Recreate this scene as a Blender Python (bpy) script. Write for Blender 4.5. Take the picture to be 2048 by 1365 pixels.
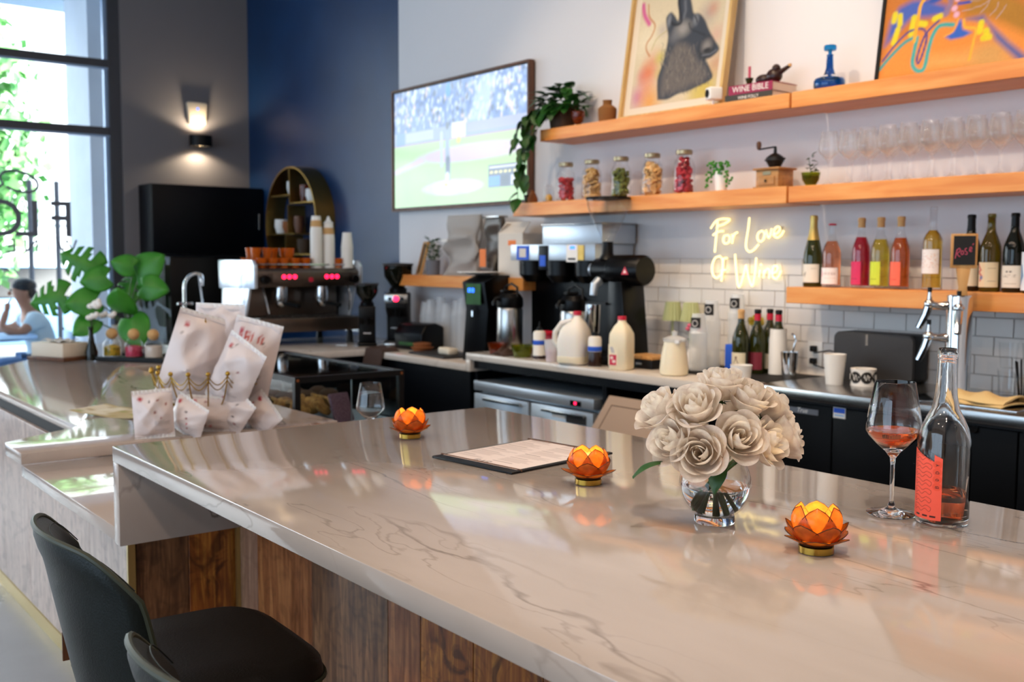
import bpy, bmesh, math, random
import numpy as np
from mathutils import Vector, Matrix

for o in list(bpy.data.objects):
    bpy.data.objects.remove(o, do_unlink=True)
SC = bpy.context.scene
COL = SC.collection
PI = math.pi
R = math.radians
random.seed(7)

# ---------------------------------------------------------------- camera
yaw, pitch, roll = R(37.948), R(4.5386), R(0.249)
fw = Vector((-math.cos(yaw) * math.cos(pitch), math.sin(yaw) * math.cos(pitch), -math.sin(pitch)))
rt = Vector((math.sin(yaw), math.cos(yaw), 0))
up = rt.cross(fw)
r2 = rt * math.cos(roll) + up * math.sin(roll)
u2 = up * math.cos(roll) - rt * math.sin(roll)
cam = bpy.data.cameras.new('camera')
cam.sensor_width = 36.0
cam.lens = 36.366
cam.clip_start = 0.05
cam.dof.use_dof = True
cam.dof.focus_distance = 1.78
cam.dof.aperture_fstop = 5.6
camo = bpy.data.objects.new('camera', cam)
COL.objects.link(camo)
camo.matrix_world = Matrix(((r2.x, u2.x, -fw.x, 0), (r2.y, u2.y, -fw.y, 0), (r2.z, u2.z, -fw.z, 1.52), (0, 0, 0, 1)))
SC.camera = camo

# ---------------------------------------------------------------- light
SC.view_settings.view_transform = 'Standard'
SC.view_settings.look = 'None'
SC.view_settings.gamma = 1.0
SC.view_settings.use_curve_mapping = False
SC.view_settings.exposure = -0.2
try:
    SC.cycles.max_bounces = 14
    SC.cycles.transmission_bounces = 14
    SC.cycles.transparent_max_bounces = 16
    SC.cycles.glossy_bounces = 6
    SC.cycles.caustics_reflective = False
    SC.cycles.caustics_refractive = False
    SC.cycles.sample_clamp_indirect = 6.0
except Exception:
    pass
world = bpy.data.worlds.new('sky')
SC.world = world
world.use_nodes = True
wn = world.node_tree.nodes
bg = wn['Background']
bg.inputs[0].default_value = (0.70, 0.85, 1.0, 1)
bg.inputs[1].default_value = 4.2


def sun_light(name, energy, rot, col, ang):
    l = bpy.data.lights.new(name, 'SUN')
    l.energy, l.color, l.angle = energy, col, ang
    o = bpy.data.objects.new(name, l)
    o.rotation_euler = rot
    COL.objects.link(o)


sun_light('sun', 26.0, (R(42), 0, R(120)), (1.0, 0.95, 0.86), R(0.6))


def portal(name, loc, rot, sx, sy):
    l = bpy.data.lights.new(name, 'AREA')
    l.shape = 'RECTANGLE'
    l.size, l.size_y = sx, sy
    l.cycles.is_portal = True
    o = bpy.data.objects.new(name, l)
    o.location, o.rotation_euler = loc, rot
    COL.objects.link(o)


portal('window_portal', (-9.03, -0.55, 2.2), (0, R(-90), 0), 4.1, 6.7)
portal('storefront_portal', (-3.0, -4.93, 1.9), (R(90), 0, 0), 9.0, 3.4)


# ---------------------------------------------------------------- materials
def lin(h):
    h = h.lstrip('#')
    o = []
    for i in (0, 2, 4):
        v = int(h[i:i + 2], 16) / 255
        o.append(v / 12.92 if v <= 0.04045 else ((v + 0.055) / 1.055) ** 2.4)
    return o


MATS = {}


def mat(name, col='808080', rough=0.5, metal=0.0, trans=0.0, ior=1.45, emis=None, es=1.0, coat=0.0, sss=0.0,
        col2=None, nscale=20.0, stretch=(1, 1, 1), bump=0.0, bscale=None, vcol=False, spec=None, ndetail=4.0, contrast=(0.35, 0.65), alpha=1.0, sheen=0.0, vemis=0.0, rvar=0.0):
    m = bpy.data.materials.new(name)
    m.use_nodes = True
    nt = m.node_tree
    N, L = nt.nodes, nt.links
    b = N['Principled BSDF']
    I = b.inputs
    c = lin(col)
    I['Base Color'].default_value = (*c, 1)
    I['Roughness'].default_value = rough
    I['Metallic'].default_value = metal
    I['Transmission Weight'].default_value = trans
    I['IOR'].default_value = ior
    I['Alpha'].default_value = alpha
    if coat:
        I['Coat Weight'].default_value = coat
        I['Coat Roughness'].default_value = 0.08
    if spec is not None:
        I['Specular IOR Level'].default_value = spec
    if sss:
        I['Subsurface Weight'].default_value = sss
        I['Subsurface Radius'].default_value = (0.02, 0.015, 0.01)
    if sheen:
        I['Sheen Weight'].default_value = sheen
    if emis:
        I['Emission Color'].default_value = (*lin(emis), 1)
        I['Emission Strength'].default_value = es
    if vcol:
        a = N.new('ShaderNodeAttribute')
        a.attribute_name = 'Col'
        L.new(a.outputs['Color'], I['Base Color'])
        if vemis:
            L.new(a.outputs['Color'], I['Emission Color'])
            I['Emission Strength'].default_value = vemis
    if col2 or bump or rvar:
        tc = N.new('ShaderNodeTexCoord')
        mp = N.new('ShaderNodeMapping')
        mp.inputs['Scale'].default_value = stretch
        L.new(tc.outputs['Object'], mp.inputs['Vector'])
        nz = N.new('ShaderNodeTexNoise')
        nz.inputs['Scale'].default_value = nscale
        nz.inputs['Detail'].default_value = ndetail
        L.new(mp.outputs[0], nz.inputs['Vector'])
        if col2 and not vcol:
            rp = N.new('ShaderNodeValToRGB')
            rp.color_ramp.elements[0].position, rp.color_ramp.elements[1].position = contrast
            rp.color_ramp.elements[0].color = (*c, 1)
            rp.color_ramp.elements[1].color = (*lin(col2), 1)
            L.new(nz.outputs['Fac'], rp.inputs[0])
            L.new(rp.outputs[0], I['Base Color'])
        if rvar:
            mr = N.new('ShaderNodeMapRange')
            mr.inputs['To Min'].default_value = max(0, rough - rvar)
            mr.inputs['To Max'].default_value = rough + rvar
            L.new(nz.outputs['Fac'], mr.inputs['Value'])
            L.new(mr.outputs[0], I['Roughness'])
        if bump:
            n2 = nz
            if bscale:
                n2 = N.new('ShaderNodeTexNoise')
                n2.inputs['Scale'].default_value = bscale
                n2.inputs['Detail'].default_value = 3
                L.new(mp.outputs[0], n2.inputs['Vector'])
            bp = N.new('ShaderNodeBump')
            bp.inputs['Strength'].default_value = bump
            bp.inputs['Distance'].default_value = 0.01
            L.new(n2.outputs['Fac'], bp.inputs['Height'])
            L.new(bp.outputs[0], I['Normal'])
    MATS[name] = m
    return m


def pane_mat(name, tint='ffffff', refl=1.0, rough=0.02):
    """thin flat glass: clear for light, mirror-like by Fresnel"""
    m = bpy.data.materials.new(name)
    m.use_nodes = True
    N, L = m.node_tree.nodes, m.node_tree.links
    N.remove(N['Principled BSDF'])
    t = N.new('ShaderNodeBsdfTransparent')
    t.inputs[0].default_value = (*lin(tint), 1)
    g = N.new('ShaderNodeBsdfGlossy')
    g.inputs['Roughness'].default_value = rough
    f = N.new('ShaderNodeFresnel')
    f.inputs[0].default_value = 1.45
    mx = N.new('ShaderNodeMath')
    mx.operation = 'MULTIPLY'
    mx.inputs[1].default_value = refl
    L.new(f.outputs[0], mx.inputs[0])
    ge = N.new('ShaderNodeNewGeometry')
    nb = N.new('ShaderNodeMath')
    nb.operation = 'SUBTRACT'
    nb.inputs[0].default_value = 1.0
    L.new(ge.outputs['Backfacing'], nb.inputs[1])
    m3 = N.new('ShaderNodeMath')
    m3.operation = 'MULTIPLY'
    L.new(mx.outputs[0], m3.inputs[0])
    L.new(nb.outputs[0], m3.inputs[1])
    x = N.new('ShaderNodeMixShader')
    L.new(m3.outputs[0], x.inputs[0])
    L.new(t.outputs[0], x.inputs[1])
    L.new(g.outputs[0], x.inputs[2])
    L.new(x.outputs[0], N['Material Output'].inputs[0])
    MATS[name] = m
    return m


def translucent_mat(name, col, tcol, mixf=0.5, rough=0.35):
    m = bpy.data.materials.new(name)
    m.use_nodes = True
    N, L = m.node_tree.nodes, m.node_tree.links
    b = N['Principled BSDF']
    b.inputs['Roughness'].default_value = rough
    tc = N.new('ShaderNodeTexCoord')
    nz = N.new('ShaderNodeTexNoise')
    nz.inputs['Scale'].default_value = 60
    nz.inputs['Detail'].default_value = 4
    L.new(tc.outputs['Object'], nz.inputs['Vector'])
    out = []
    for c in (col, tcol):
        rp = N.new('ShaderNodeValToRGB')
        a = lin(c)
        rp.color_ramp.elements[0].color = (a[0] * .7, a[1] * .62, a[2] * .6, 1)
        rp.color_ramp.elements[1].color = (*a, 1)
        rp.color_ramp.elements[0].position, rp.color_ramp.elements[1].position = 0.3, 0.7
        L.new(nz.outputs['Fac'], rp.inputs[0])
        out.append(rp)
    L.new(out[0].outputs[0], b.inputs['Base Color'])
    t = N.new('ShaderNodeBsdfTranslucent')
    L.new(out[1].outputs[0], t.inputs[0])
    x = N.new('ShaderNodeMixShader')
    x.inputs[0].default_value = mixf
    L.new(b.outputs[0], x.inputs[1])
    L.new(t.outputs[0], x.inputs[2])
    L.new(x.outputs[0], N['Material Output'].inputs[0])
    MATS[name] = m
    return m


def stone_mat(name, base='b9aba0', vein='6a5e55', soft='a6988c', rough=0.07):
    """polished pale quartz with long thin grey veins running along X"""
    m = bpy.data.materials.new(name)
    m.use_nodes = True
    N, L = m.node_tree.nodes, m.node_tree.links
    b = N['Principled BSDF']
    b.inputs['Roughness'].default_value = rough
    b.inputs['IOR'].default_value = 1.5
    tc = N.new('ShaderNodeNewGeometry')
    mp = N.new('ShaderNodeMapping')
    mp.inputs['Rotation'].default_value = (0, 0, R(14))
    mp.inputs['Scale'].default_value = (0.55, 2.0, 1.2)
    L.new(tc.outputs['Position'], mp.inputs['Vector'])
    wz = N.new('ShaderNodeTexNoise')
    wz.inputs['Scale'].default_value = 2.2
    wz.inputs['Detail'].default_value = 6
    L.new(mp.outputs[0], wz.inputs['Vector'])
    mixv = N.new('ShaderNodeVectorMath')
    mixv.operation = 'MULTIPLY_ADD'
    mixv.inputs[1].default_value = (0.38, 0.38, 0.38)
    L.new(wz.outputs['Color'], mixv.inputs[0])
    L.new(mp.outputs[0], mixv.inputs[2])
    prev = None
    cl = N.new('ShaderNodeValToRGB')
    cl.color_ramp.elements[0].color = (*lin(base), 1)
    cl.color_ramp.elements[1].color = (*lin(soft), 1)
    cl.color_ramp.elements[0].position, cl.color_ramp.elements[1].position = 0.42, 0.72
    cn = N.new('ShaderNodeTexNoise')
    cn.inputs['Scale'].default_value = 1.6
    cn.inputs['Detail'].default_value = 5
    L.new(mixv.outputs[0], cn.inputs['Vector'])
    L.new(cn.outputs['Fac'], cl.inputs[0])
    prev = cl.outputs[0]
    for sc, width, amt, off in ((1.5, 0.0075, 0.85, 0.0), (3.1, 0.007, 0.4, 7.3)):
        ad = N.new('ShaderNodeVectorMath')
        ad.inputs[1].default_value = (off, off * 1.7, off)
        L.new(mixv.outputs[0], ad.inputs[0])
        nz = N.new('ShaderNodeTexNoise')
        nz.inputs['Scale'].default_value = sc
        nz.inputs['Detail'].default_value = 3.5
        L.new(ad.outputs[0], nz.inputs['Vector'])
        s = N.new('ShaderNodeMath')
        s.operation = 'SUBTRACT'
        s.inputs[1].default_value = 0.5
        L.new(nz.outputs['Fac'], s.inputs[0])
        ab = N.new('ShaderNodeMath')
        ab.operation = 'ABSOLUTE'
        L.new(s.outputs[0], ab.inputs[0])
        mr = N.new('ShaderNodeMapRange')
        mr.inputs['From Min'].default_value = 0.0
        mr.inputs['From Max'].default_value = width
        mr.inputs['To Min'].default_value = amt
        mr.inputs['To Max'].default_value = 0.0
        L.new(ab.outputs[0], mr.inputs['Value'])
        ms = N.new('ShaderNodeTexNoise')
        ms.inputs['Scale'].default_value = 2.6
        L.new(mp.outputs[0], ms.inputs['Vector'])
        m2 = N.new('ShaderNodeMapRange')
        m2.inputs['From Min'].default_value = 0.38
        m2.inputs['From Max'].default_value = 0.6
        L.new(ms.outputs['Fac'], m2.inputs['Value'])
        mu = N.new('ShaderNodeMath')
        mu.operation = 'MULTIPLY'
        L.new(mr.outputs[0], mu.inputs[0])
        L.new(m2.outputs[0], mu.inputs[1])
        mc = N.new('ShaderNodeMixRGB')
        mc.inputs[2].default_value = (*lin(vein), 1)
        L.new(mu.outputs[0], mc.inputs[0])
        L.new(prev, mc.inputs[1])
        prev = mc.outputs[0]
    L.new(prev, b.inputs['Base Color'])
    MATS[name] = m
    return m


def wood_mat(name, a, b_, c_=None, scale=6.0, axis=2, rough=0.4, burl=0.0, coat=0.0):
    """long-grained wood; grain along the given object axis"""
    m = bpy.data.materials.new(name)
    m.use_nodes = True
    N, L = m.node_tree.nodes, m.node_tree.links
    b = N['Principled BSDF']
    b.inputs['Roughness'].default_value = rough
    if coat:
        b.inputs['Coat Weight'].default_value = coat
        b.inputs['Coat Roughness'].default_value = 0.15
    tc = N.new('ShaderNodeTexCoord')
    oi = N.new('ShaderNodeObjectInfo')
    mp = N.new('ShaderNodeMapping')
    s = [9.0, 9.0, 9.0]
    s[axis] = 0.9
    mp.inputs['Scale'].default_value = s
    ad = N.new('ShaderNodeVectorMath')
    cm = N.new('ShaderNodeCombineXYZ')
    ml = N.new('ShaderNodeMath')
    ml.operation = 'MULTIPLY'
    ml.inputs[1].default_value = 37.0
    L.new(oi.outputs['Random'], ml.inputs[0])
    for i in range(3):
        L.new(ml.outputs[0], cm.inputs[i])
    L.new(tc.outputs['Object'], ad.inputs[0])
    L.new(cm.outputs[0], ad.inputs[1])
    L.new(ad.outputs[0], mp.inputs['Vector'])
    nz = N.new('ShaderNodeTexNoise')
    nz.inputs['Scale'].default_value = scale
    nz.inputs['Detail'].default_value = 7
    nz.inputs['Distortion'].default_value = 0.4 + burl * 3
    L.new(mp.outputs[0], nz.inputs['Vector'])
    rp = N.new('ShaderNodeValToRGB')
    rp.color_ramp.elements[0].color = (*lin(a), 1)
    rp.color_ramp.elements[1].color = (*lin(b_), 1)
    rp.color_ramp.elements[0].position, rp.color_ramp.elements[1].position = 0.33, 0.68
    if c_:
        e = rp.color_ramp.elements.new(0.5)
        e.color = (*lin(c_), 1)
    L.new(nz.outputs['Fac'], rp.inputs[0])
    last = rp.outputs[0]
    if burl:
        vz = N.new('ShaderNodeTexNoise')
        vz.inputs['Scale'].default_value = 9.0
        vz.inputs['Detail'].default_value = 8
        vz.inputs['Distortion'].default_value = 2.5
        L.new(ad.outputs[0], vz.inputs['Vector'])
        r3 = N.new('ShaderNodeValToRGB')
        r3.color_ramp.elements[0].color = (*[x * .35 for x in lin(a)], 1)
        r3.color_ramp.elements[1].color = (1, 1, 1, 1)
        r3.color_ramp.elements[0].position, r3.color_ramp.elements[1].position = 0.36, 0.52
        L.new(vz.outputs['Fac'], r3.inputs[0])
        mx = N.new('ShaderNodeMixRGB')
        mx.blend_type = 'MULTIPLY'
        mx.inputs[0].default_value = burl
        L.new(last, mx.inputs[1])
        L.new(r3.outputs[0], mx.inputs[2])
        last = mx.outputs[0]
    L.new(last, b.inputs['Base Color'])
    MATS[name] = m
    return m


# ---------------------------------------------------------------- mesh helpers
def shelf_glass(name):
    """thin polished crystal: clear, with a soft sheen painted in as white toward its edges"""
    m = pane_mat(name, 'ffffff', 1.3, 0.05)
    N, L = m.node_tree.nodes, m.node_tree.links
    out = N['Material Output']
    base = out.inputs[0].links[0].from_socket
    d = N.new('ShaderNodeBsdfDiffuse')  # plain white mixed in to stand for the glass's highlights
    tr = N.new('ShaderNodeBsdfTranslucent')
    ad = N.new('ShaderNodeMixShader')
    L.new(d.outputs[0], ad.inputs[1])
    L.new(tr.outputs[0], ad.inputs[2])
    lw = N.new('ShaderNodeLayerWeight')
    lw.inputs[0].default_value = 0.35
    mr = N.new('ShaderNodeMapRange')
    mr.inputs['To Min'].default_value = 0.03
    mr.inputs['To Max'].default_value = 0.30
    L.new(lw.outputs['Facing'], mr.inputs['Value'])
    x = N.new('ShaderNodeMixShader')
    L.new(mr.outputs[0], x.inputs[0])
    L.new(base, x.inputs[1])
    L.new(ad.outputs[0], x.inputs[2])
    L.new(x.outputs[0], out.inputs[0])
    return m


class MB:
    def __init__(s):
        s.v, s.f, s.col = [], [], None

    def add(s, vs, fs):
        n = len(s.v)
        s.v += [tuple(p) for p in vs]
        s.f += [tuple(i + n for i in f) for f in fs]
        return s

    def box(s, x0, x1, y0, y1, z0, z1):
        return s.add([(x0, y0, z0), (x1, y0, z0), (x1, y1, z0), (x0, y1, z0), (x0, y0, z1), (x1, y0, z1), (x1, y1, z1), (x0, y1, z1)],
                     [(0, 3, 2, 1), (4, 5, 6, 7), (0, 1, 5, 4), (1, 2, 6, 5), (2, 3, 7, 6), (3, 0, 4, 7)])

    def cbox(s, c, d):
        return s.box(c[0] - d[0] / 2, c[0] + d[0] / 2, c[1] - d[1] / 2, c[1] + d[1] / 2, c[2] - d[2] / 2, c[2] + d[2] / 2)

    def prism(s, poly, a, b, axis=2):
        """extrude a 2-D polygon (counter-clockwise) from a to b along an axis"""
        def P(p, h):
            return {2: (p[0], p[1], h), 1: (p[0], h, p[1]), 0: (h, p[0], p[1])}[axis]
        n = len(poly)
        vs = [P(p, a) for p in poly] + [P(p, b) for p in poly]
        fs = [tuple(range(n))[::-1], tuple(range(n, 2 * n))] + [(i, (i + 1) % n, (i + 1) % n + n, i + n) for i in range(n)]
        if axis == 1:
            fs = [f[::-1] for f in fs]
        return s.add(vs, fs)

    def lathe(s, prof, seg=24, c=(0, 0, 0), axis=2, close=False, sx=1.0, sy=1.0):
        vs, fs = [], []
        rings = []
        for r, z in prof:
            if r <= 1e-6:
                rings.append([len(vs)])
                vs.append((0, 0, z))
            else:
                rings.append(list(range(len(vs), len(vs) + seg)))
                vs += [(r * sx * math.cos(2 * PI * i / seg), r * sy * math.sin(2 * PI * i / seg), z) for i in range(seg)]
        pr = list(zip(rings, rings[1:]))
        if close:
            pr.append((rings[-1], rings[0]))
        for A, B in pr:
            if len(A) == 1 and len(B) == 1:
                continue
            for i in range(seg):
                j = (i + 1) % seg
                if len(A) == 1:
                    fs.append((A[0], B[j], B[i]))
                elif len(B) == 1:
                    fs.append((A[i], A[j], B[0]))
                else:
                    fs.append((A[i], A[j], B[j], B[i]))
        if axis == 0:
            vs = [(z, x, y) for x, y, z in vs]
        elif axis == 1:
            vs = [(y, z, x) for x, y, z in vs]
        return s.add([(x + c[0], y + c[1], z + c[2]) for x, y, z in vs], fs)

    def cyl(s, r, z0, z1, seg=20, c=(0, 0, 0), axis=2, r1=None):
        r1 = r if r1 is None else r1
        return s.lathe([(0, z0), (r, z0), (r1, z1), (0, z1)], seg, c, axis)

    def ball(s, r, c=(0, 0, 0), seg=12, rings=8, sc=(1, 1, 1)):
        n = len(s.v)
        s.lathe([(r * math.sin(PI * i / rings), -r * math.cos(PI * i / rings)) for i in range(rings + 1)], seg)
        for i in range(n, len(s.v)):
            x, y, z = s.v[i]
            s.v[i] = (x * sc[0] + c[0], y * sc[1] + c[1], z * sc[2] + c[2])
        return s

    def tube(s, pts, rad, seg=8, closed=False, caps=True):
        pts = [Vector(p) for p in pts]
        n = len(pts)
        rs = rad if isinstance(rad, (list, tuple)) else [rad] * n
        tang = []
        for i in range(n):
            a = pts[i - 1] if (i > 0 or closed) else pts[i]
            b = pts[(i + 1) % n] if (i < n - 1 or closed) else pts[i]
            t = (b - a)
            tang.append(t.normalized() if t.length > 1e-9 else Vector((0, 0, 1)))
        nrm = tang[0].orthogonal().normalized()
        vs = []
        for i in range(n):
            t = tang[i]
            nrm = (nrm - t * nrm.dot(t))
            nrm = nrm.normalized() if nrm.length > 1e-6 else t.orthogonal().normalized()
            bn = t.cross(nrm)
            for k in range(seg):
                a = 2 * PI * k / seg
                vs.append(pts[i] + (nrm * math.cos(a) + bn * math.sin(a)) * rs[i])
        fs = []
        for i in range(n if closed else n - 1):
            j = (i + 1) % n
            for k in range(seg):
                l = (k + 1) % seg
                fs.append((i * seg + k, i * seg + l, j * seg + l, j * seg + k))
        if caps and not closed:
            fs.append(tuple(range(seg))[::-1])
            fs.append(tuple(range((n - 1) * seg, n * seg)))
        return s.add(vs, fs)

    def grid(s, fn, nu, nv, wrap=False):
        """fn(u, v) with u, v in 0..1"""
        vs = [fn(i / (nu - (0 if wrap else 1)), j / (nv - 1)) for j in range(nv) for i in range(nu)]
        fs = []
        for j in range(nv - 1):
            for i in range(nu if wrap else nu - 1):
                k = (i + 1) % nu
                fs.append((j * nu + i, j * nu + k, (j + 1) * nu + k, (j + 1) * nu + i))
        return s.add(vs, fs)

    def xf(s, M):
        s.v = [tuple(M @ Vector(p)) for p in s.v]
        return s


def mesh_of(name, mb, bevel=0.0, seg=2, sharp=35, solid=0.0):
    me = bpy.data.meshes.new(name)
    me.from_pydata(mb.v, [], mb.f)
    if bevel or solid:
        bm = bmesh.new()
        bm.from_mesh(me)
        if solid:
            bmesh.ops.solidify(bm, geom=bm.faces[:], thickness=solid)
        if bevel:
            es = [e for e in bm.edges if len(e.link_faces) == 2 and e.calc_face_angle(0) > R(30)]
            bmesh.ops.bevel(bm, geom=es, offset=bevel, segments=seg, affect='EDGES', profile=0.5, clamp_overlap=True)
        bm.to_mesh(me)
        bm.free()
    if mb.col is not None and len(mb.col) == len(me.vertices) and not solid:
        ca = me.color_attributes.new('Col', 'FLOAT_COLOR', 'POINT')
        arr = np.ones((len(me.vertices), 4), dtype=np.float32)
        arr[:, :3] = mb.col
        ca.data.foreach_set('color', arr.ravel())
    me.polygons.foreach_set('use_smooth', [True] * len(me.polygons))
    try:
        me.set_sharp_from_angle(angle=R(sharp))
    except Exception:
        pass
    me.update()
    return me


def tag(o, label=None, cat=None, group=None, kind=None):
    if label:
        o['label'] = label
    if cat:
        o['category'] = cat
    if group:
        o['group'] = group
    if kind:
        o['kind'] = kind
    return o


def link(o, parent=None, loc=None, rot=None):
    COL.objects.link(o)
    if parent is not None:
        o.parent = parent
    if loc is not None:
        o.location = loc
    if rot is not None:
        o.rotation_euler = rot
    return o


def part(name, mb, m, parent=None, loc=None, rot=None, label=None, kind=None, **kw):
    me = mb if isinstance(mb, bpy.types.Mesh) else mesh_of(name, mb, **kw)
    o = bpy.data.objects.new(name, me)
    if m is not None and len(me.materials) == 0:
        me.materials.append(MATS[m] if isinstance(m, str) else m)
    link(o, parent, loc, rot)
    return tag(o, label, None, None, kind)


def solo(name, label, cat, mb, m, loc=None, rot=None, group=None, kind=None, **kw):
    return tag(part(name, mb, m, None, loc, rot, **kw), label, cat, group, kind)


def thing(name, label, cat, loc=(0, 0, 0), rz=0.0, group=None, rot=None):
    o = bpy.data.objects.new(name, None)
    o.empty_display_size = 0.05
    link(o, None, loc, rot if rot else (0, 0, rz))
    return tag(o, label, cat, group)


def struct(name, mb, m, parent=None, **kw):
    return part(name, mb, m, parent, kind='structure' if parent is None else None, **kw)


def dup(root, loc, rz=None, label=None, group=None):
    def cp(o, par):
        c = o.copy()
        COL.objects.link(c)
        c.parent = par
        for ch in o.children:
            cp(ch, c)
        return c
    r = cp(root, None)
    r.location = loc
    if rz is not None:
        r.rotation_euler = (0, 0, rz)
    return tag(r, label, None, group)


def text_mesh(name, s, size, extrude=0.0, align='LEFT', shear=0.0, mirror=False):
    cu = bpy.data.curves.new(name, 'FONT')
    cu.body, cu.size, cu.extrude, cu.align_x, cu.shear = s, size, extrude, align, shear
    cu.resolution_u = 4
    o = bpy.data.objects.new(name, cu)
    COL.objects.link(o)
    dg = bpy.context.evaluated_depsgraph_get()
    me = bpy.data.meshes.new_from_object(o.evaluated_get(dg))
    bpy.data.objects.remove(o, do_unlink=True)
    bpy.data.curves.remove(cu)
    if mirror:
        me.transform(Matrix.Scale(-1, 4, (1, 0, 0)))
        me.flip_normals()
    me.name = name
    return me


# painted surfaces: a grid of vertices coloured by soft brushes
FONT = {'A': [[(0, 0), (2, 6), (4, 0)], [(1, 2.2), (3, 2.2)]], 'B': [[(0, 0), (0, 6), (3, 6), (3.6, 4.6), (3, 3.2), (0, 3.2)], [(3, 3.2), (4, 1.6), (3, 0), (0, 0)]],
        'C': [[(4, 5), (2.5, 6), (.6, 5), (0, 3), (.6, 1), (2.5, 0), (4, 1)]], 'D': [[(0, 0), (0, 6), (2.4, 6), (4, 4), (4, 2), (2.4, 0), (0, 0)]],
        'E': [[(4, 6), (0, 6), (0, 0), (4, 0)], [(0, 3), (3, 3)]], 'F': [[(4, 6), (0, 6), (0, 0)], [(0, 3), (3, 3)]], 'G': [[(4, 5), (2, 6), (0, 4), (0, 2), (2, 0), (4, 1), (4, 3), (2.4, 3)]],
        'H': [[(0, 0), (0, 6)], [(4, 0), (4, 6)], [(0, 3), (4, 3)]], 'I': [[(2, 0), (2, 6)]], 'L': [[(0, 6), (0, 0), (4, 0)]], 'M': [[(0, 0), (0, 6), (2, 2.5), (4, 6), (4, 0)]],
        'N': [[(0, 0), (0, 6), (4, 0), (4, 6)]], 'O': [[(2, 0), (.3, 1.4), (.3, 4.6), (2, 6), (3.7, 4.6), (3.7, 1.4), (2, 0)]], 'P': [[(0, 0), (0, 6), (3, 6), (4, 4.6), (3, 3), (0, 3)]],
        'R': [[(0, 0), (0, 6), (3, 6), (4, 4.6), (3, 3), (0, 3)], [(2, 3), (4, 0)]], 'S': [[(4, 5), (2, 6), (.3, 5), (.6, 3.6), (3.4, 2.6), (3.8, 1), (2, 0), (0, 1)]],
        'T': [[(0, 6), (4, 6)], [(2, 6), (2, 0)]], 'U': [[(0, 6), (0, 1.4), (2, 0), (4, 1.4), (4, 6)]], 'V': [[(0, 6), (2, 0), (4, 6)]], 'W': [[(0, 6), (1, 0), (2, 4), (3, 0), (4, 6)]],
        'Y': [[(0, 6), (2, 3), (4, 6)], [(2, 3), (2, 0)]], 'K': [[(0, 0), (0, 6)], [(4, 6), (0, 2.6)], [(1.4, 3.6), (4, 0)]]}


class Paint:
    def __init__(s, nx, ny, w, h, bg):
        s.nx, s.ny, s.w, s.h = nx, ny, w, h
        s.X, s.Y = np.meshgrid(np.linspace(0, w, nx), np.linspace(0, h, ny))
        s.c = np.ones((ny, nx, 3)) * np.array(lin(bg))
        s.rng = np.random.default_rng(3)

    def mixin(s, a, col):
        a = np.clip(a, 0, 1)[..., None]
        s.c = s.c * (1 - a) + np.array(lin(col)) * a

    def blob(s, x, y, rx, ry, col, soft=0.3, al=1.0, rot=0.0):
        dx, dy = s.X - x, s.Y - y
        if rot:
            dx, dy = dx * math.cos(rot) + dy * math.sin(rot), -dx * math.sin(rot) + dy * math.cos(rot)
        d = np.sqrt((dx / rx) ** 2 + (dy / ry) ** 2)
        s.mixin(al * np.clip((1 + soft - d) / (2 * soft + 1e-6), 0, 1), col)

    def rect(s, x0, x1, y0, y1, col, al=1.0):
        s.mixin(al * ((s.X >= x0) & (s.X <= x1) & (s.Y >= y0) & (s.Y <= y1)), col)

    def dist(s, pts):
        D = np.full(s.X.shape, 1e9)
        for (x0, y0), (x1, y1) in zip(pts, pts[1:]):
            dx, dy = x1 - x0, y1 - y0
            L2 = dx * dx + dy * dy + 1e-12
            t = np.clip(((s.X - x0) * dx + (s.Y - y0) * dy) / L2, 0, 1)
            D = np.minimum(D, np.hypot(s.X - x0 - t * dx, s.Y - y0 - t * dy))
        return D

    def stroke(s, pts, w, col, soft=0.3, al=1.0):
        s.mixin(al * np.clip((w / 2 * (1 + soft) - s.dist(pts)) / (w * soft + 1e-9), 0, 1), col)

    def poly(s, pts, col, soft=0.0, al=1.0):
        ins = np.zeros(s.X.shape, bool)
        n = len(pts)
        for i in range(n):
            (x0, y0), (x1, y1) = pts[i], pts[(i + 1) % n]
            cond = ((y0 > s.Y) != (y1 > s.Y))
            xi = (x1 - x0) * (s.Y - y0) / (y1 - y0 + 1e-12) + x0
            ins ^= cond & (s.X < xi)
        a = ins.astype(float)
        if soft:
            D = s.dist(list(pts) + [pts[0]])
            a = np.clip(0.5 + np.where(ins, D, -D) / (2 * soft), 0, 1)
        s.mixin(al * a, col)

    def text(s, t, x, y, size, wid, col, rot=0.0, sp=1.45):
        k = size / 6
        ca, sa = math.cos(rot), math.sin(rot)
        for ch in t:
            for pl in FONT.get(ch, []):
                s.stroke([(x + (px * k) * ca - (py * k) * sa, y + (px * k) * sa + (py * k) * ca) for px, py in pl], wid, col, 0.4)
            adv = k * 4 * sp
            x += adv * ca
            y += adv * sa

    def noise(s, amt):
        s.c = np.clip(s.c * (1 + amt * (s.rng.random((s.ny, s.nx, 1)) - .5) * 2), 0, 1)

    def mb(s, fn):
        """fn(x, y) -> 3-D point for canvas coordinates"""
        m = MB()
        m.grid(lambda u, v: fn(u * s.w, v * s.h), s.nx, s.ny)
        m.col = s.c.reshape(-1, 3)
        return m


def s2(pts, n=5):
    return [(p.x, p.y) for p in smooth([(x, y, 0) for x, y in pts], n)]


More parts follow.
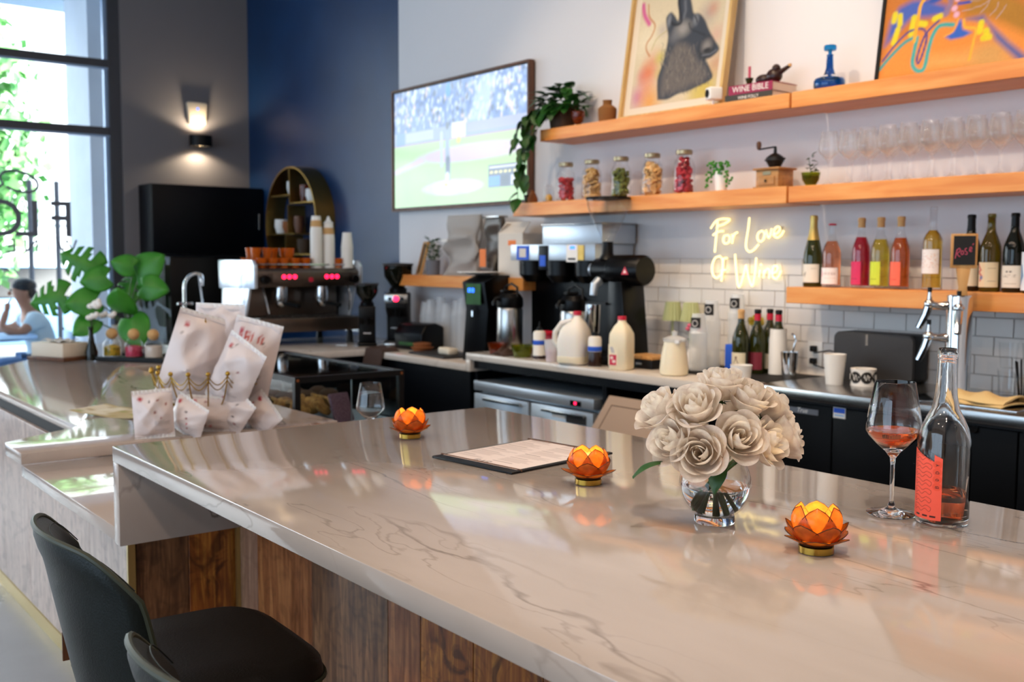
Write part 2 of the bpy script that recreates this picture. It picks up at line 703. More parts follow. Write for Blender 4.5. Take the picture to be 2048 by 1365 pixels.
def smooth(pts, n=5):
    out = []
    P = [Vector(p) for p in pts]
    for i in range(len(P) - 1):
        p0, p1, p2, p3 = P[max(0, i - 1)], P[i], P[i + 1], P[min(len(P) - 1, i + 2)]
        for k in range(n):
            t = k / n
            out.append(.5 * ((2 * p1) + (p2 - p0) * t + (2 * p0 - 5 * p1 + 4 * p2 - p3) * t * t + (3 * p1 - p0 - 3 * p2 + p3) * t ** 3))
    out.append(P[-1])
    return out



# ---------------------------------------------------------------- material library
mat('wall_white', 'dedcdd', 0.75, bump=0.04, nscale=180)
mat('wall_grey', '7a7678', 0.8, bump=0.04, nscale=180)
mat('wall_navy', '10355f', 0.4, col2='0e2f56', nscale=2.5, bump=0.05, bscale=120)
mat('ceiling_paint', 'bfbcb8', 0.9)
mat('concrete', '6a6c72', 0.3, col2='82848a', nscale=1.8, ndetail=8, rvar=0.12)
mat('paving', 'b9bcc2', 0.8, col2='a5a8ae', nscale=3)
mat('render_white', 'f0efec', 0.8)
mat('column_grey', 'dfe3e8', 0.85, col2='d3d8de', nscale=2)
mat('soffit_grey', '9fb2c8', 0.8)
mat('tile_white', 'e6e1dc', 0.18)
mat('grout', 'b9b2ab', 0.9)
mat('frame_dark', '4a4b50', 0.45, 0.4)
mat('frame_blue', '8fa9c9', 0.4, 0.3)
pane_mat('pane', 'f6fbff')
pane_mat('case_pane', 'eef4f4', 1.3)
mat('decal_grey', '6c7078', 0.7)
stone_mat('quartz')
stone_mat('quartz_back', 'd8cfc4', '9a8f82', 'cbbfb2', 0.12)
mat('brass', 'b08d3e', 0.28, 1.0)
mat('brass_strip', 'c9b072', 0.35, 0.9)
mat('gold_satin', 'a98848', 0.35, 1.0)
mat('steel', 'b5b3b0', 0.24, 1.0, bump=0.02, nscale=60, stretch=(1, 40, 40))
mat('steel_cool', 'bcc6d0', 0.32, 0.65)
mat('chrome', 'd6d6d6', 0.08, 1.0)
mat('black_gloss', '060607', 0.3, spec=0.22)
mat('black_satin', '0b0b0c', 0.45, spec=0.3)
mat('black_matte', '131315', 0.7)
mat('navy_black', '05070c', 0.4, spec=0.2)
mat('cooler_black', '040405', 0.45, spec=0.12)
mat('dark_grey', '2d2b2b', 0.55)
mat('white_plastic', 'eceae6', 0.4)
mat('milk_plastic', 'eee9df', 0.4, sss=0.3)
mat('cream_milk', 'efe3c6', 0.35, sss=0.3)
mat('paper_white', 'f1ede6', 0.7)
mat('ivory_paint', 'd9cdb9', 0.5)
mat('red_cap', 'c8203c', 0.4)
mat('blue_tape', '2258c8', 0.6)
mat('pink_liquid', 'd85a78', 0.3)
mat('dark_syrup', '2c1a14', 0.2)
wood_mat('shelf_wood', 'd98238', 'e9a25a', 'e39448', 3.0, 0, 0.42)
wood_mat('veneer_a', '74401f', 'b87644', '965832', 3.5, 2, 0.35, 0.25, 0.3)
wood_mat('veneer_b', '8c4a1c', 'd08838', 'a85f24', 3.0, 2, 0.35, 0.75, 0.3)
wood_mat('veneer_c', '5c3a26', '9c6c48', '7a5234', 4.5, 2, 0.35, 0.35, 0.3)
wood_mat('veneer_d', '8f6450', 'c89c7e', 'a87c62', 3.4, 2, 0.35, 0.2, 0.3)
wood_mat('veneer_pale', 'a38c80', 'c9b3a4', 'b7a092', 3.2, 2, 0.4, 0.3, 0.2)
wood_mat('pine', 'b98347', 'd2a367', None, 4.0, 2, 0.5)
wood_mat('frame_oak', 'c09a5c', 'd8b678', None, 4.0, 2, 0.5)
wood_mat('dark_wood', '4a2a16', '6b4022', None, 5.0, 2, 0.5)
wood_mat('mill_wood', '9a6a34', 'bd8a4c', None, 5.0, 0, 0.45)
mat('leather_green', '0e1512', 0.4, bump=0.12, nscale=220, spec=0.35)
mat('leather_seat', '15110e', 0.45, bump=0.1, nscale=200)
mat('piping_green', '33382a', 0.5)
mat('stitch_dark', '1d2422', 0.6)
mat('taupe_board', 'a08a78', 0.5)
mat('groove_dark', '5d4a3c', 0.7)
mat('glass', 'ffffff', 0.0, trans=1.0, ior=1.46)
pane_mat('glass_thin', 'fdfdfd', 1.3, 0.03)
shelf_glass('glass_shelf')
mat('amber_thin', 'e8741c', 0.08, trans=0.45, ior=1.3, alpha=0.8)
mat('water', 'fdfffe', 0.0, trans=1.0, ior=1.33)
mat('rose_wine', 'e06a34', 0.0, trans=1.0, ior=1.34)
mat('glass_green', '3b3f14', 0.03, trans=0.55, ior=1.5)
mat('glass_olive', '7d6a18', 0.03, trans=0.85, ior=1.5)
mat('glass_dark', '12140d', 0.06, trans=0.1)
mat('glass_blue', '1686cc', 0.02, trans=0.95, ior=1.45)
mat('glass_amber', 'c0501a', 0.04, trans=0.85, ior=1.45)
mat('glass_lime', 'a8b42c', 0.04, trans=0.9, ior=1.4)
mat('wine_red', 'c8203a', 0.03, trans=0.75, ior=1.36)
mat('wine_yellow', 'f2d84a', 0.03, trans=0.85, ior=1.36)
mat('wine_orange', 'ee7430', 0.03, trans=0.8, ior=1.36)
mat('wine_rose', 'f09870', 0.03, trans=0.85, ior=1.36)
mat('wine_white', 'eec24a', 0.03, trans=0.9, ior=1.36)
mat('cork', 'cfa26a', 0.8)
mat('gold_foil', 'c9ac62', 0.35, 0.7)
mat('painted', 'ffffff', 0.6, vcol=True)
mat('painted_gloss', 'ffffff', 0.35, vcol=True)
mat('screen', '000000', 0.15, vcol=True, vemis=0.85)
mat('leaf', '2f7a1e', 0.4, col2='3f9026', nscale=9, sss=0.05)
mat('leaf_dark', '1e4a16', 0.4, col2='2c6220', nscale=14)
mat('leaf_rose', '274d1c', 0.45)
mat('stem_green', '3b5a26', 0.5)
mat('terracotta', '8c5228', 0.8)
mat('woven', '8a5a2a', 0.8, bump=0.6, nscale=90, stretch=(1, 1, 6))
mat('planter_brown', '3d2b18', 0.7)
mat('soil', '2a1c12', 0.95)
translucent_mat('capiz', 'd8823a', 'ffc868', 0.6, 0.25)
mat('petal_wire', '4a2508', 0.5, 0.4)
mat('candle_wax', 'ffe9a8', 0.6, emis='ffc247', es=9.0)
mat('flame', 'ffd65a', 0.5, emis='ffc93c', es=40.0)
translucent_mat('rose_petal', 'fffaf0', 'fffaea', 0.5, 0.6)
mat('neon', 'fff6cf', 0.4, emis='ffe08a', es=2.6)
mat('led_red', 'ff2040', 0.4, emis='ff1a48', es=5.0)
mat('led_blue', '2060ff', 0.4, emis='2a6cff', es=3.0)
mat('lamp_glow', 'fff0d8', 0.5, emis='ffd9a4', es=14.0)
mat('chalk_pink', 'c0506a', 0.8)
mat('chalkboard', '17181a', 0.7)
mat('coral_label', 'ee5a44', 0.6)
mat('label_line', '3a1512', 0.7)
mat('label_cream', 'e9e0cc', 0.7)
mat('label_white', 'f0ece6', 0.7)
mat('label_plum', '7c2434', 0.7)
mat('sage', 'b4ba86', 0.6)
mat('cardboard', 'd9cfc2', 0.8)
mat('bag_kraft', '9a938c', 0.5, bump=0.25, nscale=12)
mat('bag_black', '4b4239', 0.32, bump=0.3, nscale=14)
mat('orange_tag', 'f08038', 0.6)
mat('sponge', 'e8dcc6', 0.9)
mat('cloth_cream', 'd9bd86', 0.9, bump=0.2, nscale=60)
mat('rag_brown', '4a3830', 0.95, bump=0.4, nscale=50)
mat('cookie', 'b98a4a', 0.8, col2='8a5c2a', nscale=45, bump=0.6)
mat('pastry_dark', '4a3222', 0.8, bump=0.5, nscale=40)
mat('skin', 'b98468', 0.55, sss=0.1)
mat('hair', '15161c', 0.6)
mat('shirt', 'd9ecf2', 0.8)
mat('trousers', '6d86a8', 0.85)
mat('table_blue', '9fc2e6', 0.5)
mat('red_seat', 'a83a2a', 0.6)
mat('car_paint', '86a9c8', 0.2, 0.3)
mat('tyre', '18181a', 0.8)
mat('bark', '5a4a3c', 0.9)
mat('tree_leaf', '4f9a4a', 0.5, col2='9fd084', nscale=3)
mat('amber_fill', 'd9a83c', 0.6, bump=0.5, nscale=60)
mat('book_magenta', '96244a', 0.6)
mat('book_dark', '3c3a34', 0.7)
mat('page', 'd8cfc4', 0.85)
mat('carved', '2a100a', 0.3)
mat('iron_black', '121212', 0.45, 0.3)
mat('plastic_clear', 'f0f4f6', 0.15, alpha=0.42)
mat('sticker_black', '1a1614', 0.6)

# ---------------------------------------------------------------- the room
WX, WY = -9.07, 4.0
fl = struct('floor', MB().box(WX, 3.6, -5.0, 4.0, -0.1, 0.0), 'concrete')
struct('ceiling', MB().box(WX, 3.6, -5.0, 4.0, 4.6, 4.75), 'ceiling_paint')
wall_n = struct('wall_north', MB().box(-6.464, 3.6, 4.0, 4.2, 0.0, 4.6), 'wall_white')
struct('wall_alcove', MB().box(WX, -6.464, 4.0, 4.2, 0.0, 4.6), 'wall_navy')
struct('wall_west', MB().box(WX - .25, WX, 2.86, 4.2, 0, 4.6).box(WX - .25, WX, -5.0, 2.86, 4.3, 4.6).box(WX - .25, WX, -5.0, 2.86, 0, .12).box(WX - .25, WX, -5.0, -4.0, .12, 4.3), 'wall_grey')
struct('wall_east', MB().box(3.6, 3.8, -5.0, 4.2, 0, 4.6), 'wall_white')
struct('wall_south', MB().box(WX, 3.8, -5.2, -5.0, 3.7, 4.6).box(WX, 3.8, -5.2, -5.0, 0, .15).box(WX, -7.5, -5.2, -5.0, .15, 3.7).box(1.5, 3.8, -5.2, -5.0, .15, 3.7), 'wall_grey')

# tiled splashback: running bond, each tile proud of its grout
TW, TH, TG = 0.152, 0.076, 0.003
tile_me = mesh_of('tile', MB().box(0.0015, TW - .0015, -.007, 0, .0015, TH - .0015), bevel=0.0015, seg=1)
tile_me.materials.append(MATS['tile_white'])
gro = part('grout', MB().box(-4.77, -1.60, 3.9975, 4.0, .992, 1.5265), 'grout', wall_n)
half_me = {}
for row in range(7):
    z = .9935 + row * TH
    x = -4.77 - (TW / 2 if row % 2 else 0)
    while x < -1.62:
        a, b = max(x, -4.77), min(x + TW, -1.60)
        if b - a > .02:
            if abs(b - a - TW) < 1e-6:
                me = tile_me
            else:
                k = round(b - a, 3)
                if k not in half_me:
                    half_me[k] = mesh_of('tile', MB().box(.0015, k - .0015, -.007, 0, .0015, TH - .0015), bevel=.0015, seg=1)
                    half_me[k].materials.append(MATS['tile_white'])
                me = half_me[k]
            part('tile', me, None, wall_n, loc=(a, 3.9975, z))
        x += TW

# the street window, mullions, panes and its mirrored lettering
win = struct('window_1', MB().box(WX - .14, WX - .02, 2.765, 2.86, .12, 4.3).box(WX - .14, WX - .02, -4.0, -3.92, .12, 4.3).box(WX - .14, WX - .02, -4.0, 2.86, .12, .2).box(WX - .14, WX - .02, -4.0, 2.86, 4.22, 4.3), 'frame_dark')
for z in (3.15, 2.586):
    part('mullion', MB().box(WX - .13, WX - .03, -3.92, 2.765, z - .035, z + .03), 'frame_dark', win)
    part('glazing_bead', MB().box(WX - .055, WX - .028, -3.92, 2.765, z - .052, z - .0352), 'frame_blue', win)
for y in (.62, -1.5):
    part('mullion', MB().box(WX - .13, WX - .03, y - .03, y + .03, .2, 4.22), 'frame_dark', win)
part('glazing_bead', MB().box(WX - .1, WX - .05, 2.735, 2.7648, .2, 4.22), 'frame_blue', win)
for y0, y1 in ((.651, 2.734), (-1.469, .589), (-3.919, -1.531)):
    for z0, z1 in ((.201, 2.533), (2.617, 3.097), (3.181, 4.219)):
        part('pane', MB().box(WX - .084, WX - .076, y0, y1, z0, z1), 'pane', win)
for s, y, z, sz in (('F', 2.475, 1.688, .43), ('L', 2.215, 1.688, .43), ('O', 2.08, 1.688, .43), ('E', 1.72, 1.688, .43)):
    part('lettering', text_mesh('lettering', s, sz, .0008), 'decal_grey', win, loc=(WX - .0735, y, z), rot=(R(90), 0, R(-90)))
def sw(y, z):
    return (WX - .072, y, z)
pts = [sw(2.05 + .135 * math.cos(a) * 1.0 - .04 * math.sin(a), 2.13 + .085 * math.sin(a)) for a in np.linspace(-2.6, 3.4, 40)]
pts += [sw(1.93 - .05 * k, 2.08 - .02 * k) for k in range(1, 5)]
part('lettering', MB().tube(pts, .011, 6), 'decal_grey', win)
for s, y in (('W', 2.49), ('I', 2.28), ('N', 2.19), ('E', 2.02)):
    part('lettering', text_mesh('lettering', s, .16, .0008), 'decal_grey', win, loc=(WX - .0735, y, 1.555), rot=(R(90), 0, R(-90)))
win2 = struct('window_2', MB().box(-7.5, 1.5, -5.14, -5.04, .15, .22).box(-7.5, 1.5, -5.14, -5.04, 3.63, 3.7).box(-7.5, -7.42, -5.14, -5.04, .22, 3.63).box(1.42, 1.5, -5.14, -5.04, .22, 3.63), 'frame_dark')
for x in (-5.2, -2.95, -.7):
    part('mullion', MB().box(x - .03, x + .03, -5.13, -5.05, .22, 3.63), 'frame_dark', win2)
for x0, x1 in ((-7.42, -5.23), (-5.17, -2.98), (-2.92, -.73), (-.67, 1.42)):
    part('pane', MB().box(x0, x1, -5.095, -5.087, .22, 3.63), 'pane', win2)

# ceiling track with warm spot heads
def spot(x, y, z, tx, ty, tz, power, ang, label, col=(1.0, .78, .55), blend=.6, size=.05, group='warm spot heads on the ceiling tracks'):
    d = (Vector((tx, ty, tz)) - Vector((x, y, z))).normalized()
    q = d.to_track_quat('-Z', 'Y').to_euler()
    t = thing('spot_head', label, 'spotlight', (x, y, z), 0, group, rot=q)
    part('housing', MB().lathe([(0, .14), (.045, .14), (.05, .12), (.05, 0), (.044, 0), (.044, .03), (0, .03)], 20), 'black_satin', t)
    part('lens', MB().cyl(.043, .026, .0295, 20), 'lamp_glow', t)
    part('bracket', MB().cyl(.008, .14, .22, 8), 'black_satin', t)
    l = bpy.data.lights.new('spot_bulb', 'SPOT')
    l.energy, l.spot_size, l.spot_blend, l.color, l.shadow_soft_size = power, R(ang), blend, col, size
    o = bpy.data.objects.new('spot_bulb', l)
    COL.objects.link(o)
    o.parent = t
    o.location = (0, 0, -.01)


for i, (x, tx, pw) in enumerate(((-.9, -1.5, 150), (-2.0, -2.4, 170), (-3.2, -3.4, 165), (-4.4, -4.5, 110))):
    spot(x, 1.55, 4.25, tx, 3.9, 1.75, pw, 50, 'black spot head aimed at the bottle shelves from the ceiling track')
for x, y, tx, pw in ((-.3, .4, -1.12, 210), (-1.9, 2.2, -1.6, 60)):
    spot(x, y, 4.25, tx, 1.4, 1.07, pw, 30, 'black spot head aimed down at the stone bar top', (1.0, .9, .78))
for k, (x, y) in enumerate(((-5.6, -1.4), (-3.2, -1.4), (-.8, -1.4), (1.4, -1.4), (-1.8, -3.2), (.6, -3.2), (-3.4, 2.75), (-1.2, 2.75), (.8, 2.2))):  # unseen fill lamps added to warm the room's ambient light
    t = thing('ceiling_fill_lamp', 'round unseen warm fill lamp added in the ceiling', 'fill lamp', (x, y, 4.56), 0, 'added ceiling fill lamps')
    part('trim_ring', MB().lathe([(.15, .0), (.18, .0), (.18, .039), (.15, .039)], 28, close=True), 'white_plastic', t)
    part('diffuser', MB().cyl(.149, .02, .035, 24), 'lamp_glow', t)
    l = bpy.data.lights.new('fill_lamp_bulb', 'AREA')
    l.shape, l.size, l.energy, l.color = 'DISK', .28, 34 if y < 0 else 18, (1.0, .74, .54)
    link(bpy.data.objects.new('fill_lamp_bulb', l), t, (0, 0, .01))
solo('lighting_track', 'black straight ceiling track that carries the warm spot heads', 'track', MB().box(-5.2, .6, 1.53, 1.57, 4.47, 4.5999), 'black_satin')

# ---------------------------------------------------------------- counters
# island: quartz slab with a dropped end panel
isl = thing('island_worktop', 'pale veined quartz slab of the tall bar island with roses on it', 'countertop', (-2.514, .75, 0))
part('slab', MB().box(0, 3.6, 0, 1.11, 1.032, 1.07), 'quartz', isl, bevel=.002)
part('end_panel', MB().box(0, .04, 0.0005, .65, .833, 1.0315), 'quartz', isl, bevel=.002, label='quartz drop panel at the end of the slab')
stw = solo('step_worktop', 'lower pale quartz ledge tucked against the end of the tall island', 'countertop',
           MB().prism([(-2.516, .757), (-2.516, 1.87), (-3.468, 1.87), (-3.468, .757)], .833, .868), 'quartz', bevel=.002)
poly = [(-3.47, .757), (-3.47, 1.87), (-5.9, 1.87), (-5.9, 2.44), (-7.9, 2.44), (-7.9, 2.39), (-5.99, 1.05), (-3.917, 1.05), (-3.735, .79), (-3.712, .762), (-3.68, .757)]
solo('order_worktop', 'long pale quartz order counter top that carries the chip basket and plant', 'countertop', MB().prism(poly, .8685, .905), 'quartz', bevel=.002)

ib = thing('island_cabinet', 'warm burl veneer base under the tall bar island with brass strip', 'counter base', (-3.30, 1.40, 0))
part('core', MB().box(-.0, 4.3, .02, .42, .0, .8325).box(.84, 4.3, .02, .42, .8325, 1.0318), 'black_matte', ib)
xs = [0.0, .14, .53, .97, 1.13, 1.36, 1.62, 1.95, 2.35, 2.8, 3.3, 3.8, 4.3]
mm = ['veneer_d', 'veneer_a', 'veneer_c', 'veneer_a', 'veneer_b', 'veneer_b', 'veneer_a', 'veneer_c', 'veneer_b', 'veneer_a', 'veneer_c', 'veneer_a']
for i in range(len(xs) - 1):
    top = .8325 if xs[i + 1] < .9 else 1.0318
    part('veneer_panel', MB().box(0, xs[i + 1] - xs[i] - .003, 0, .018, 0, top - .06), mm[i], ib, loc=(xs[i] + .0015, .0, .06), bevel=.001, seg=1)
part('plinth', MB().box(.0, 4.3, .004, .0195, .0, .058), 'brass_strip', ib)
part('brass_strip', MB().box(-.012, .004, -.012, -.0005, .0, .8325), 'brass_strip', ib)
sb = solo('support_bracket', 'flat steel support bracket under the overhanging island slab', 'bracket', MB().box(-1.485, -1.385, .79, 1.39, 1.008, 1.0315), 'steel_cool', bevel=.001)

ob = thing('order_cabinet', 'pale veneer panelled base of the order counter with brass skirting', 'counter base', (-3.32, 1.03, 0))
part('core', MB().prism([(-.03, .02), (-.03, .8), (-2.5, .8), (-2.5, 1.35), (-4.2, 1.35), (-2.64, .1), (-2.6, .02)], 0, .833), 'black_matte', ob)
part('core', MB().prism([(-.2, .02), (-.2, .8), (-2.5, .8), (-2.5, 1.35), (-4.2, 1.35), (-2.64, .1), (-2.6, .02)], .833, .868), 'black_matte', ob)
xx = [0, -.42, -.86, -1.3, -1.75, -2.2, -2.6]
for i in range(6):
    part('veneer_panel', MB().box(0, xx[i] - xx[i + 1] - .003, 0, .018, 0, .77), 'veneer_pale', ob, loc=(xx[i + 1] + .0015, 0, .06), bevel=.001, seg=1)
part('brass_skirting', MB().box(-2.6, 0, -.004, .0195, 0, .058), 'brass_strip', ob)
for y0, y1, m_ in ((.03, .2, 'veneer_c'), (.203, .368, 'veneer_b')):
    part('veneer_panel', MB().box(-.0265, -.008, 0, y1 - y0, 0, .77), m_, ob, loc=(0, y0, .06), bevel=.001, seg=1)
part('brass_strip', MB().box(-.004, .008, -.002, .022, .058, .832), 'brass_strip', ob)

# back run of counters
bw = thing('back_worktop', 'raised pale stone back counter crowded with milk jugs and syrups', 'countertop', (-4.76, 3.38, 0))
part('slab', MB().box(0, 2.04, 0, .617, .952, .99), 'quartz_back', bw, bevel=.002)
part('step_face', MB().box(0, .04, .0005, .617, .885, .9515), 'quartz_back', bw, bevel=.001)
solo('low_worktop', 'low pale stone worktop that carries the espresso machine and grinders', 'countertop',
     MB().prism([(-4.765, 3.38), (-4.765, 3.997), (-7.05, 3.997), (-7.05, 2.45), (-5.9, 2.45), (-5.9, 3.38)], .885, .925), 'quartz_back', bevel=.002)
lb = thing('low_cabinet', 'black cabinet base under the low espresso worktop', 'counter base', (-5.9, 3.42, 0))
part('body', MB().prism([(1.13, .0), (1.13, .57), (-1.1, .57), (-1.1, -.93), (-.04, -.93), (-.04, 0)], 0.1, .8845), 'navy_black', lb)
part('kick_board', MB().prism([(1.12, .04), (1.12, .57), (-1.08, .57), (-1.08, -.9), (-.08, -.9), (-.08, .04)], 0, .0995), 'black_matte', lb)
bb = thing('back_cabinet', 'black open cabinet frame under the raised stone back counter', 'counter base', (-4.76, 3.41, 0))
part('back_panel', MB().box(.0, 2.03, .55, .58, 0, .9515), 'black_matte', bb)
part('rail', MB().box(.0, 2.03, .0, .03, .905, .9515), 'navy_black', bb)
part('side_panel', MB().box(.002, .032, .03, .55, 0, .8845), 'navy_black', bb)
part('side_panel', MB().box(1.07, 1.10, .03, .55, 0, .905), 'navy_black', bb)
part('side_panel', MB().box(2.0, 2.03, .03, .55, 0, .905), 'navy_black', bb)
part('bottom_panel', MB().box(1.10, 2.0, .03, .55, 0.05, .08), 'navy_black', bb)

fr = thing('undercounter_fridge', 'stainless undercounter fridge with two doors and red digital display', 'fridge', (-4.71, 3.40, 0))
part('body', MB().box(.0, 1.0, .06, .55, .12, .835), 'steel_cool', fr, bevel=.004)
part('top_bezel', MB().box(.0, 1.0, .0, .0595, .782, .835), 'steel_cool', fr, bevel=.003)
part('display', MB().box(.83, .91, -.004, -.0002, .79, .815), 'black_gloss', fr)
part('digit', MB().box(.862, .878, -.006, -.0042, .797, .81), 'led_red', fr)
for x0, x1 in ((.005, .49), (.515, .995)):
    d = part('door', MB().box(x0, x1, .0, .0595, .14, .765), 'steel_cool', fr, bevel=.003)
    part('gasket', MB().box(x0 + .02, x1 - .02, -.003, -.0003, .664, .672), 'black_matte', d)
    part('handle', MB().box(x0 + .1, x1 - .05, -.02, -.0005, .735, .752), 'steel', d, bevel=.004)
part('label_plate', MB().box(.8, .95, -.003, -.0003, .70, .745), 'dark_grey', fr)
part('sticker', MB().box(.69, .79, -.003, -.0003, .715, .75), 'label_white', fr)
for x in (.05, .95):
    for y in (.1, .5):
        part('foot', MB().cyl(.02, 0, .1195, 12, (x, y, 0)), 'steel', fr)

lean = thing('leaning_board', 'taupe panel board with a dark routed groove leaning under the back counter', 'board', (-3.56, 3.375, .868), 0, rot=(R(-38), 0, 0))
part('board', MB().box(.0, .62, -.016, 0, -1.08, 0), 'taupe_board', lean, bevel=.004)
for a in (MB().box(.05, .57, -.0175, -.0158, -.054, -.05), MB().box(.05, .054, -.0175, -.0158, -1.03, -.054), MB().box(.566, .57, -.0175, -.0158, -1.03, -.054)):
    part('groove', a, 'groove_dark', lean)

cool = thing('back_bar_cooler', 'long black bar cooler with swing doors under a steel top', 'cooler', (-2.70, 3.42, 0))
part('body', MB().box(.0, 2.2, .03, .57, .08, .9695), 'cooler_black', cool)
part('kick_board', MB().box(.01, 2.19, .06, .55, 0, .0795), 'black_matte', cool)
part('vent_strip', MB().box(.0, 2.2, .005, .0295, .955, .9695), 'black_matte', cool)
for x0, x1 in ((.003, .33), (.336, 1.05), (1.056, 1.7), (1.706, 2.197)):
    part('door', MB().box(x0, x1, .0, .0295, .1, .953), 'cooler_black', cool, bevel=.003)
bd = part('badge', MB().box(.12, .27, -.003, -.0003, .912, .934), 'decal_grey', cool, bevel=.001)
part('lettering', text_mesh('lettering', 'True', .026, .0003, 'CENTER', .25), 'label_white', bd, loc=(.195, -.0036, .917), rot=(R(90), 0, 0))
st = part('energy_sticker', MB().box(.338, .392, -.002, -.0003, .914, .955), 'label_white', cool)
part('print', MB().box(.340, .390, -.0028, -.0021, .934, .953), 'blue_tape', st)
part('print', MB().box(.344, .386, -.0028, -.0021, .922, .928), 'table_blue', st)
part('lock', MB().cyl(.013, 0, .012, 16, (.905, .0, .944), 1).xf(Matrix.Translation((0, -.0125, 0))), 'chrome', cool)
stt = thing('steel_worktop', 'brushed stainless worktop with a raised front rim under the beer tower', 'countertop', (-2.718, 3.385, 0))
part('sheet', MB().box(0, 2.2, 0, .612, .97, 1.012), 'steel', stt, bevel=.003)
part('drip_tray', MB().box(.60, 1.05, .06, .34, 1.0121, 1.018), 'chrome', stt, bevel=.002)

# wall shelves, two lengths per level
def shelf(nm, lab, x0, x1, z0, z1, yf=3.75):
    s = thing(nm, lab, 'shelf', (x0, yf, z0))
    part('plank', MB().box(0, x1 - x0, 0, 3.998 - yf, 0, z1 - z0), 'shelf_wood', s, bevel=.002, seg=1)
    return s


shelf('wall_shelf', 'upper orange wood shelf carrying the wolf painting and trailing plant', -4.56, -2.858, 2.18, 2.245)
shelf('wall_shelf', 'upper orange wood shelf carrying the blue decanter and orange painting', -2.842, -.6, 2.176, 2.244, 3.742)
shelf('wall_shelf', 'middle orange wood shelf carrying the preserve jars and coffee mill', -4.805, -2.862, 1.768, 1.843)
shelf('wall_shelf', 'middle orange wood shelf carrying two rows of stemmed glasses', -2.845, -.6, 1.77, 1.840, 3.742)
shelf('wall_shelf', 'lower orange wood shelf carrying the coloured wine bottles', -2.846, -.6, 1.332, 1.403, 3.745)
shelf('wall_shelf', 'short orange wood shelf under the television holding coffee bags', -6.1, -4.72, 1.335, 1.41, 3.76)

# ---------------------------------------------------------------- on the island
ZI = 1.0702


# lotus tea-light holders of shell petals
def petal_pts(lean, h, w, r0, curve, inw=0.0):
    """centre-line runs out and up from radius r0; returns fn(u, v)"""
    def fn(u, v):
        s = u * 2 - 1
        prof = math.sin(PI * (v ** .82)) ** .58 if 0 < v < 1 else 0.0
        hw = w * max(prof, .0) + w * .42 * (1 - v)
        a = s * hw
        d = r0 + math.sin(lean) * h * v + curve * v * (1 - v)
        z = math.cos(lean) * h * v - curve * .3 * v * (1 - v)
        return (d - .42 * a * a / max(w, 1e-4) - inw * max(0, v - .45) ** 2, a, z)
    return fn


def lotus(loc, rz, label):
    t = thing('lotus_candle_holder', label, 'candle holder', loc, rz)
    part('base_ring', MB().lathe([(0, .001), (.024, 0), (.027, .001), (.027, .011), (.024, .0125), (0, .0125)], 28), 'brass', t)
    part('dish', MB().lathe([(0, .013), (.026, .0132), (.03, .018), (.029, .0185), (.025, .0145), (0, .0143)], 24), 'petal_wire', t)
    part('candle', MB().lathe([(0, .0146), (.017, .0146), (.017, .03), (.012, .032), (0, .031)], 18), 'candle_wax', t)
    part('flame', MB().lathe([(0, .031), (.0035, .036), (.004, .041), (.0018, .049), (0, .054)], 10), 'flame', t)
    l = bpy.data.lights.new('candle_light', 'POINT')
    l.energy, l.color, l.shadow_soft_size = 1.1, (1.0, .68, .26), .008
    lo = bpy.data.objects.new('candle_light', l)
    link(lo, t, (0, 0, .046))
    for tier, (n, lean, h, w, r0, curve, off, z0) in enumerate(((6, R(14), .054, .0225, .030, .014, 0, .022), (6, R(36), .040, .020, .027, .008, .5, .0175), (6, R(64), .034, .015, .024, .004, 0.0, .0145))):
        fn = petal_pts(lean, h, w, r0, curve, (.05, .012, 0)[tier])
        key = 'lotus_petal_%d' % tier
        if key not in LOT:
            me = mesh_of('petal', MB().grid(fn, 7, 9), solid=.0006, sharp=80)
            me.materials.append(MATS['capiz'])
            b = [fn(0, v / 10) for v in range(11)] + [fn(1, v / 10) for v in range(9, -1, -1)]
            we = mesh_of('petal_edge', MB().tube(b, .0007, 5, closed=True))
            we.materials.append(MATS['petal_wire'])
            LOT[key] = (me, we)
        for k in range(n):
            a = (k + off) * 2 * PI / n
            p = part('petal', LOT[key][0], None, t, loc=(0, 0, z0), rot=(0, 0, a))
            part('petal_edge', LOT[key][1], None, p)
    return t


LOT = {}
lotus((-2.189, 1.383, ZI), .3, 'glowing orange shell lotus candle holder beside the far end of the bar slab')
lotus((-1.522, 1.383, ZI), -.25, 'glowing orange shell lotus candle holder beside the menu board')
lotus((-.947, 1.336, ZI), .12, 'glowing orange shell lotus candle holder between the rose vase and the wine bottle')

# menu on a black clip board
mn = thing('menu_board', 'black menu board with a printed wine list lying on the bar', 'menu', (-1.827, 1.459, ZI), R(7))
part('backing', MB().box(-.128, .128, -.165, .165, 0, .005), 'black_satin', mn, bevel=.0015)
pp = Paint(110, 140, .236, .296, 'dccdc5')
rg = random.Random(2)
for colx in (.012, .124):
    y = .28 if colx < .1 else .285
    while y > .03:
        pp.stroke([(colx, y), (colx + rg.uniform(.03, .06), y)], .0035, '7a6660', .4, .9)
        y -= .011
        for k in range(rg.randint(2, 5)):
            if y < .03:
                break
            pp.stroke([(colx, y), (colx + rg.uniform(.06, .098), y)], .0026, '9c8880', .5, .75)
            y -= .0072
        y -= .008
pp.text('BAR', .09, .006, .018, .0028, '2a2020')
part('paper', pp.mb(lambda x, y: (x - .118, y - .14, .0056)), 'painted', mn)
for y in (-.136, .148):
    part('elastic_band', MB().tube([(-.1285, y, .003), (-.128, y, .0062), (.128, y, .0062), (.1285, y, .003)], .0016, 6), 'dark_wood', mn)

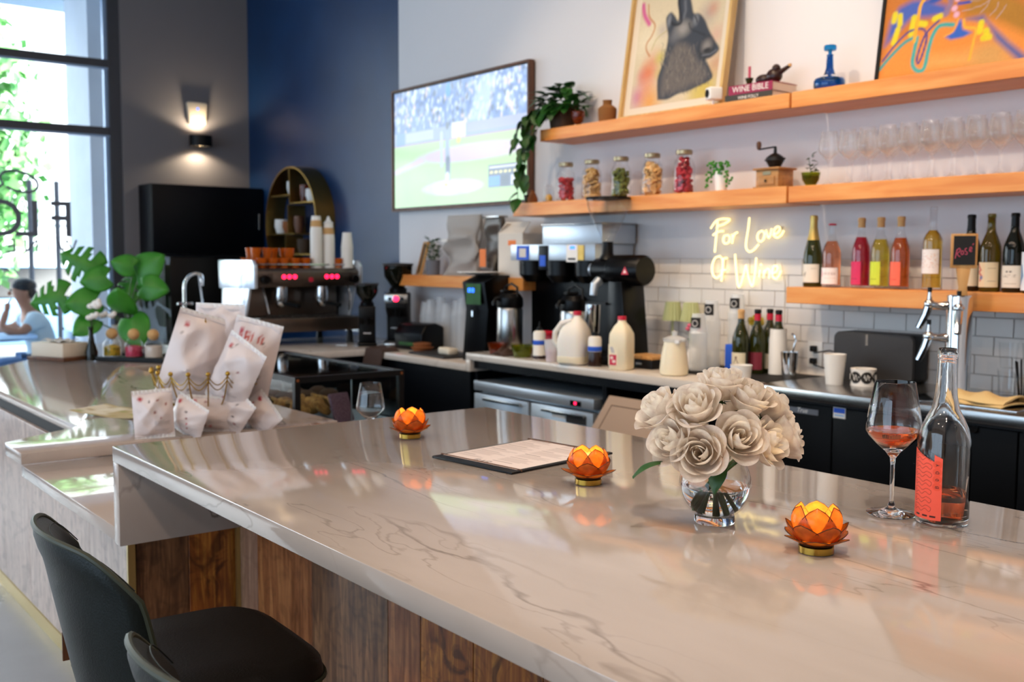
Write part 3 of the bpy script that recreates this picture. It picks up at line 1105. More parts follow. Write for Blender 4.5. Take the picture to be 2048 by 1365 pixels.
# wine glass profile shared by every stemmed glass
def glass_prof(h=.237, foot=.0425, stem=.004, zb=.107, zm=.15, rm=.048, rr=.0345, t=.0011):
    out = [(0, 0), (foot, .0005), (foot, .002), (.02, .0055), (.007, .012), (stem, .025), (stem * .9, zb - .02), (stem * 1.3, zb - .006), (.014, zb + .006),
           (rm * .62, zb + (zm - zb) * .45), (rm * .93, zb + (zm - zb) * .82), (rm, zm), (rm * .985, zm + (h - zm) * .15), (rm * .88, zm + (h - zm) * .5), (rr, h - .001), (rr - t * .5, h)]
    inn = [(rr - t, h - .001), (rm * .88 - t, zm + (h - zm) * .5), (rm * .985 - t, zm + (h - zm) * .15), (rm - t, zm), (rm * .93 - t, zb + (zm - zb) * .82 + .0006), (rm * .62 - t, zb + (zm - zb) * .45 + .001), (.013, zb + .0085), (0, zb + .006)]
    return out, inn


def wine_glass(label, loc, wine=True, group=None, seg=40):
    t = thing('wine_glass', label, 'wine glass', loc, 0, group)
    o, i = glass_prof()
    part('glass_body', MB().lathe(o + i, seg), 'glass', t, sharp=60)
    if wine:
        e = .0004
        zs = .1515
        pr = [(0, i[-1][1] + e), (i[-2][0] - e, i[-2][1] + e), (i[-3][0] - e, i[-3][1] + e), (i[-4][0] - e, i[-4][1]), (i[-5][0] - e, i[-5][1]), (i[-5][0] - .0009, zs), (0, zs)]
        part('wine', MB().lathe(pr, seg), 'rose_wine', t, sharp=60)
    return t


wine_glass('stemmed glass of orange rose wine beside the clear bottle on the bar', (-1.014, 1.649, ZI))
wine_glass('empty stemmed glass standing behind the bar next to the pastry case', (-3.0, 1.74, .8682), False)

# clear half-full rose bottle with a coral label
bt = thing('wine_bottle', 'clear half-empty wine bottle with coral printed label on the bar', 'bottle', (-.926, 1.662, ZI), R(0))
op = [(0, .006), (.025, .004), (.036, 0), (.0425, .003), (.0437, .012), (.0437, .13), (.0425, .145), (.0385, .165), (.031, .182), (.0228, .198), (.0185, .22), (.0165, .244), (.0152, .275), (.0152, .285), (.0163, .287), (.0163, .294), (.0150, .296), (.0150, .301), (.0135, .302)]
ip = [(.0118, .301), (.0125, .275), (.0138, .244), (.0158, .22), (.020, .198), (.0282, .182), (.0357, .165), (.0397, .145), (.0408, .13), (.0408, .014), (.034, .006), (.02, .010), (0, .012)]
part('glass_body', MB().lathe(op + ip, 40), 'glass', bt, sharp=60)
part('wine', MB().lathe([(0, .0126), (.02, .0106), (.034, .0066), (.0404, .0145), (.0404, .052), (0, .052)], 40), 'rose_wine', bt, sharp=60)
lp = Paint(64, 120, .064, .118, 'ee5a44')
for k in range(7):
    y = .012 + k * .0145
    lp.stroke(s2([(.006, y + .005), (.012, y + .001), (.020, y + .005), (.028, y + .001), (.036, y + .006), (.044, y + .002), (.047, y + .008), (.038, y + .012), (.030, y + .008), (.02, y + .012), (.010, y + .011), (.006, y + .005)]), .0009, '8a2a1e', .5, .9)
    lp.blob(.012, y + .006, .0028, .0028, 'd8402c', .3)
for k, ch in enumerate('BODY'):
    lp.blob(.056, .058 + k * .0125, .0075, .0068, 'e24c30', .1)
    lp.text(ch, .0585, .0555 + k * .0125, .005, .0011, '2a0f0c', rot=PI / 2)
for x, y in ((.02, .006), (.036, .006), (.05, .006)):
    lp.rect(x - .005, x + .005, y - .0012, y + .0012, '3a1512')
def lab_out(x, y):
    """label outline: slanted head and rounded side"""
    return y < .118 - max(0, (x - .006)) * .42 + (.012 if x > .05 and y < .112 else 0)
m_ = MB()
N_, M_ = 64, 120
base_a = R(-146)
vs = []
for j in range(M_):
    for i in range(N_):
        x, y = i / 63 * .064, j / 119 * .118
        a = base_a + x / .0439
        vs.append((.0439 * math.cos(a), .0439 * math.sin(a), .012 + y))
fs = [(j * N_ + i, j * N_ + i + 1, (j + 1) * N_ + i + 1, (j + 1) * N_ + i) for j in range(M_ - 1) for i in range(N_ - 1) if lab_out(i / 63 * .064, j / 119 * .118)]
m_.add(vs, fs)
m_.col = lp.c.reshape(-1, 3)
part('label', m_, 'painted', bt)
part('back_label', MB().grid(lambda u, v: (.0438 * math.cos(R(45) + u * R(85)), .0438 * math.sin(R(45) + u * R(85)), .025 + v * .105), 12, 2), 'label_white', bt)

# vase and roses
VX, VY = -1.165, 1.352
vs_ = thing('glass_vase', 'clear round glass vase with water holding white roses', 'vase', (VX, VY, ZI))
def sph(r, z0, a0, a1, n, c):
    return [(r * math.sin(a), c - r * math.cos(a)) for a in np.linspace(a0, a1, n)]
part('foot', MB().lathe([(0, .002), (.024, .001), (.033, 0), (.035, .004), (.034, .011), (.0335, .0135), (0, .0138)], 36), 'glass', vs_, sharp=60)
o_ = [(0, .0141), (.0336, .0141)] + sph(.0615, 0, R(33), R(136), 14, .066) + [(.044, .114), (.0455, .117)]
i_ = [(.0445, .117), (.0425, .113)] + sph(.0585, 0, R(135), R(30), 14, .066) + [(.012, .0155), (0, .0155)]
part('glass_body', MB().lathe(o_ + i_, 44), 'glass_thin', vs_, sharp=60)
wp = [(0, .0162), (.012, .0162)] + [(r - .0004, z) for r, z in sph(.0581, 0, R(30), R(88), 10, .066)]
wp.append((0, wp[-1][1]))
part('water', MB().lathe(wp, 40), 'water', vs_, sharp=60)


def rose_petal(Rk, H, PH, curl, sp):
    def fn(u, v):
        s = u * 2 - 1
        ph = PH * (.35 + .65 * math.sin(PI * min(1, .12 + .80 * v)) ** .7)
        a = s * ph
        edge = 1 - .16 * abs(s) ** 2.2
        vv = v * edge
        r = Rk * (math.sin(min(1, vv * 1.25) * PI * .5) ** .6 if vv > 0 else 0) + .0012
        r *= 1 - (.45 if Rk < .016 else .16 if Rk < .022 else 0) * max(0, vv - .5) ** 1.5 * 2
        r += curl * max(0, vv - .60) ** 1.5 * 3.0 + sp * s
        z = H * vv ** 1.05 - curl * max(0, vv - .70) ** 2 * 6.0
        z += .0009 * math.sin(4 * s + Rk * 900) * v * v
        return (r * math.cos(a), r * math.sin(a), z)
    return fn


ROSE = []
for Rk, H, PH, curl, sp, n, off in ((.0055, .050, 1.7, .0, .0012, 3, 0), (.0115, .052, 1.4, .0, .0016, 3, .5), (.0185, .052, 1.15, .002, .002, 4, .9), (.0265, .048, 1.0, .007, .0024, 5, .2), (.0335, .041, .95, .013, .0026, 5, .7)):
    me = mesh_of('petal', MB().grid(rose_petal(Rk, H, PH, curl, sp), 13, 11), sharp=180)
    me.materials.append(MATS['rose_petal'])
    ROSE.append((me, n, off))
sep = mesh_of('sepal', MB().grid(lambda u, v: ((.004 + .014 * v), (u - .5) * .008 * (1 - v), -.002 - .004 * v + .004 * v * v), 3, 5), sharp=180)
sep.materials.append(MATS['leaf_rose'])
leafm = mesh_of('leaf', MB().grid(lambda u, v: ((u - .5) * .032 * math.sin(PI * min(.98, v + .02)) ** .8, .055 * v, .010 * math.sin(v * 2) - .008 * abs(u - .5) - .02 * v * v), 5, 9), sharp=180)
leafm.materials.append(MATS['leaf_rose'])


def rose(bx, by, bz, dirv, sc, label, rz, leaf=None):
    """bloom base at (bx, by, bz) relative to the vase; the stem runs down into the water"""
    d = Vector(dirv).normalized()
    q = d.to_track_quat('Z', 'Y')
    t = thing('rose', label, 'rose', (VX + bx, VY + by, ZI + bz), 0, 'white roses in the round vase', rot=q.to_euler())
    for me, n, off in ROSE:
        for k in range(n):
            p = part('petal', me, None, t, rot=(random.uniform(-.05, .05), random.uniform(-.05, .05), rz + off + k * 2 * PI / n + random.uniform(-.1, .1)))
            p.scale = (sc, sc, sc * random.uniform(.94, 1.05))
    for k in range(5):
        part('sepal', sep, None, t, rot=(0, 0, k * 2 * PI / 5))
    inv = q.inverted()
    end = Vector((-bx * .45 + random.uniform(-.012, .012), -by * .45 + random.uniform(-.012, .012), .022))
    top = Vector((bx, by, bz))
    mid = Vector((bx * .22, by * .22, .108))
    pts = []
    for k in range(11):
        u = k / 10
        p = top * (1 - u) ** 2 + mid * 2 * u * (1 - u) + end * u * u
        if u > .55:
            rr_ = math.hypot(p.x, p.y)
            if rr_ > .04:
                p.x *= .04 / rr_
                p.y *= .04 / rr_
        pts.append(inv @ (p - top))
    part('stem', MB().tube(pts, [.0028] * 11, 7), 'stem_green', t)
    if leaf is not None:
        lf = part('leaf', leafm, None, t)
        lf.matrix_parent_inverse = Matrix()
        lf.location = inv @ Vector(leaf[:3])
        lf.rotation_euler = (q.inverted() @ Vector(leaf[3:6]).normalized().to_track_quat('Y', 'Z')).to_euler()
    return t


# camera-facing frame at the vase: right = (.615, .788), toward viewer = (.65, -.76)
def cf(rx, fz, z):
    return (.615 * rx + .652 * fz, .788 * rx - .758 * fz, z)


RL = [((-.060, .045, .150), (-.55, .62, .45), 1.0, 'white rose opening low beside the dark leaf tip'),
      ((-.022, .060, .138), (-.12, .95, .30), 1.12, 'white rose with a tight swirled heart above the vase rim'),
      ((-.080, .00, .186), (-.75, .25, .75), 1.1, 'plump white rose bud turned away at the bouquet side'),
      ((-.030, .03, .196), (-.18, .62, .80), 1.1, 'white rose with a creamy cupped centre in the bouquet top row'),
      ((.030, .050, .158), (.25, .82, .42), 1.08, 'cream rose facing out in the middle of the bouquet'),
      ((.062, .030, .146), (.70, .45, .30), 1.08, 'cream rose leaning sideways over the vase rim'),
      ((.095, -.005, .150), (.95, .05, .32), 1.05, 'loose cream rose with a drooping outer petal at the bouquet edge'),
      ((.008, -.01, .222), (.05, .20, 1.0), 1.12, 'tall white rose standing highest in the bouquet'),
      ((.045, .0, .205), (.35, .35, .9), 1.1, 'cream rose high in the bouquet beside the tallest bloom'),
      ((.078, -.025, .190), (.7, -.1, .75), 1.02, 'half-hidden cream rose behind the upper blooms'),
      ((-.05, -.04, .185), (-.4, -.5, .8), 1.0, 'white rose at the back of the bouquet'),
      ((.03, -.055, .175), (.2, -.7, .7), 1.0, 'cream rose hidden at the far side of the bouquet')]
for k, (p, d, sc, lb_) in enumerate(RL):
    b_ = cf(*p[:2], p[2] - .012)
    dv = cf(d[0], d[1], d[2])
    lf_ = None
    if k == 0:
        a_ = cf(-.028, .02, -.02)
        v_ = cf(-.9, .1, -.25)
        lf_ = (*a_, *v_)
    if k == 1:
        a_ = cf(.035, -.005, -.012)
        v_ = cf(-.35, .55, -.7)
        lf_ = (*a_, *v_)
    rose(*b_, dv, sc, lb_, k * 1.3, lf_)

# ---------------------------------------------------------------- things on the wall shelves
ZT, ZT2, ZM, ZM2, ZL, ZS = 2.2452, 2.2442, 1.8432, 1.8402, 1.4032, 1.4102


def heart_leaf(L, W, droop=.25, n=7):
    return lambda u, v: ((u - .5) * W * (math.sin(PI * min(.995, v ** .62)) ** .8 if v > 0 else .0) * 1.0, L * v, -droop * L * v * v + .18 * W * abs(u - .5) * 2 * (1 - v))


pothos_leaf = mesh_of('leaf', MB().grid(heart_leaf(.074, .062, .35), 5, 7), sharp=180)
pothos_leaf.materials.append(MATS['leaf_dark'])


def aim(o, d, upv=(0, 0, 1)):
    o.rotation_euler = Vector(d).normalized().to_track_quat('Y', 'Z').to_euler()


pl = thing('hanging_plant', 'bushy green pothos in a brown planter trailing off the upper shelf end', 'plant', (-4.475, 3.84, ZT))
part('planter', MB().lathe([(0, 0), (.065, 0), (.085, .12), (.088, .125), (.08, .125), (.078, .115), (0, .112)], 24), 'planter_brown', pl)
rg = random.Random(5)
for k in range(78):
    a = rg.uniform(0, 2 * PI)
    e = rg.uniform(-.3, 1.3)
    r = rg.uniform(.02, .14)
    p = Vector((r * math.cos(a), r * .75 * math.sin(a), .12 + rg.uniform(-.03, .11) * (1.2 - r * 4)))
    if p.y > .09:
        p.y = .09
    o = part('leaf', pothos_leaf, None, pl, loc=p)
    d_ = Vector((math.cos(a), math.sin(a) - .3, e - .3))
    aim(o, d_)
    s_ = rg.uniform(.8, 1.35)
    o.scale = (s_, s_, s_)
vines = [[(-.06, -.06, .13), (-.16, -.11, .10), (-.19, -.13, -.04), (-.19, -.14, -.17), (-.215, -.15, -.3), (-.205, -.15, -.42)],
         [(-.02, -.08, .12), (-.11, -.13, .07), (-.13, -.14, -.07), (-.145, -.15, -.2), (-.16, -.15, -.31)],
         [(.02, -.08, .12), (-.04, -.13, .06), (-.06, -.14, -.03), (-.075, -.14, -.09)],
         [(-.08, -.03, .13), (-.2, -.08, .1), (-.25, -.12, .01), (-.26, -.13, -.10)]]
for vi, v in enumerate(vines):
    part('vine', MB().tube(v, .0022, 5), 'stem_green', pl)
    for j in range(len(v) - 1):
        for q in (.15, .45, .75):
            p = Vector(v[j]).lerp(Vector(v[j + 1]), q)
            if j >= 4 and q < .4:
                continue
            o = part('leaf', pothos_leaf, None, pl, loc=p)
            aim(o, (rg.uniform(-.8, .8), rg.uniform(-.9, -.1), rg.uniform(-1.0, -.35)))
            s_ = rg.uniform(.85, 1.25)
            o.scale = (s_, s_, s_)

sprig = mesh_of('leaf', MB().grid(heart_leaf(.02, .014, .2), 3, 5), sharp=180)
sprig.materials.append(MATS['leaf_dark'])


def sprigs(par, n, r, z0, z1, seed, sc=1.0):
    g = random.Random(seed)
    for k in range(n):
        a = g.uniform(0, 2 * PI)
        z = g.uniform(z0, z1)
        o = part('leaf', sprig, None, par, loc=(g.uniform(0, r) * math.cos(a), g.uniform(0, r) * math.sin(a), z))
        aim(o, (math.cos(a), math.sin(a), g.uniform(-.1, 1.2)))
        s_ = sc * g.uniform(.8, 1.4)
        o.scale = (s_, s_, s_)


gb = thing('goblet_planter', 'dark brown goblet planted with a wispy sprig on the upper shelf', 'planter', (-4.33, 3.83, ZT))
part('goblet', MB().lathe([(0, 0), (.02, 0), (.018, .006), (.01, .012), (.03, .03), (.038, .06), (.037, .085), (.034, .085), (.034, .06), (0, .05)], 20), 'glass_amber', gb)
part('soil', MB().cyl(.0325, .055, .07, 18), 'soil', gb)
part('stem', MB().tube([(0, 0, .07), (.004, 0, .1), (-.004, .003, .13)], .0012, 5), 'stem_green', gb)
sprigs(gb, 14, .022, .085, .145, 3)

wj = thing('woven_jar', 'squat brown woven jar with a short neck on the upper shelf', 'jar', (-4.095, 3.83, ZT))
part('body', MB().lathe([(0, 0), (.042, 0), (.047, .01), (.05, .05), (.05, .075), (.034, .088), (.024, .094), (.024, .112), (.027, .118), (.021, .118), (.019, .095), (0, .09)], 24), 'woven', wj)

# wolf painting leaning on the wall
wp_ = thing('wolf_painting', 'framed painting of a grey wolf head howling, leaning on the wall', 'painting', (-3.665, 3.845, ZT), 0, rot=(R(-8.5), 0, 0))
FW_, FH_ = .70, .95
for a in (MB().box(-FW_ / 2, -FW_ / 2 + .018, -.02, .02, 0, FH_), MB().box(FW_ / 2 - .018, FW_ / 2, -.02, .02, 0, FH_), MB().box(-FW_ / 2 + .018, FW_ / 2 - .018, -.02, .02, 0, .018), MB().box(-FW_ / 2 + .018, FW_ / 2 - .018, -.02, .02, FH_ - .018, FH_)):
    part('frame_bar', a, 'frame_oak', wp_, bevel=.002, seg=1)
part('mat_board', MB().box(-FW_ / 2 + .018, FW_ / 2 - .018, .004, .012, .018, FH_ - .018), 'ivory_paint', wp_)
P_ = Paint(170, 230, .58, .83, 'cbbd9f')


def wv(px, py):
    """sketch pixels of the wolf picture -> canvas metres"""
    ax, ay, bx, by = 840 / .58, -140 / .58, 105 / .53, -1090 / .53
    det = ax * by - ay * bx
    return (((px - 110) * by - (py - 1090) * bx) / det, (ax * (py - 1090) - ay * (px - 110)) / det)


def W(*q):
    return [wv(*p) for p in q]


for x, y, r, c_, al in ((200, 960, .05, 'b85a90', .7), (240, 740, .035, 'b04a70', .5), (300, 700, .05, 'd0622c', .8), (340, 560, .05, 'c8805a', .6), (290, 860, .05, 'd88a6a', .6), (320, 1010, .06, 'd8902c', .8), (420, 540, .03, 'b9ae3c', .7), (420, 700, .03, 'b9a24a', .6), (860, 850, .07, 'b9a03a', .8), (800, 930, .06, 'c2ae4a', .7), (960, 620, .05, 'b87a58', .6), (880, 110, .05, '9c8a88', .6), (930, 60, .03, 'c07a60', .5), (960, 330, .04, 'c98f86', .5), (300, 330, .08, 'd8cdb0', .6), (440, 250, .03, '9a8f92', .5), (230, 400, .05, 'd6cab0', .5)):
    P_.blob(*wv(x, y), r, r, c_, .8, al)
P_.stroke(s2(W((235, -40), (250, 70), (300, 170))), .026, 'c23f86', .6, .9)
P_.stroke(s2(W((290, -40), (300, 90), (360, 190), (330, 300), (280, 380), (275, 450), (310, 520))), .010, 'b0703c', .6, .85)
P_.stroke(s2(W((480, 260), (380, 340), (330, 460))), .006, 'a59a58', .6, .7)
outl = W((400, 990), (395, 780), (440, 620), (470, 500), (495, 330), (480, 220), (475, 120), (520, 65), (560, 105), (592, 160), (600, 70), (585, -30), (600, -140), (650, -175), (700, -120), (725, 0), (745, 95), (800, 108), (850, 175), (885, 270), (930, 370), (985, 480), (915, 560), (862, 582), (895, 655), (928, 750), (890, 805), (800, 850), (700, 900), (600, 930), (500, 985))
P_.poly(s2(outl + [outl[0]], 4), '343a44', .006)
P_.poly(s2(W((430, 940), (440, 760), (490, 600), (540, 470), (600, 400), (700, 430), (760, 520), (800, 600), (860, 680), (860, 780), (700, 860), (560, 910))), '6a625c', .02, .8)
P_.blob(*wv(640, 250), .045, .035, '9a9690', .7, .85)
P_.blob(*wv(560, 330), .03, .03, '6c6c70', .7, .7)
g_ = random.Random(4)
for k in range(260):
    x, y = g_.uniform(420, 900), g_.uniform(380, 930)
    if y > 980 - (x - 400) * .3 or (x > 860 and y > 800):
        continue
    P_.stroke(W((x, y), (x + g_.uniform(-22, 22), y + g_.uniform(25, 60))), .004, g_.choice(['2c3138', '6a6258', '8a8076', '464a50', '3c4048', '777068']), .6, .55)
P_.blob(*wv(865, 465), .05, .055, '1c222c', .25, .95)
P_.blob(*wv(870, 445), .030, .030, '8d8884', .6, .8)
P_.blob(*wv(875, 490), .026, .014, '15181e', .4, .95)
P_.stroke(W((830, 540), (900, 530), (960, 490)), .008, '6c7078', .6, .7)
P_.stroke(s2(W((500, 130), (540, 190), (590, 200), (625, 170), (610, 60), (600, -60))), .016, '161c26', .5, .9)
P_.blob(*wv(505, 150), .012, .03, '868a92', .6, .7)
P_.stroke(W((660, -40), (665, 60), (650, 130)), .016, '6c7078', .8, .7)
P_.blob(*wv(765, 165), .018, .028, '7c8086', .5, .8)
P_.stroke(W((757, 130), (772, 165), (776, 195)), .007, '10131a', .4, .95)
P_.stroke(s2(W((700, 200), (720, 260), (790, 300), (850, 330))), .012, '20262f', .6, .7)
P_.noise(.06)
part('canvas', P_.mb(lambda x, y: (x - .29, .0034, y + .06)), 'painted', wp_)

sc_ = thing('security_camera', 'small white cube camera with black lens on the upper shelf', 'camera', (-3.325, 3.79, ZT), R(-25))
part('body', MB().box(-.03, .03, -.03, .035, .025, .085), 'white_plastic', sc_, bevel=.008, seg=3)
part('lens', MB().cyl(.019, -.034, -.0302, 20, (0, 0, .055), 1), 'black_gloss', sc_)
part('stand', MB().cyl(.006, .004, .0245, 10).cyl(.024, 0, .004, 20), 'white_plastic', sc_)

# books
def book(label, w, d, h, z, m, x, y, rz, title, ts):
    t = thing('book', label, 'book', (x, y, z), rz, 'books piled on the upper shelf')
    part('cover', MB().box(-w / 2, w / 2, -d / 2, d / 2, 0, .002).box(-w / 2, w / 2, -d / 2, d / 2, h - .002, h).box(-w / 2, w / 2, -d / 2, -d / 2 + .002, .002, h - .002), m, t)
    part('page_block', MB().box(-w / 2 + .002, w / 2 - .003, -d / 2 + .0025, d / 2 - .003, .0021, h - .0021), 'page', t)
    part('lettering', text_mesh('lettering', title, ts, .0003, 'CENTER'), 'label_white', t, loc=(0, -d / 2 - .0005, h * .25), rot=(R(90), 0, 0))


book('dark grey book under the magenta wine book', .262, .2, .03, ZT, 'book_dark', -3.105, 3.87, R(2), 'WINE FOLLY', .02)
book('magenta wine book lying on top of the grey book', .24, .19, .042, ZT + .0303, 'book_magenta', -3.10, 3.87, R(3), 'WINE BIBLE', .038)
ch = thing('candle_holder', 'green glass candle holder with a pink taper stub on the books', 'candle holder', (-3.17, 3.86, ZT + .0725))
part('holder', MB().lathe([(0, 0), (.016, 0), (.018, .008), (.012, .018), (.018, .034), (.02, .042), (.013, .042), (.011, .03), (0, .028)], 18), 'glass_green', ch)
part('candle', MB().cyl(.0065, .029, .095, 12), 'chalk_pink', ch)
fg = thing('carved_figurine', 'dark carved bottle-shaped animal figurine lying on the books', 'figurine', (-3.05, 3.86, ZT + .0725), R(5))
part('body', MB().ball(.032, (-.035, 0, .024), 14, 10, (1.25, .9, .75)).ball(.036, (.02, 0, .034), 14, 10, (1.1, .9, .95)).ball(.02, (.03, 0, .066), 12, 8), 'carved', fg)
part('neck', MB().tube([(.045, 0, .045), (.075, 0, .058), (.1, 0, .07)], [.014, .01, .008], 10), 'carved', fg)
part('stopper', MB().cyl(.0085, 0, .012, 10, (.1, 0, .066)), 'cork', fg)

dc = thing('blue_decanter', 'turquoise blue glass decanter with flat round stopper on the upper shelf', 'decanter', (-2.735, 3.86, ZT2))
part('bottle', MB().lathe([(0, .006), (.035, .002), (.042, 0), (.046, .006), (.062, .012), (.066, .022), (.066, .045), (.06, .056), (.04, .062), (.024, .075), (.016, .10), (.0135, .15), (.0145, .158), (.011, .158), (.010, .15), (.012, .1), (.02, .075), (.037, .066), (.056, .053), (.062, .045), (.062, .024), (.055, .014), (0, .012)], 32), 'glass_blue', dc, sharp=50)
part('stopper', MB().lathe([(0, .150), (.008, .150), (.008, .168), (.010, .172), (.024, .174), (.027, .180), (.027, .192), (.024, .197), (0, .198)], 28), 'glass_blue', dc, sharp=50)

# abstract painting in a black frame
ap = thing('abstract_painting', 'orange and blue abstract painting in a thin black frame, leaning on the wall', 'painting', (-1.94, 3.85, ZT2), 0, rot=(R(-8), 0, 0))
AW, AH = 1.12, .85
for a in (MB().box(-AW / 2, -AW / 2 + .014, -.02, .015, 0, AH), MB().box(AW / 2 - .014, AW / 2, -.02, .015, 0, AH), MB().box(-AW / 2 + .014, AW / 2 - .014, -.02, .015, 0, .008), MB().box(-AW / 2 + .014, AW / 2 - .014, -.02, .015, AH - .014, AH)):
    part('frame_bar', a, 'black_satin', ap)
A_ = Paint(210, 150, 1.09, .82, 'b86a1c')
k_ = .62 / 2048 * 1.0


def ux(px, py):
    """picture units of the sketch -> canvas metres"""
    return ((px - 110) / 1940 * .625, (1010 - (py + (px - 110) * .155)) / 1330 * .46 + .0)


A_.poly([ux(110, 1010), ux(2048, 700), ux(2048, 300), ux(1500, 250), ux(900, 250), ux(200, 600)], 'd4822e', .02)
A_.poly([ux(1480, 260), ux(2500, 700), ux(2500, -300), ux(1200, -300), ux(1200, 250)], '9a6a10', .02)
A_.poly([ux(1600, -50), ux(2500, 350), ux(2500, -400), ux(1700, -400)], 'c0601c', .03)
A_.poly([ux(760, 820), ux(1900, 760), ux(1500, 640), ux(820, 740)], 'cfa35c', .04, .8)
A_.blob(*ux(1550, 700), .07, .06, 'b98f4e', .6, .8)
A_.poly([ux(150, 600), ux(200, 300), ux(300, 140), ux(480, 60), ux(620, 50), ux(930, 130), ux(960, 220), ux(700, 260), ux(480, 270), ux(260, 480)], '3a56a8', .015)
A_.poly([ux(1210, 290), ux(1420, 250), ux(1500, 330), ux(1760, 540), ux(2020, 710), ux(1900, 745), ux(1600, 520), ux(1480, 330), ux(1300, 300)], '4a5590', .012)
A_.stroke(s2([ux(950, 0), ux(990, 100), ux(930, 230)]), .022, '7d6a8c', .5, .9)
for a, b in (((240, 300), (250, 220)), ((320, 240), (330, 340)), ((270, 560), (310, 400)), ((500, 460), (520, 260)), ((600, 330), (680, 340)), ((800, 280), (870, 250)), ((1395, 430), (1405, 330)), ((1450, 500), (1520, 490)), ((1475, 420), (1490, 470))):
    A_.stroke([ux(*a), ux(*b)], .024, 'cfc010', .3)
A_.stroke(s2([ux(110, 880), ux(250, 720), ux(420, 560), ux(540, 500)]), .014, '3a8c8c', .4)
A_.stroke(s2([ux(590, 500), ux(575, 620), ux(565, 800), ux(640, 880), ux(730, 850), ux(760, 640), ux(800, 470), ux(880, 360), ux(1050, 350)]), .016, '2f9a98', .4)
A_.stroke(s2([ux(140, 780), ux(300, 580), ux(450, 440), ux(560, 400), ux(660, 400), ux(720, 480), ux(700, 640), ux(650, 790), ux(620, 740), ux(660, 560), ux(720, 430), ux(860, 300)]), .009, '4a3a7a', .4)
A_.stroke(s2([ux(650, 30), ux(590, 120), ux(575, 300), ux(555, 540)]), .014, 'e0a01c', .4)
A_.poly([ux(640, 100), ux(760, 20), ux(790, -20), ux(830, 20), ux(910, 20), ux(860, 70), ux(760, 105)], '1d4aa0', .006)
A_.poly([ux(965, 490), ux(1070, 430), ux(1110, 340), ux(1130, 290), ux(1155, 300), ux(1180, 400), ux(1300, 440), ux(1200, 490), ux(1040, 520)], '2459b4', .006)
A_.stroke(s2([ux(950, 480), ux(1060, 420), ux(1110, 280)]), .006, 'e29a3a', .4)
A_.stroke(s2([ux(1180, 300), ux(1210, 380), ux(1340, 400), ux(1330, 560), ux(1305, 740)]), .010, 'eaa42c', .4)
A_.poly([ux(1040, 5), ux(1200, -20), ux(1120, 20)], '2a3a9a', .006)
A_.stroke([ux(1095, 110), ux(1240, 95)], .012, '2f3f9c', .4)
for x, y in ((1075, 55), (1045, 165), (1080, 235)):
    A_.blob(*ux(x, y), .012, .012, 'd0a0b8', .3)
for a in ((1150, 200, 1380, 140, 1500, 60), (1240, 90, 1380, 70, 1480, 0), (1380, 220, 1450, 150, 1470, 90), (1500, 250, 1570, 180, 1580, 110), (1580, 290, 1650, 200, 1680, 140)):
    A_.stroke(s2([ux(a[0], a[1]), ux(a[2], a[3]), ux(a[4], a[5])]), .005, 'a58a84', .5, .8)
A_.noise(.05)
part('canvas', A_.mb(lambda x, y: (x - .545, -.012, y + .012)), 'painted', ap)
part('backing', MB().box(-AW / 2 + .014, AW / 2 - .014, -.0115, .01, .008, AH - .014), 'frame_oak', ap)

# small things at the end of the middle shelf
gc = thing('green_cup', 'tiny dark green tapered cup with a shoot on the middle shelf', 'cup', (-4.77, 3.83, ZM))
part('cup', MB().lathe([(0, 0), (.014, 0), (.024, .052), (.021, .052), (.012, .006), (0, .006)], 16), 'glass_green', gc)
part('shoot', MB().tube([(0, 0, .01), (.002, 0, .07), (-.002, 0, .11)], .0013, 5), 'stem_green', gc)
bv = thing('bud_vase', 'small tan brown teardrop bud vase on the middle shelf', 'vase', (-4.702, 3.815, ZM))
part('body', MB().lathe([(0, 0), (.022, 0), (.03, .014), (.03, .026), (.02, .05), (.011, .064), (.013, .074), (.009, .074), (0, .06)], 20), 'terracotta', bv)
cl = thing('glass_cloche', 'little glass dome over an amber trinket on the middle shelf', 'cloche', (-4.598, 3.85, ZM))
part('base', MB().cyl(.036, 0, .01, 22), 'dark_wood', cl)
part('trinket', MB().lathe([(0, .0101), (.018, .0101), (.022, .03), (.014, .045), (0, .05)], 14), 'amber_fill', cl)
part('dome', MB().lathe([(.033, .0102), (.033, .07), (.028, .09), (.015, .102), (0, .105), (0, .103), (.014, .1), (.0265, .0885), (.0315, .07), (.0315, .0102)], 24), 'glass_thin', cl, sharp=60)

# preserve jars
mat('fill_red', '9c1c20', 0.5, col2='c8434a', nscale=40)
mat('fill_ginger', 'c39a58', 0.6, col2='dcbc84', nscale=30)
mat('fill_green', '7d8434', 0.6, col2='4b5a1c', nscale=40)
mat('fill_citrus', 'd9a55c', 0.6, col2='eecb90', nscale=36)
mat('fill_berry', '8c1220', 0.5, col2='c03040', nscale=30)
mat('lid_metal', 'a89878', 0.35, 0.9)


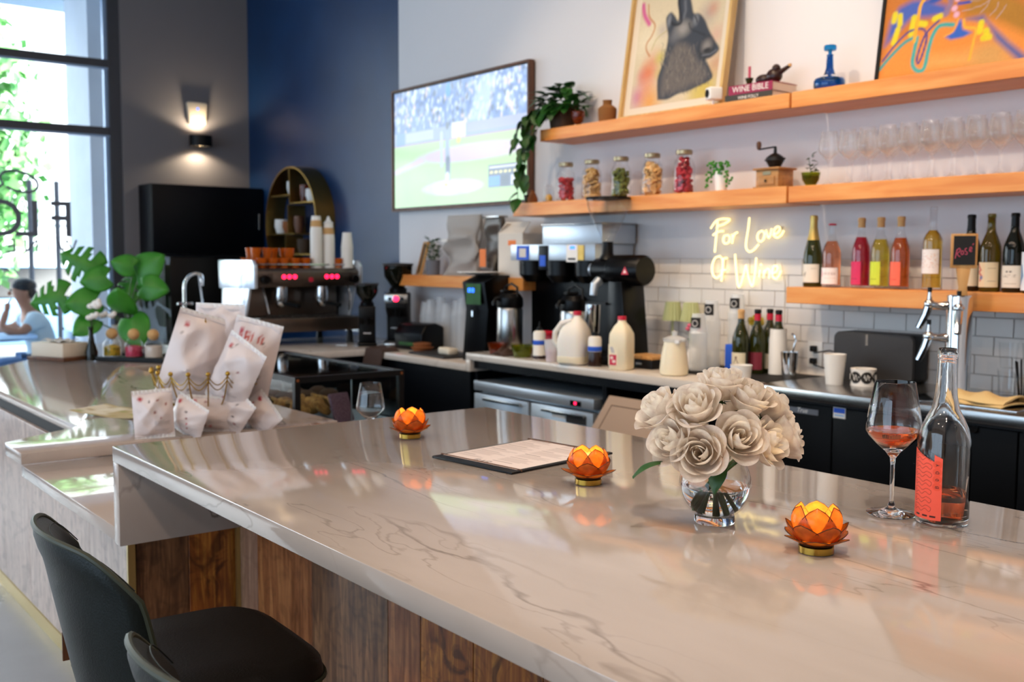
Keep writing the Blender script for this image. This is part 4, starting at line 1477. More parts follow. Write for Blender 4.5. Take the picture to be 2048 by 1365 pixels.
def jar(x, fill, top, label, seed, kind):
    t = thing('preserve_jar', label, 'jar', (x, 3.842, ZM), 0, 'preserve jars on the middle shelf')
    part('glass_body', MB().lathe([(0, .001), (.045, 0), (.053, .006), (.054, .02), (.054, .135), (.049, .155), (.037, .175), (.037, .197), (.0355, .197), (.0355, .175), (.0475, .154), (.0525, .135), (.0525, .02), (.05, .008), (0, .006)], 28), 'glass_thin', t, sharp=60)
    part('lid', MB().lathe([(0, .194), (.039, .194), (.041, .196), (.041, .213), (.038, .216), (0, .216)], 28), 'lid_metal', t)
    g = random.Random(seed)
    b = MB()
    z = .016
    n = 0
    while z < top:
        lim = .0455 if z < .14 else .029
        for k in range(9 if kind == 'slice' else 11):
            a, r = g.uniform(0, 2 * PI), lim * math.sqrt(g.uniform(.25, 1)) - .006
            c_ = Vector((r * math.cos(a), r * math.sin(a), z + g.uniform(-.003, .004)))
            if kind == 'slice':
                nn = len(b.v)
                b.lathe([(0, -.003), (.017, -.003), (.0175, 0), (.017, .003), (0, .003)], 10)
                M = Matrix.Translation(c_) @ Matrix.Rotation(g.uniform(-1.2, 1.2), 4, 'X') @ Matrix.Rotation(g.uniform(-.9, .9), 4, 'Y')
                for i in range(nn, len(b.v)):
                    p = M @ Vector(b.v[i])
                    q = math.hypot(p.x, p.y)
                    if q > lim + .0075:
                        p.x *= (lim + .0075) / q
                        p.y *= (lim + .0075) / q
                    p.z = max(.007, p.z)
                    b.v[i] = tuple(p)
            else:
                b.ball(g.uniform(.0095, .013), c_, 8, 6, (1, 1, .8))
        z += .012
    part('contents', b, fill, t, kind='stuff')


jar(-4.44, 'fill_red', .13, 'tall lidded glass jar of red berries next to the little dome', 1, 'ball')
jar(-4.225, 'fill_ginger', .165, 'tall lidded glass jar of tan ginger slices', 2, 'slice')
jar(-3.998, 'fill_green', .150, 'tall lidded glass jar of green and yellow cucumber pieces', 3, 'ball')
jar(-3.768, 'fill_citrus', .165, 'tall lidded glass jar packed with pale orange citrus slices', 4, 'slice')
jar(-3.55, 'fill_berry', .175, 'tall lidded glass jar filled to the top with dark red cherries', 5, 'ball')

sp_ = thing('trailing_succulent', 'small white pot with a trailing string succulent on the middle shelf', 'plant', (-3.30, 3.83, ZM))
part('pot', MB().lathe([(0, 0), (.026, 0), (.034, .07), (.036, .095), (.032, .095), (.03, .08), (0, .078)], 22), 'white_plastic', sp_)
bead = mesh_of('bead_leaf', MB().ball(.0065, (0, 0, 0), 7, 5))
bead.materials.append(MATS['leaf'])
g_ = random.Random(9)
for sd, (dx, dn) in enumerate(((-1, .085), (1, .09), (-.85, .075), (.9, .07), (.3, .03), (-.3, .03))):
    for k in range(14):
        u = k / 13
        x = dx * (.012 + .05 * min(1, u * 2.2))
        z = .1 + .035 * math.sin(min(1, u * 1.9) * PI * .9) - max(0, u - .4) * dn * 1.7
        part('bead_leaf', bead, None, sp_, loc=(x + g_.uniform(-.007, .007), -.02 + g_.uniform(-.02, .015), max(.008, z + g_.uniform(-.006, .006))))

ml = thing('coffee_mill', 'old wooden coffee mill with black iron bowl and crank', 'coffee mill', (-3.005, 3.85, ZM))
part('box', MB().box(-.062, .062, -.055, .055, .008, .082), 'mill_wood', ml, bevel=.002)
part('base_board', MB().box(-.072, .072, -.065, .065, 0, .0078), 'mill_wood', ml, bevel=.002)
part('top_board', MB().box(-.074, .074, -.066, .066, .0822, .092), 'mill_wood', ml, bevel=.003)
dw = part('drawer', MB().box(-.045, .045, -.061, -.0553, .014, .052), 'mill_wood', ml, bevel=.002)
part('knob', MB().ball(.006, (0, -.066, .033), 10, 8), 'iron_black', dw)
part('name_plate', MB().box(-.022, .022, -.0575, -.0553, .06, .074), 'lid_metal', ml)
part('bowl', MB().lathe([(0, .0922), (.022, .0922), (.03, .105), (.042, .125), (.040, .14), (.02, .155), (.008, .16), (.006, .19), (0, .192)], 22), 'iron_black', ml)
part('lug', MB().cyl(.005, -.055, .055, 8, (0, 0, .132), 0), 'iron_black', ml)
part('crank', MB().tube([(0, 0, .188), (-.03, -.004, .186), (-.085, -.01, .182)], .004, 8), 'iron_black', ml)
part('crank_knob', MB().lathe([(0, .18), (.008, .182), (.012, .198), (.011, .212), (.006, .218), (0, .219)], 12, (-.085, -.01, 0)), 'dark_wood', ml)

gp = thing('green_glass_planter', 'olive green glass cup planted with a leggy herb on the middle shelf', 'planter', (-2.795, 3.83, ZM2))
part('cup', MB().lathe([(0, 0), (.02, 0), (.022, .006), (.036, .03), (.041, .062), (.0395, .062), (.034, .032), (.02, .012), (0, .01)], 22), 'glass_lime', gp)
part('soil', MB().lathe([(0, .0105), (.02, .0125), (.033, .032), (.036, .046), (0, .05)], 18), 'soil', gp)
part('stem', MB().tube([(0, 0, .048), (-.006, 0, .09), (-.014, 0, .128)], .0014, 5), 'stem_green', gp)
sprigs(gp, 16, .024, .06, .09, 11)
sprigs(gp, 7, .012, .09, .14, 12)

# stemmed glasses in two rows
o__, i__ = glass_prof(.226, .036, .0035, .104, .145, .0425, .031, .001)
gme = mesh_of('glass_body', MB().lathe(o__ + i__, 24), sharp=60)
gme.materials.append(MATS['glass_shelf'])
n_ = 0
for k in range(12):
    for row, (y, off) in enumerate(((3.80, 0), (3.90, .047))):
        x = -2.685 + k * .0925 + off
        o = part('stemmed_glass', gme, None, None, loc=(x, y, ZM2))
        tag(o, 'clear stemmed wine glass in the front row on the middle shelf' if row == 0 else 'clear stemmed wine glass in the back row on the middle shelf', 'wine glass', 'stemmed glasses lined up on the middle shelf')

# wine bottles on the lower shelf
BURG = [(0, .004), (.034, .0), (.038, .004), (.0385, .15), (.036, .175), (.026, .205), (.017, .228), (.0145, .25), (.0140, .28), (.0155, .281), (.0155, .292), (.013, .296), (0, .296)]
BORD = [(0, .004), (.034, 0), (.0375, .004), (.0378, .19), (.0365, .205), (.029, .222), (.018, .236), (.0148, .25), (.0140, .315), (.0155, .316), (.0155, .328), (.013, .332), (0, .332)]
CHAM = [(0, .004), (.036, 0), (.0415, .005), (.042, .12), (.039, .15), (.030, .19), (.021, .23), (.0165, .26), (.0155, .29), (.017, .291), (.017, .30), (.0155, .312), (0, .314)]


def cut(prof, z0, z1, dr=0.0):
    """part of a profile between two heights, grown by dr"""
    zs = [z for r, z in prof]
    out = []
    def rad(z):
        for (r0, a), (r1, b) in zip(prof[1:], prof[2:]):
            if a <= z <= b:
                return r0 + (r1 - r0) * (z - a) / max(b - a, 1e-6)
        return prof[-2][0]
    hs = [z0] + [z for r, z in prof[1:-1] if z0 < z < z1] + [z1]
    return [(rad(z) + dr, z) for z in hs]


def shell_band(prof, z0, z1, seg=24, dr=.0004, t=.0004):
    c = cut(prof, z0, z1, dr)
    inn = [(r - t, z) for r, z in c][::-1]
    return MB().lathe(c + inn, seg, close=True)


def patch(rad, z0, z1, a0, a1, paint=None, n=14):
    if paint is None:
        return MB().grid(lambda u, v: (rad * math.cos(a0 + u * (a1 - a0)), rad * math.sin(a0 + u * (a1 - a0)), z0 + v * (z1 - z0)), n, 2)
    return paint.mb(lambda x, y: (rad * math.cos(a0 + x / paint.w * (a1 - a0)), rad * math.sin(a0 + x / paint.w * (a1 - a0)), z0 + y / paint.h * (z1 - z0)))


def bottle(loc, prof, gl, label, lab=None, caps=None, rz=0, fill=None, group='wine bottles on the lower shelf', name='wine_bottle'):
    """lab: (z0, z1, a0, a1, paint or material); caps: (z0, material)"""
    t = thing(name, label, 'bottle', loc, rz, group)
    if fill:
        t_ = .0022
        inn = [(max(0, r - t_), z) for r, z in prof[1:-1]][::-1]
        part('glass_body', MB().lathe(prof[:-2] + [(prof[-2][0] - .002, prof[-2][1])] + [(max(.001, r - t_), max(z, .006)) for r, z in prof[2:-2]][::-1] + [(0, .008)], 26), 'glass_thin', t, sharp=60)
        zf, m = fill
        c = cut(prof, .010, zf, -t_ - .0005)
        part('wine', MB().lathe([(0, .0095)] + c + [(0, zf)], 24), m, t, sharp=60)
    else:
        part('glass_body', MB().lathe(prof, 26), gl, t, sharp=60)
    if caps:
        z0, m = caps
        part('capsule', MB().lathe([(0, prof[-1][1] + .0015)] + [(r, z) for r, z in cut(prof, z0, prof[-2][1], .0006)][::-1], 22) if False else MB().lathe(cut(prof, z0, prof[-2][1], .0006) + [(0, prof[-1][1] + .0012)], 22), m, t)
    for q in (lab if isinstance(lab, list) else [lab] if lab else []):
        z0, z1, a0, a1, pm = q
        rr_ = max(r for r, z in cut(prof, z0, z1)) + .0006
        if isinstance(pm, Paint):
            part('label', patch(rr_, z0, z1, R(a0), R(a1), pm), 'painted', t)
        else:
            part('label', patch(rr_, z0, z1, R(a0), R(a1)), pm, t)
    return t


def lab_paint(bgc, items, w=.08, h=.08, n=34):
    p = Paint(n, n, w, h, bgc)
    for it in items:
        getattr(p, it[0])(*it[1:])
    return p


# the camera sees the side facing about -50 degrees; labels sit round it
A0, A1 = -150, -15
LY_ = 3.862
lp1 = lab_paint('e6dfd0', [('stroke', [(.02, .03), (.03, .045), (.026, .025)], .003, '8a8278', .4), ('stroke', [(.05, .06), (.07, .06)], .002, 'b0a898', .4)])
bottle((-2.795, LY_, ZL), CHAM, 'glass_green', 'dark green sparkling wine bottle with gold foil neck on the lower shelf', (.02, .10, A0, A1, lp1), (.205, 'gold_foil'))
lp2 = lab_paint('f0e8e4', [('stroke', [(.01, .07), (.02, .05), (.012, .035)], .004, 'c85a7a', .4), ('text', 'ROSE', .03, .045, .012, .002, 'b09a94'), ('stroke', [(.03, .03), (.07, .03)], .002, 'b8a8a2', .4)])
bottle((-2.699, LY_, ZL), [(r * 1.07, z * .93) for r, z in BURG], None, 'pale pink bottle with red crown cap and white label', (.014, .085, A0, A1, lp2), (.268, 'red_cap'), 0, (.2, 'wine_rose'))
bottle((-2.555, LY_, ZL), BURG, None, 'deep red wine bottle with magenta strip label and cork', (.016, .112, -150, -56, lab_paint('d02a5c', [('stroke', [(.02, .02), (.06, .02)], .003, 'a01a44', .4)])), (.255, 'cork'), 0, (.215, 'wine_red'))
bottle((-2.464, LY_, ZL), BURG, None, 'pale yellow wine bottle with lime strip label and cork', (.016, .112, -150, -56, lab_paint('c8d838', [('stroke', [(.02, .02), (.06, .02)], .003, '9aaa20', .4)])), (.255, 'cork'), 0, (.205, 'wine_yellow'))
bottle((-2.372, LY_, ZL), BURG, None, 'orange pink wine bottle with coral strip label and cork', (.016, .112, -150, -56, lab_paint('ee6a50', [('stroke', [(.02, .02), (.06, .02)], .003, 'c84a34', .4)])), (.255, 'cork'), 0, (.21, 'wine_orange'))
fl_ = Paint(40, 46, .08, .09, 'ece4e0')
g_ = random.Random(6)
for k in range(70):
    x, y = g_.uniform(.004, .076), g_.uniform(.02, .075)
    fl_.stroke([(x, y), (x + g_.uniform(-.006, .006), y + g_.uniform(-.005, .005))], .0018, g_.choice(['d08a7a', 'd8a878', 'c0a098', 'e0b89a']), .5, .8)
bottle((-2.232, LY_, ZL), BORD, None, 'tall clear bottle of golden white wine with floral white label', (.066, .162, A0, -20, fl_), None, 0, (.238, 'wine_white'))
bottle((-2.085, LY_ + .02, ZL), BURG, 'glass_dark', 'dark wine bottle standing behind the rose tap handle', (.02, .10, A0, A1, lab_paint('d8ccb0', [('blob', .03, .06, .006, .006, '8a8270', .3)])), (.235, 'black_satin'))
lp5 = lab_paint('d9cdae', [('rect', 0, .034, 0, .08, 'e0c9a4'), ('stroke', [(.006, .072), (.02, .055), (.01, .048), (.024, .035), (.016, .02)], .006, 'c03a3c', .5), ('blob', .022, .03, .006, .006, '5a6aa0', .4), ('stroke', [(.045, .06), (.07, .06)], .002, 'a89c84', .4), ('stroke', [(.045, .02), (.07, .02)], .002, 'a89c84', .4)])
bottle((-1.995, LY_, ZL), BURG, 'glass_olive', 'amber olive wine bottle with a red figure on its cream label', (.018, .112, A0, A1, lp5), None)
lp6 = lab_paint('e2dccf', [('blob', .03, .058, .004, .003, '55504a', .3), ('blob', .042, .058, .004, .003, '55504a', .3), ('text', 'LACTIE', .014, .038, .008, .0015, '9a9488'), ('stroke', [(.02, .015), (.06, .015)], .0015, 'b0a898', .4)])
bottle((-1.905, LY_, ZL), BURG, 'glass_dark', 'near-black wine bottle with a plain cream label and black neck', (.018, .10, A0, A1, lp6), (.245, 'black_gloss'))
bottle((-1.815, LY_ - .03, ZL), CHAM, 'glass_dark', 'white and blue patterned bottle next to the near-black one', (.01, .15, -200, -10, lab_paint('dfe4ea', [('stroke', [(.02, .01), (.03, .03), (.026, .05)], .008, '3a78a8', .5), ('stroke', [(.05, .0), (.055, .03)], .008, '2a5a88', .5)])), None)

# neon sign
ns = thing('neon_sign', 'glowing warm yellow neon script sign reading For Love Of Wine', 'neon sign', (-3.262, 3.97, 1.569))


def N(px, py):
    """sketch pixels of the sign -> metres in the sign plane"""
    return ((px - 855) * (.466 / 522.0), 0, (388 - py) * (.343 / 485.0) + .0 - (px - 855) * .00002)


words = [[[(607, 243), (655, 185), (742, 180), (700, 215), (655, 225)], [(655, 185), (655, 225), (650, 290), (640, 410)], [(625, 290), (665, 265), (700, 262)]],
         [[(725, 290), (705, 300), (700, 330), (715, 348), (738, 338), (745, 305), (730, 288)]],
         [[(758, 285), (766, 310), (762, 345)], [(766, 310), (780, 280), (798, 270)]],
         [[(878, 170), (872, 240), (860, 330), (862, 380), (885, 400), (915, 385), (942, 350)]],
         [[(962, 258), (940, 275), (935, 310), (952, 330), (975, 315), (980, 275), (965, 258)]],
         [[(990, 255), (1010, 305), (1028, 245)]],
         [[(1035, 285), (1068, 270), (1080, 240), (1062, 232), (1045, 255), (1045, 290), (1065, 302), (1090, 285), (1105, 258)]],
         [[(680, 437), (645, 450), (625, 500), (628, 560), (655, 590), (690, 560), (700, 500), (695, 455), (672, 437)]],
         [[(730, 450), (705, 455), (700, 520), (692, 610)], [(685, 540), (725, 530)]],
         [[(785, 420), (795, 520), (815, 645), (845, 570), (862, 495), (880, 570), (908, 632), (925, 540), (930, 440)]],
         [[(955, 520), (952, 572)], [(960, 488), (966, 484)]],
         [[(985, 520), (980, 572)], [(984, 540), (1005, 512), (1020, 525), (1018, 572)]],
         [[(1035, 540), (1062, 530), (1072, 500), (1055, 490), (1038, 515), (1040, 560), (1062, 575), (1082, 555), (1092, 520)]]]


for w_ in words:
    b = MB()
    for st_ in w_:
        b.tube(smooth([N(*p) for p in st_]), .0042, 7)
    part('letter_tube', b, 'neon', ns)
for x in (-.2, .19):
    part('wall_standoff', MB().cyl(.004, .003, .0285, 8, (x, 0, .1), 1), 'steel', ns)
part('power_cable', MB().tube([(.215, .0, -.06), (.225, .015, -.16), (.224, .02, -.35), (.20, .02, -.5)], .0022, 5), 'page', ns)

# television with a baseball game on it
tv = thing('television', 'wall-mounted television in a thin wood bezel showing a baseball game', 'television', (-5.69, 3.965, 2.285))
TW_, TH_ = 1.56, .845
part('casing', MB().box(-TW_ / 2 + .004, TW_ / 2 - .004, -.012, .033, -TH_ / 2 + .004, TH_ / 2 - .004), 'black_satin', tv)
for a in (MB().box(-TW_ / 2 - .006, -TW_ / 2 + .01, -.022, .02, -TH_ / 2 - .006, TH_ / 2 + .006), MB().box(TW_ / 2 - .01, TW_ / 2 + .006, -.022, .02, -TH_ / 2 - .006, TH_ / 2 + .006),
          MB().box(-TW_ / 2 + .01, TW_ / 2 - .01, -.022, .02, -TH_ / 2 - .006, -TH_ / 2 + .01), MB().box(-TW_ / 2 + .01, TW_ / 2 - .01, -.022, .02, TH_ / 2 - .01, TH_ / 2 + .006)):
    part('bezel', a, 'dark_wood', tv)
T_ = Paint(190, 104, 1.52, .81, 'a9cf8c')
g_ = random.Random(12)
T_.rect(0, 1.52, .52, .81, '5578b8')
for k in range(520):
    x, y = g_.uniform(0, 1.52), g_.uniform(.53, .81)
    T_.blob(x, y, g_.uniform(.008, .022), g_.uniform(.012, .026), g_.choice(['c8d4ea', '3a5a9c', '8fa8d0', 'dfe6f2', '2f4678', 'a8b8d8', '6a8ac8', 'd8c4c0']), .4, .8)
T_.poly([(.9, .52), (1.05, .81), (1.2, .81), (1.1, .52)], 'b8cdea', .02, .7)
T_.blob(.68, .76, .03, .05, '2f8ad8', .3)
T_.rect(0, 1.52, .44, .525, '8d9cc0')
T_.rect(.16, .50, .45, .512, 'aab4d4')
T_.rect(.03, .14, .43, .52, '5a86d8')
T_.rect(.9, 1.52, .46, .52, '9aa0c8')
T_.rect(.72, .88, .44, .54, 'd8d0cc')
T_.rect(0, 1.52, .425, .44, 'b08a9a')
T_.blob(.95, .33, .62, .055, 'cbb6cc', .15)
T_.blob(.95, .33, .45, .03, 'a9cf8c', .3, .0)
T_.poly([(0, .235), (0, .265), (.35, .34), (.4, .30)], 'cbb6cc', .01)
T_.blob(.72, .115, .34, .05, 'd4c0d6', .12)
for x in (.1, .4, .75, 1.1, 1.4):
    T_.poly([(x, 0), (x + .14, 0), (x + .1, .24), (x + .02, .24)], '9fd48c', .05, .35)
T_.stroke([(.67, .50), (.67, .36), (.68, .25), (.675, .17)], .05, '8fa0b8', .3)
T_.stroke([(.675, .30), (.675, .22)], .05, '4a5a7a', .4)
T_.stroke([(.67, .20), (.665, .16)], .035, 'e2e6f0', .4)
T_.blob(.67, .525, .02, .025, '4a5878', .3)
T_.stroke([(.60, .48), (.60, .34), (.605, .27)], .03, 'b8c6e0', .4)
T_.blob(.80, .42, .022, .02, 'd8d84a', .2)
T_.blob(.655, .135, .02, .012, 'e0b84a', .3)
T_.rect(1.13, 1.45, .09, .235, '4a5878')
T_.rect(1.14, 1.44, .205, .228, 'c8ccd8')
T_.rect(1.14, 1.25, .10, .165, '4a90d8')
T_.rect(1.27, 1.34, .10, .165, '3a4866')
T_.rect(1.36, 1.43, .10, .165, 'd0d4e0')
for k in range(6):
    T_.rect(1.15 + k * .048, 1.175 + k * .048, .175, .19, 'e8e0a0')
T_.c = T_.c * .72 + np.array([.72, .88, .90]) * .19
part('picture', T_.mb(lambda x, y: (x - .76, -.0125, y - .405)), 'screen', tv)

# ---------------------------------------------------------------- back counter, raised part
ZB, ZW, ZST = .9902, .9252, 1.0123

# twin coffee brewer
br = thing('coffee_brewer', 'steel and black twin coffee brewer with blue tape on its control band', 'coffee brewer', (-4.755, 3.695, ZB))
part('base_plate', MB().box(0, .74, .10, .285, 0, .03), 'black_satin', br, bevel=.004)
part('rear_column', MB().box(0, .74, .16, .285, .03, .52), 'black_gloss', br)
part('control_band', MB().box(0, .72, .0, .285, .522, .612), 'steel_cool', br, bevel=.004)
part('water_tank', MB().box(.25, .74, .03, .28, .6125, .715), 'steel_cool', br, bevel=.006)
part('tank_lid', MB().box(.245, .745, .025, .285, .7152, .724), 'steel', br, bevel=.003)
for x in (.12, .36, .6):
    part('brew_basket', MB().lathe([(0, .40), (.05, .40), (.085, .44), (.088, .5215), (0, .5215)], 20, (x, .08, 0)), 'black_gloss', br)
part('control_panel', MB().box(.26, .34, -.006, -.0002, .47, .605), 'navy_black', br, bevel=.002)
part('tape', MB().box(.275, .325, -.009, -.0062, .49, .55), 'blue_tape', br)
tp = part('tape', MB().box(.06, .17, -.003, -.0002, .525, .605), 'blue_tape', br)
part('note', MB().box(.085, .145, -.0042, -.0031, .54, .59), 'page', tp)
part('label_plate', MB().box(.50, .59, -.006, -.0002, .515, .608), 'label_white', br)
part('print', MB().box(.515, .575, -.0075, -.0062, .525, .537), 'dark_grey', br)
part('status_light', MB().box(.53, .57, -.0075, -.0062, .585, .6), 'led_blue', br)
part('brass_plate', MB().box(.592, .64, -.006, -.0002, .525, .605), 'gold_satin', br)


def airpot(x, y, z, label, rz=0):
    t = thing('airpot', label, 'coffee flask', (x, y, z), rz, 'steel airpots by the brewer')
    part('body', MB().lathe([(0, 0), (.072, 0), (.075, .006), (.075, .24), (.07, .255), (0, .255)], 28), 'steel', t)
    part('bottom_ring', MB().lathe([(.0752, 0), (.078, .002), (.078, .02), (.0752, .022)], 28, close=True), 'black_satin', t)
    part('head', MB().lathe([(0, .2552), (.074, .2552), (.078, .27), (.076, .31), (.055, .335), (0, .34)], 28), 'black_gloss', t)
    part('spout', MB().tube([(0, -.05, .30), (0, -.10, .305), (0, -.115, .285), (0, -.115, .27)], [.014, .012, .010, .009], 10), 'black_gloss', t)
    part('handle', MB().tube([(-.07, 0, .29), (-.055, .01, .37), (0, .012, .39), (.055, .01, .37), (.07, 0, .29)], .007, 8), 'black_satin', t)
    part('lever', MB().box(-.013, .013, -.06, .02, .3405, .355), 'black_satin', t, bevel=.004)


airpot(-4.645, 3.605, ZB, 'steel airpot with black pump head beside the black touch dispenser')
airpot(-4.15, 3.655, ZB, 'steel airpot with black pump head under the brewer, behind the milk jug')

td = thing('touch_dispenser', 'black countertop brewer with a green glowing touch display', 'coffee brewer', (-4.92, 3.66, ZW), R(14))
part('body', MB().prism([(-.14, 0), (.17, 0), (.17, .5), (-.02, .5), (-.145, .46), (-.11, .3)], -.085, .085, 0), 'black_gloss', td, bevel=.006)
part('display', MB().box(-.05, .06, -.1475, -.1455, .33, .45), 'leaf_dark', td)
part('digit', MB().box(-.035, -.012, -.1492, -.1476, .40, .425).box(-.006, .012, -.1492, -.1476, .40, .425), 'led_blue', td)
part('tap', MB().tube([(.0, -.125, .3), (0, -.15, .29), (0, -.15, .26)], .008, 8), 'chrome', td)
part('side_knob', MB().ball(.012, (-.095, -.06, .3), 10, 8), 'chrome', td)

# shop coffee grinder
ek = thing('shop_grinder', 'tall black shop coffee grinder with clear hopper and round motor', 'coffee grinder', (-3.81, 3.66, ZB))
part('foot_plate', MB().box(-.15, .12, -.13, .12, 0, .028), 'black_satin', ek, bevel=.008)
part('pillar', MB().prism([(-.02, .028), (.12, .028), (.075, .42), (-.02, .42)], -.06, .10, 1), 'black_gloss', ek, bevel=.006)
part('motor', MB().lathe([(0, -.06), (.07, -.06), (.078, -.05), (.078, .15), (.068, .165), (0, .168)], 30, (.0, .02, .475), 0), 'black_gloss', ek)
part('grind_head', MB().lathe([(0, -.20), (.045, -.20), (.06, -.18), (.062, -.0605), (0, -.0605)], 26, (.0, .02, .475), 0), 'black_gloss', ek)
part('dial', MB().lathe([(0, -.225), (.03, -.225), (.038, -.218), (.038, -.2005), (0, -.2005)], 22, (0, .02, .475), 0), 'steel_cool', ek)
part('dial_knob', MB().lathe([(0, -.25), (.018, -.25), (.02, -.2252), (0, -.2252)], 16, (0, .02, .475), 0), 'black_gloss', ek)
part('throat', MB().lathe([(.045, .53), (.03, .56), (.028, .62), (.0, .62), (0, .53)][::-1], 20, (-.11, .02, 0)), 'black_gloss', ek)
part('hopper', MB().lathe([(.028, .6202), (.045, .66), (.085, .74), (.108, .80), (.112, .835), (.11, .835), (.106, .80), (.083, .741), (.043, .661), (.026, .6202)], 28, (-.11, .02, 0)), 'glass_thin', ek, sharp=60)
part('hopper_lid', MB().lathe([(0, .8352), (.115, .8352), (.117, .84), (.115, .848), (0, .852)], 28, (-.11, .02, 0)), 'black_satin', ek)
part('spout', MB().tube([(-.13, -.02, .42), (-.13, -.05, .40), (-.13, -.06, .345)], [.025, .022, .018], 12), 'steel_cool', ek)
part('cup_fork', MB().box(-.17, -.02, -.075, -.05, .30, .312), 'black_satin', ek)
part('grounds_cup', MB().lathe([(0, .145), (.033, .145), (.038, .16), (.041, .298), (.039, .298), (.035, .16), (0, .15)], 22, (-.13, -.062, 0)), 'chrome', ek)
for z in (.17, .135):
    part('button', MB().cyl(.009, -.066, -.0602, 14, (.045, 0, z), 1), 'gold_satin', ek)
ws = part('warning_label', MB().prism([(.075, .455), (.125, .455), (.10, .495)], -.0605, -.0597, 1), 'red_cap', ek)
part('print', MB().prism([(.09, .463), (.11, .463), (.10, .48)], -.0612, -.0606, 1), 'label_white', ws)


# loose things along the counter edge
def cup(name, label, cat, loc, r0, r1, h, m, t=.0025, group=None, seg=22):
    return solo(name, label, cat, MB().lathe([(0, 0), (r0, 0), (r1, h), (r1 - t, h), (r0 - t, t * 1.5), (0, t * 1.5)], seg), m, loc, None, group)


cup('amber_cup', 'low amber glass cup at the step of the stone counter', 'cup', (-4.60, 3.475, ZB), .036, .048, .062, 'glass_amber')
solo('cleaning_rag', 'crumpled dark brown rag between the amber cup and green bowl', 'rag',
     MB().grid(lambda u, v: ((u - .5) * .12, (v - .5) * .1, .006 + .035 * abs(math.sin(u * 9 + v * 3)) * math.sin(PI * u) * math.sin(PI * v) + .012 * math.sin(PI * u)), 22, 14), 'rag_brown', (-4.495, 3.45, ZB), solid=.004)
cup('green_bowl', 'shallow green glass bowl beside the brown rag', 'bowl', (-4.365, 3.475, ZB), .045, .066, .066, 'glass_lime')


def squeeze(loc, fill, lvl, label):
    t = thing('syrup_bottle', label, 'bottle', loc, 0, 'syrup squeeze bottles on the stone counter')
    part('body', MB().lathe([(0, 0), (.03, 0), (.034, .004), (.034, .135), (.03, .148), (.016, .153), (0, .153)], 22), 'milk_plastic', t)
    part('syrup', MB().lathe([(.0342, .003), (.0346, .005), (.0346, lvl), (.0342, lvl + .001)], 22, close=True), fill, t)
    part('tape', MB().lathe([(.0345, .078), (.0352, .079), (.0352, .101), (.0345, .102)], 22, close=True), 'blue_tape', t)
    part('nozzle', MB().lathe([(0, .1532), (.017, .1532), (.017, .166), (.006, .172), (.003, .2), (0, .2)], 16), 'black_satin', t)


squeeze((-4.22, 3.475, ZB), 'dark_syrup', .02, 'nearly empty squeeze bottle with blue tape beside the pink cup')
squeeze((-3.765, 3.455, ZB), 'dark_syrup', .075, 'squeeze bottle half full of dark syrup between the milk jugs')
pk = thing('pink_cup', 'clear plastic cup of pink syrup beside the milk jug', 'cup', (-4.075, 3.44, ZB))
part('cup', MB().lathe([(0, 0), (.03, 0), (.042, .115), (.0405, .115), (.0285, .003), (0, .003)], 22), 'plastic_clear', pk)
part('syrup', MB().lathe([(0, .0033), (.0283, .0034), (.0335, .055), (0, .055)], 20), 'pink_liquid', pk)
rl = thing('red_lidded_tub', 'red lidded tub behind the pink syrup cup', 'tub', (-4.30, 3.58, ZB))
part('tub', MB().lathe([(0, 0), (.045, 0), (.052, .12), (0, .12)], 20), 'pink_liquid', rl)
part('lid', MB().lathe([(0, .1202), (.055, .1202), (.056, .135), (.04, .142), (0, .143)], 20), 'red_cap', rl)


def loft(rings):
    b = MB()
    n = len(rings[0])
    vs = [p for r in rings for p in r]
    fs = [(j * n + i, j * n + (i + 1) % n, (j + 1) * n + (i + 1) % n, (j + 1) * n + i) for j in range(len(rings) - 1) for i in range(n)]
    fs += [tuple(range(n))[::-1], tuple(range((len(rings) - 1) * n, len(rings) * n))]
    return b.add(vs, fs)


def rrect(w, d, z, k, n=28, cx=0, cy=0):
    """superellipse ring"""
    out = []
    for i in range(n):
        a = 2 * PI * i / n
        c, s = math.cos(a), math.sin(a)
        out.append((cx + w / 2 * math.copysign(abs(c) ** k, c), cy + d / 2 * math.copysign(abs(s) ** k, s), z))
    return out


jg = thing('milk_jug', 'nearly empty translucent gallon milk jug with a hollow handle', 'milk jug', (-3.90, 3.44, ZB), R(20))
part('body', loft([rrect(.12, .12, 0, .55), rrect(.15, .15, .012, .55), rrect(.152, .152, .13, .55), rrect(.135, .14, .175, .6, cx=.004), rrect(.085, .09, .215, .8, cx=.012), rrect(.042, .042, .238, 1, cx=.016), rrect(.038, .038, .25, 1, cx=.016)]), 'milk_plastic', jg, sharp=50)
part('handle', MB().tube([(.0, -.03, .225), (-.05, -.04, .21), (-.085, -.045, .165), (-.09, -.045, .12), (-.07, -.04, .09)], [.012, .014, .014, .013, .012], 10), 'milk_plastic', jg)
part('cap', MB().lathe([(.0, .2502), (.021, .2502), (.021, .268), (.019, .27), (0, .27)], 20, (.016, 0, 0)), 'red_cap', jg)
part('milk', loft([rrect(.1525, .1525, .013, .55), rrect(.1545, .1545, .02, .55), rrect(.1545, .1545, .04, .55), rrect(.153, .153, .045, .55)]), 'cream_milk', jg, sharp=50)

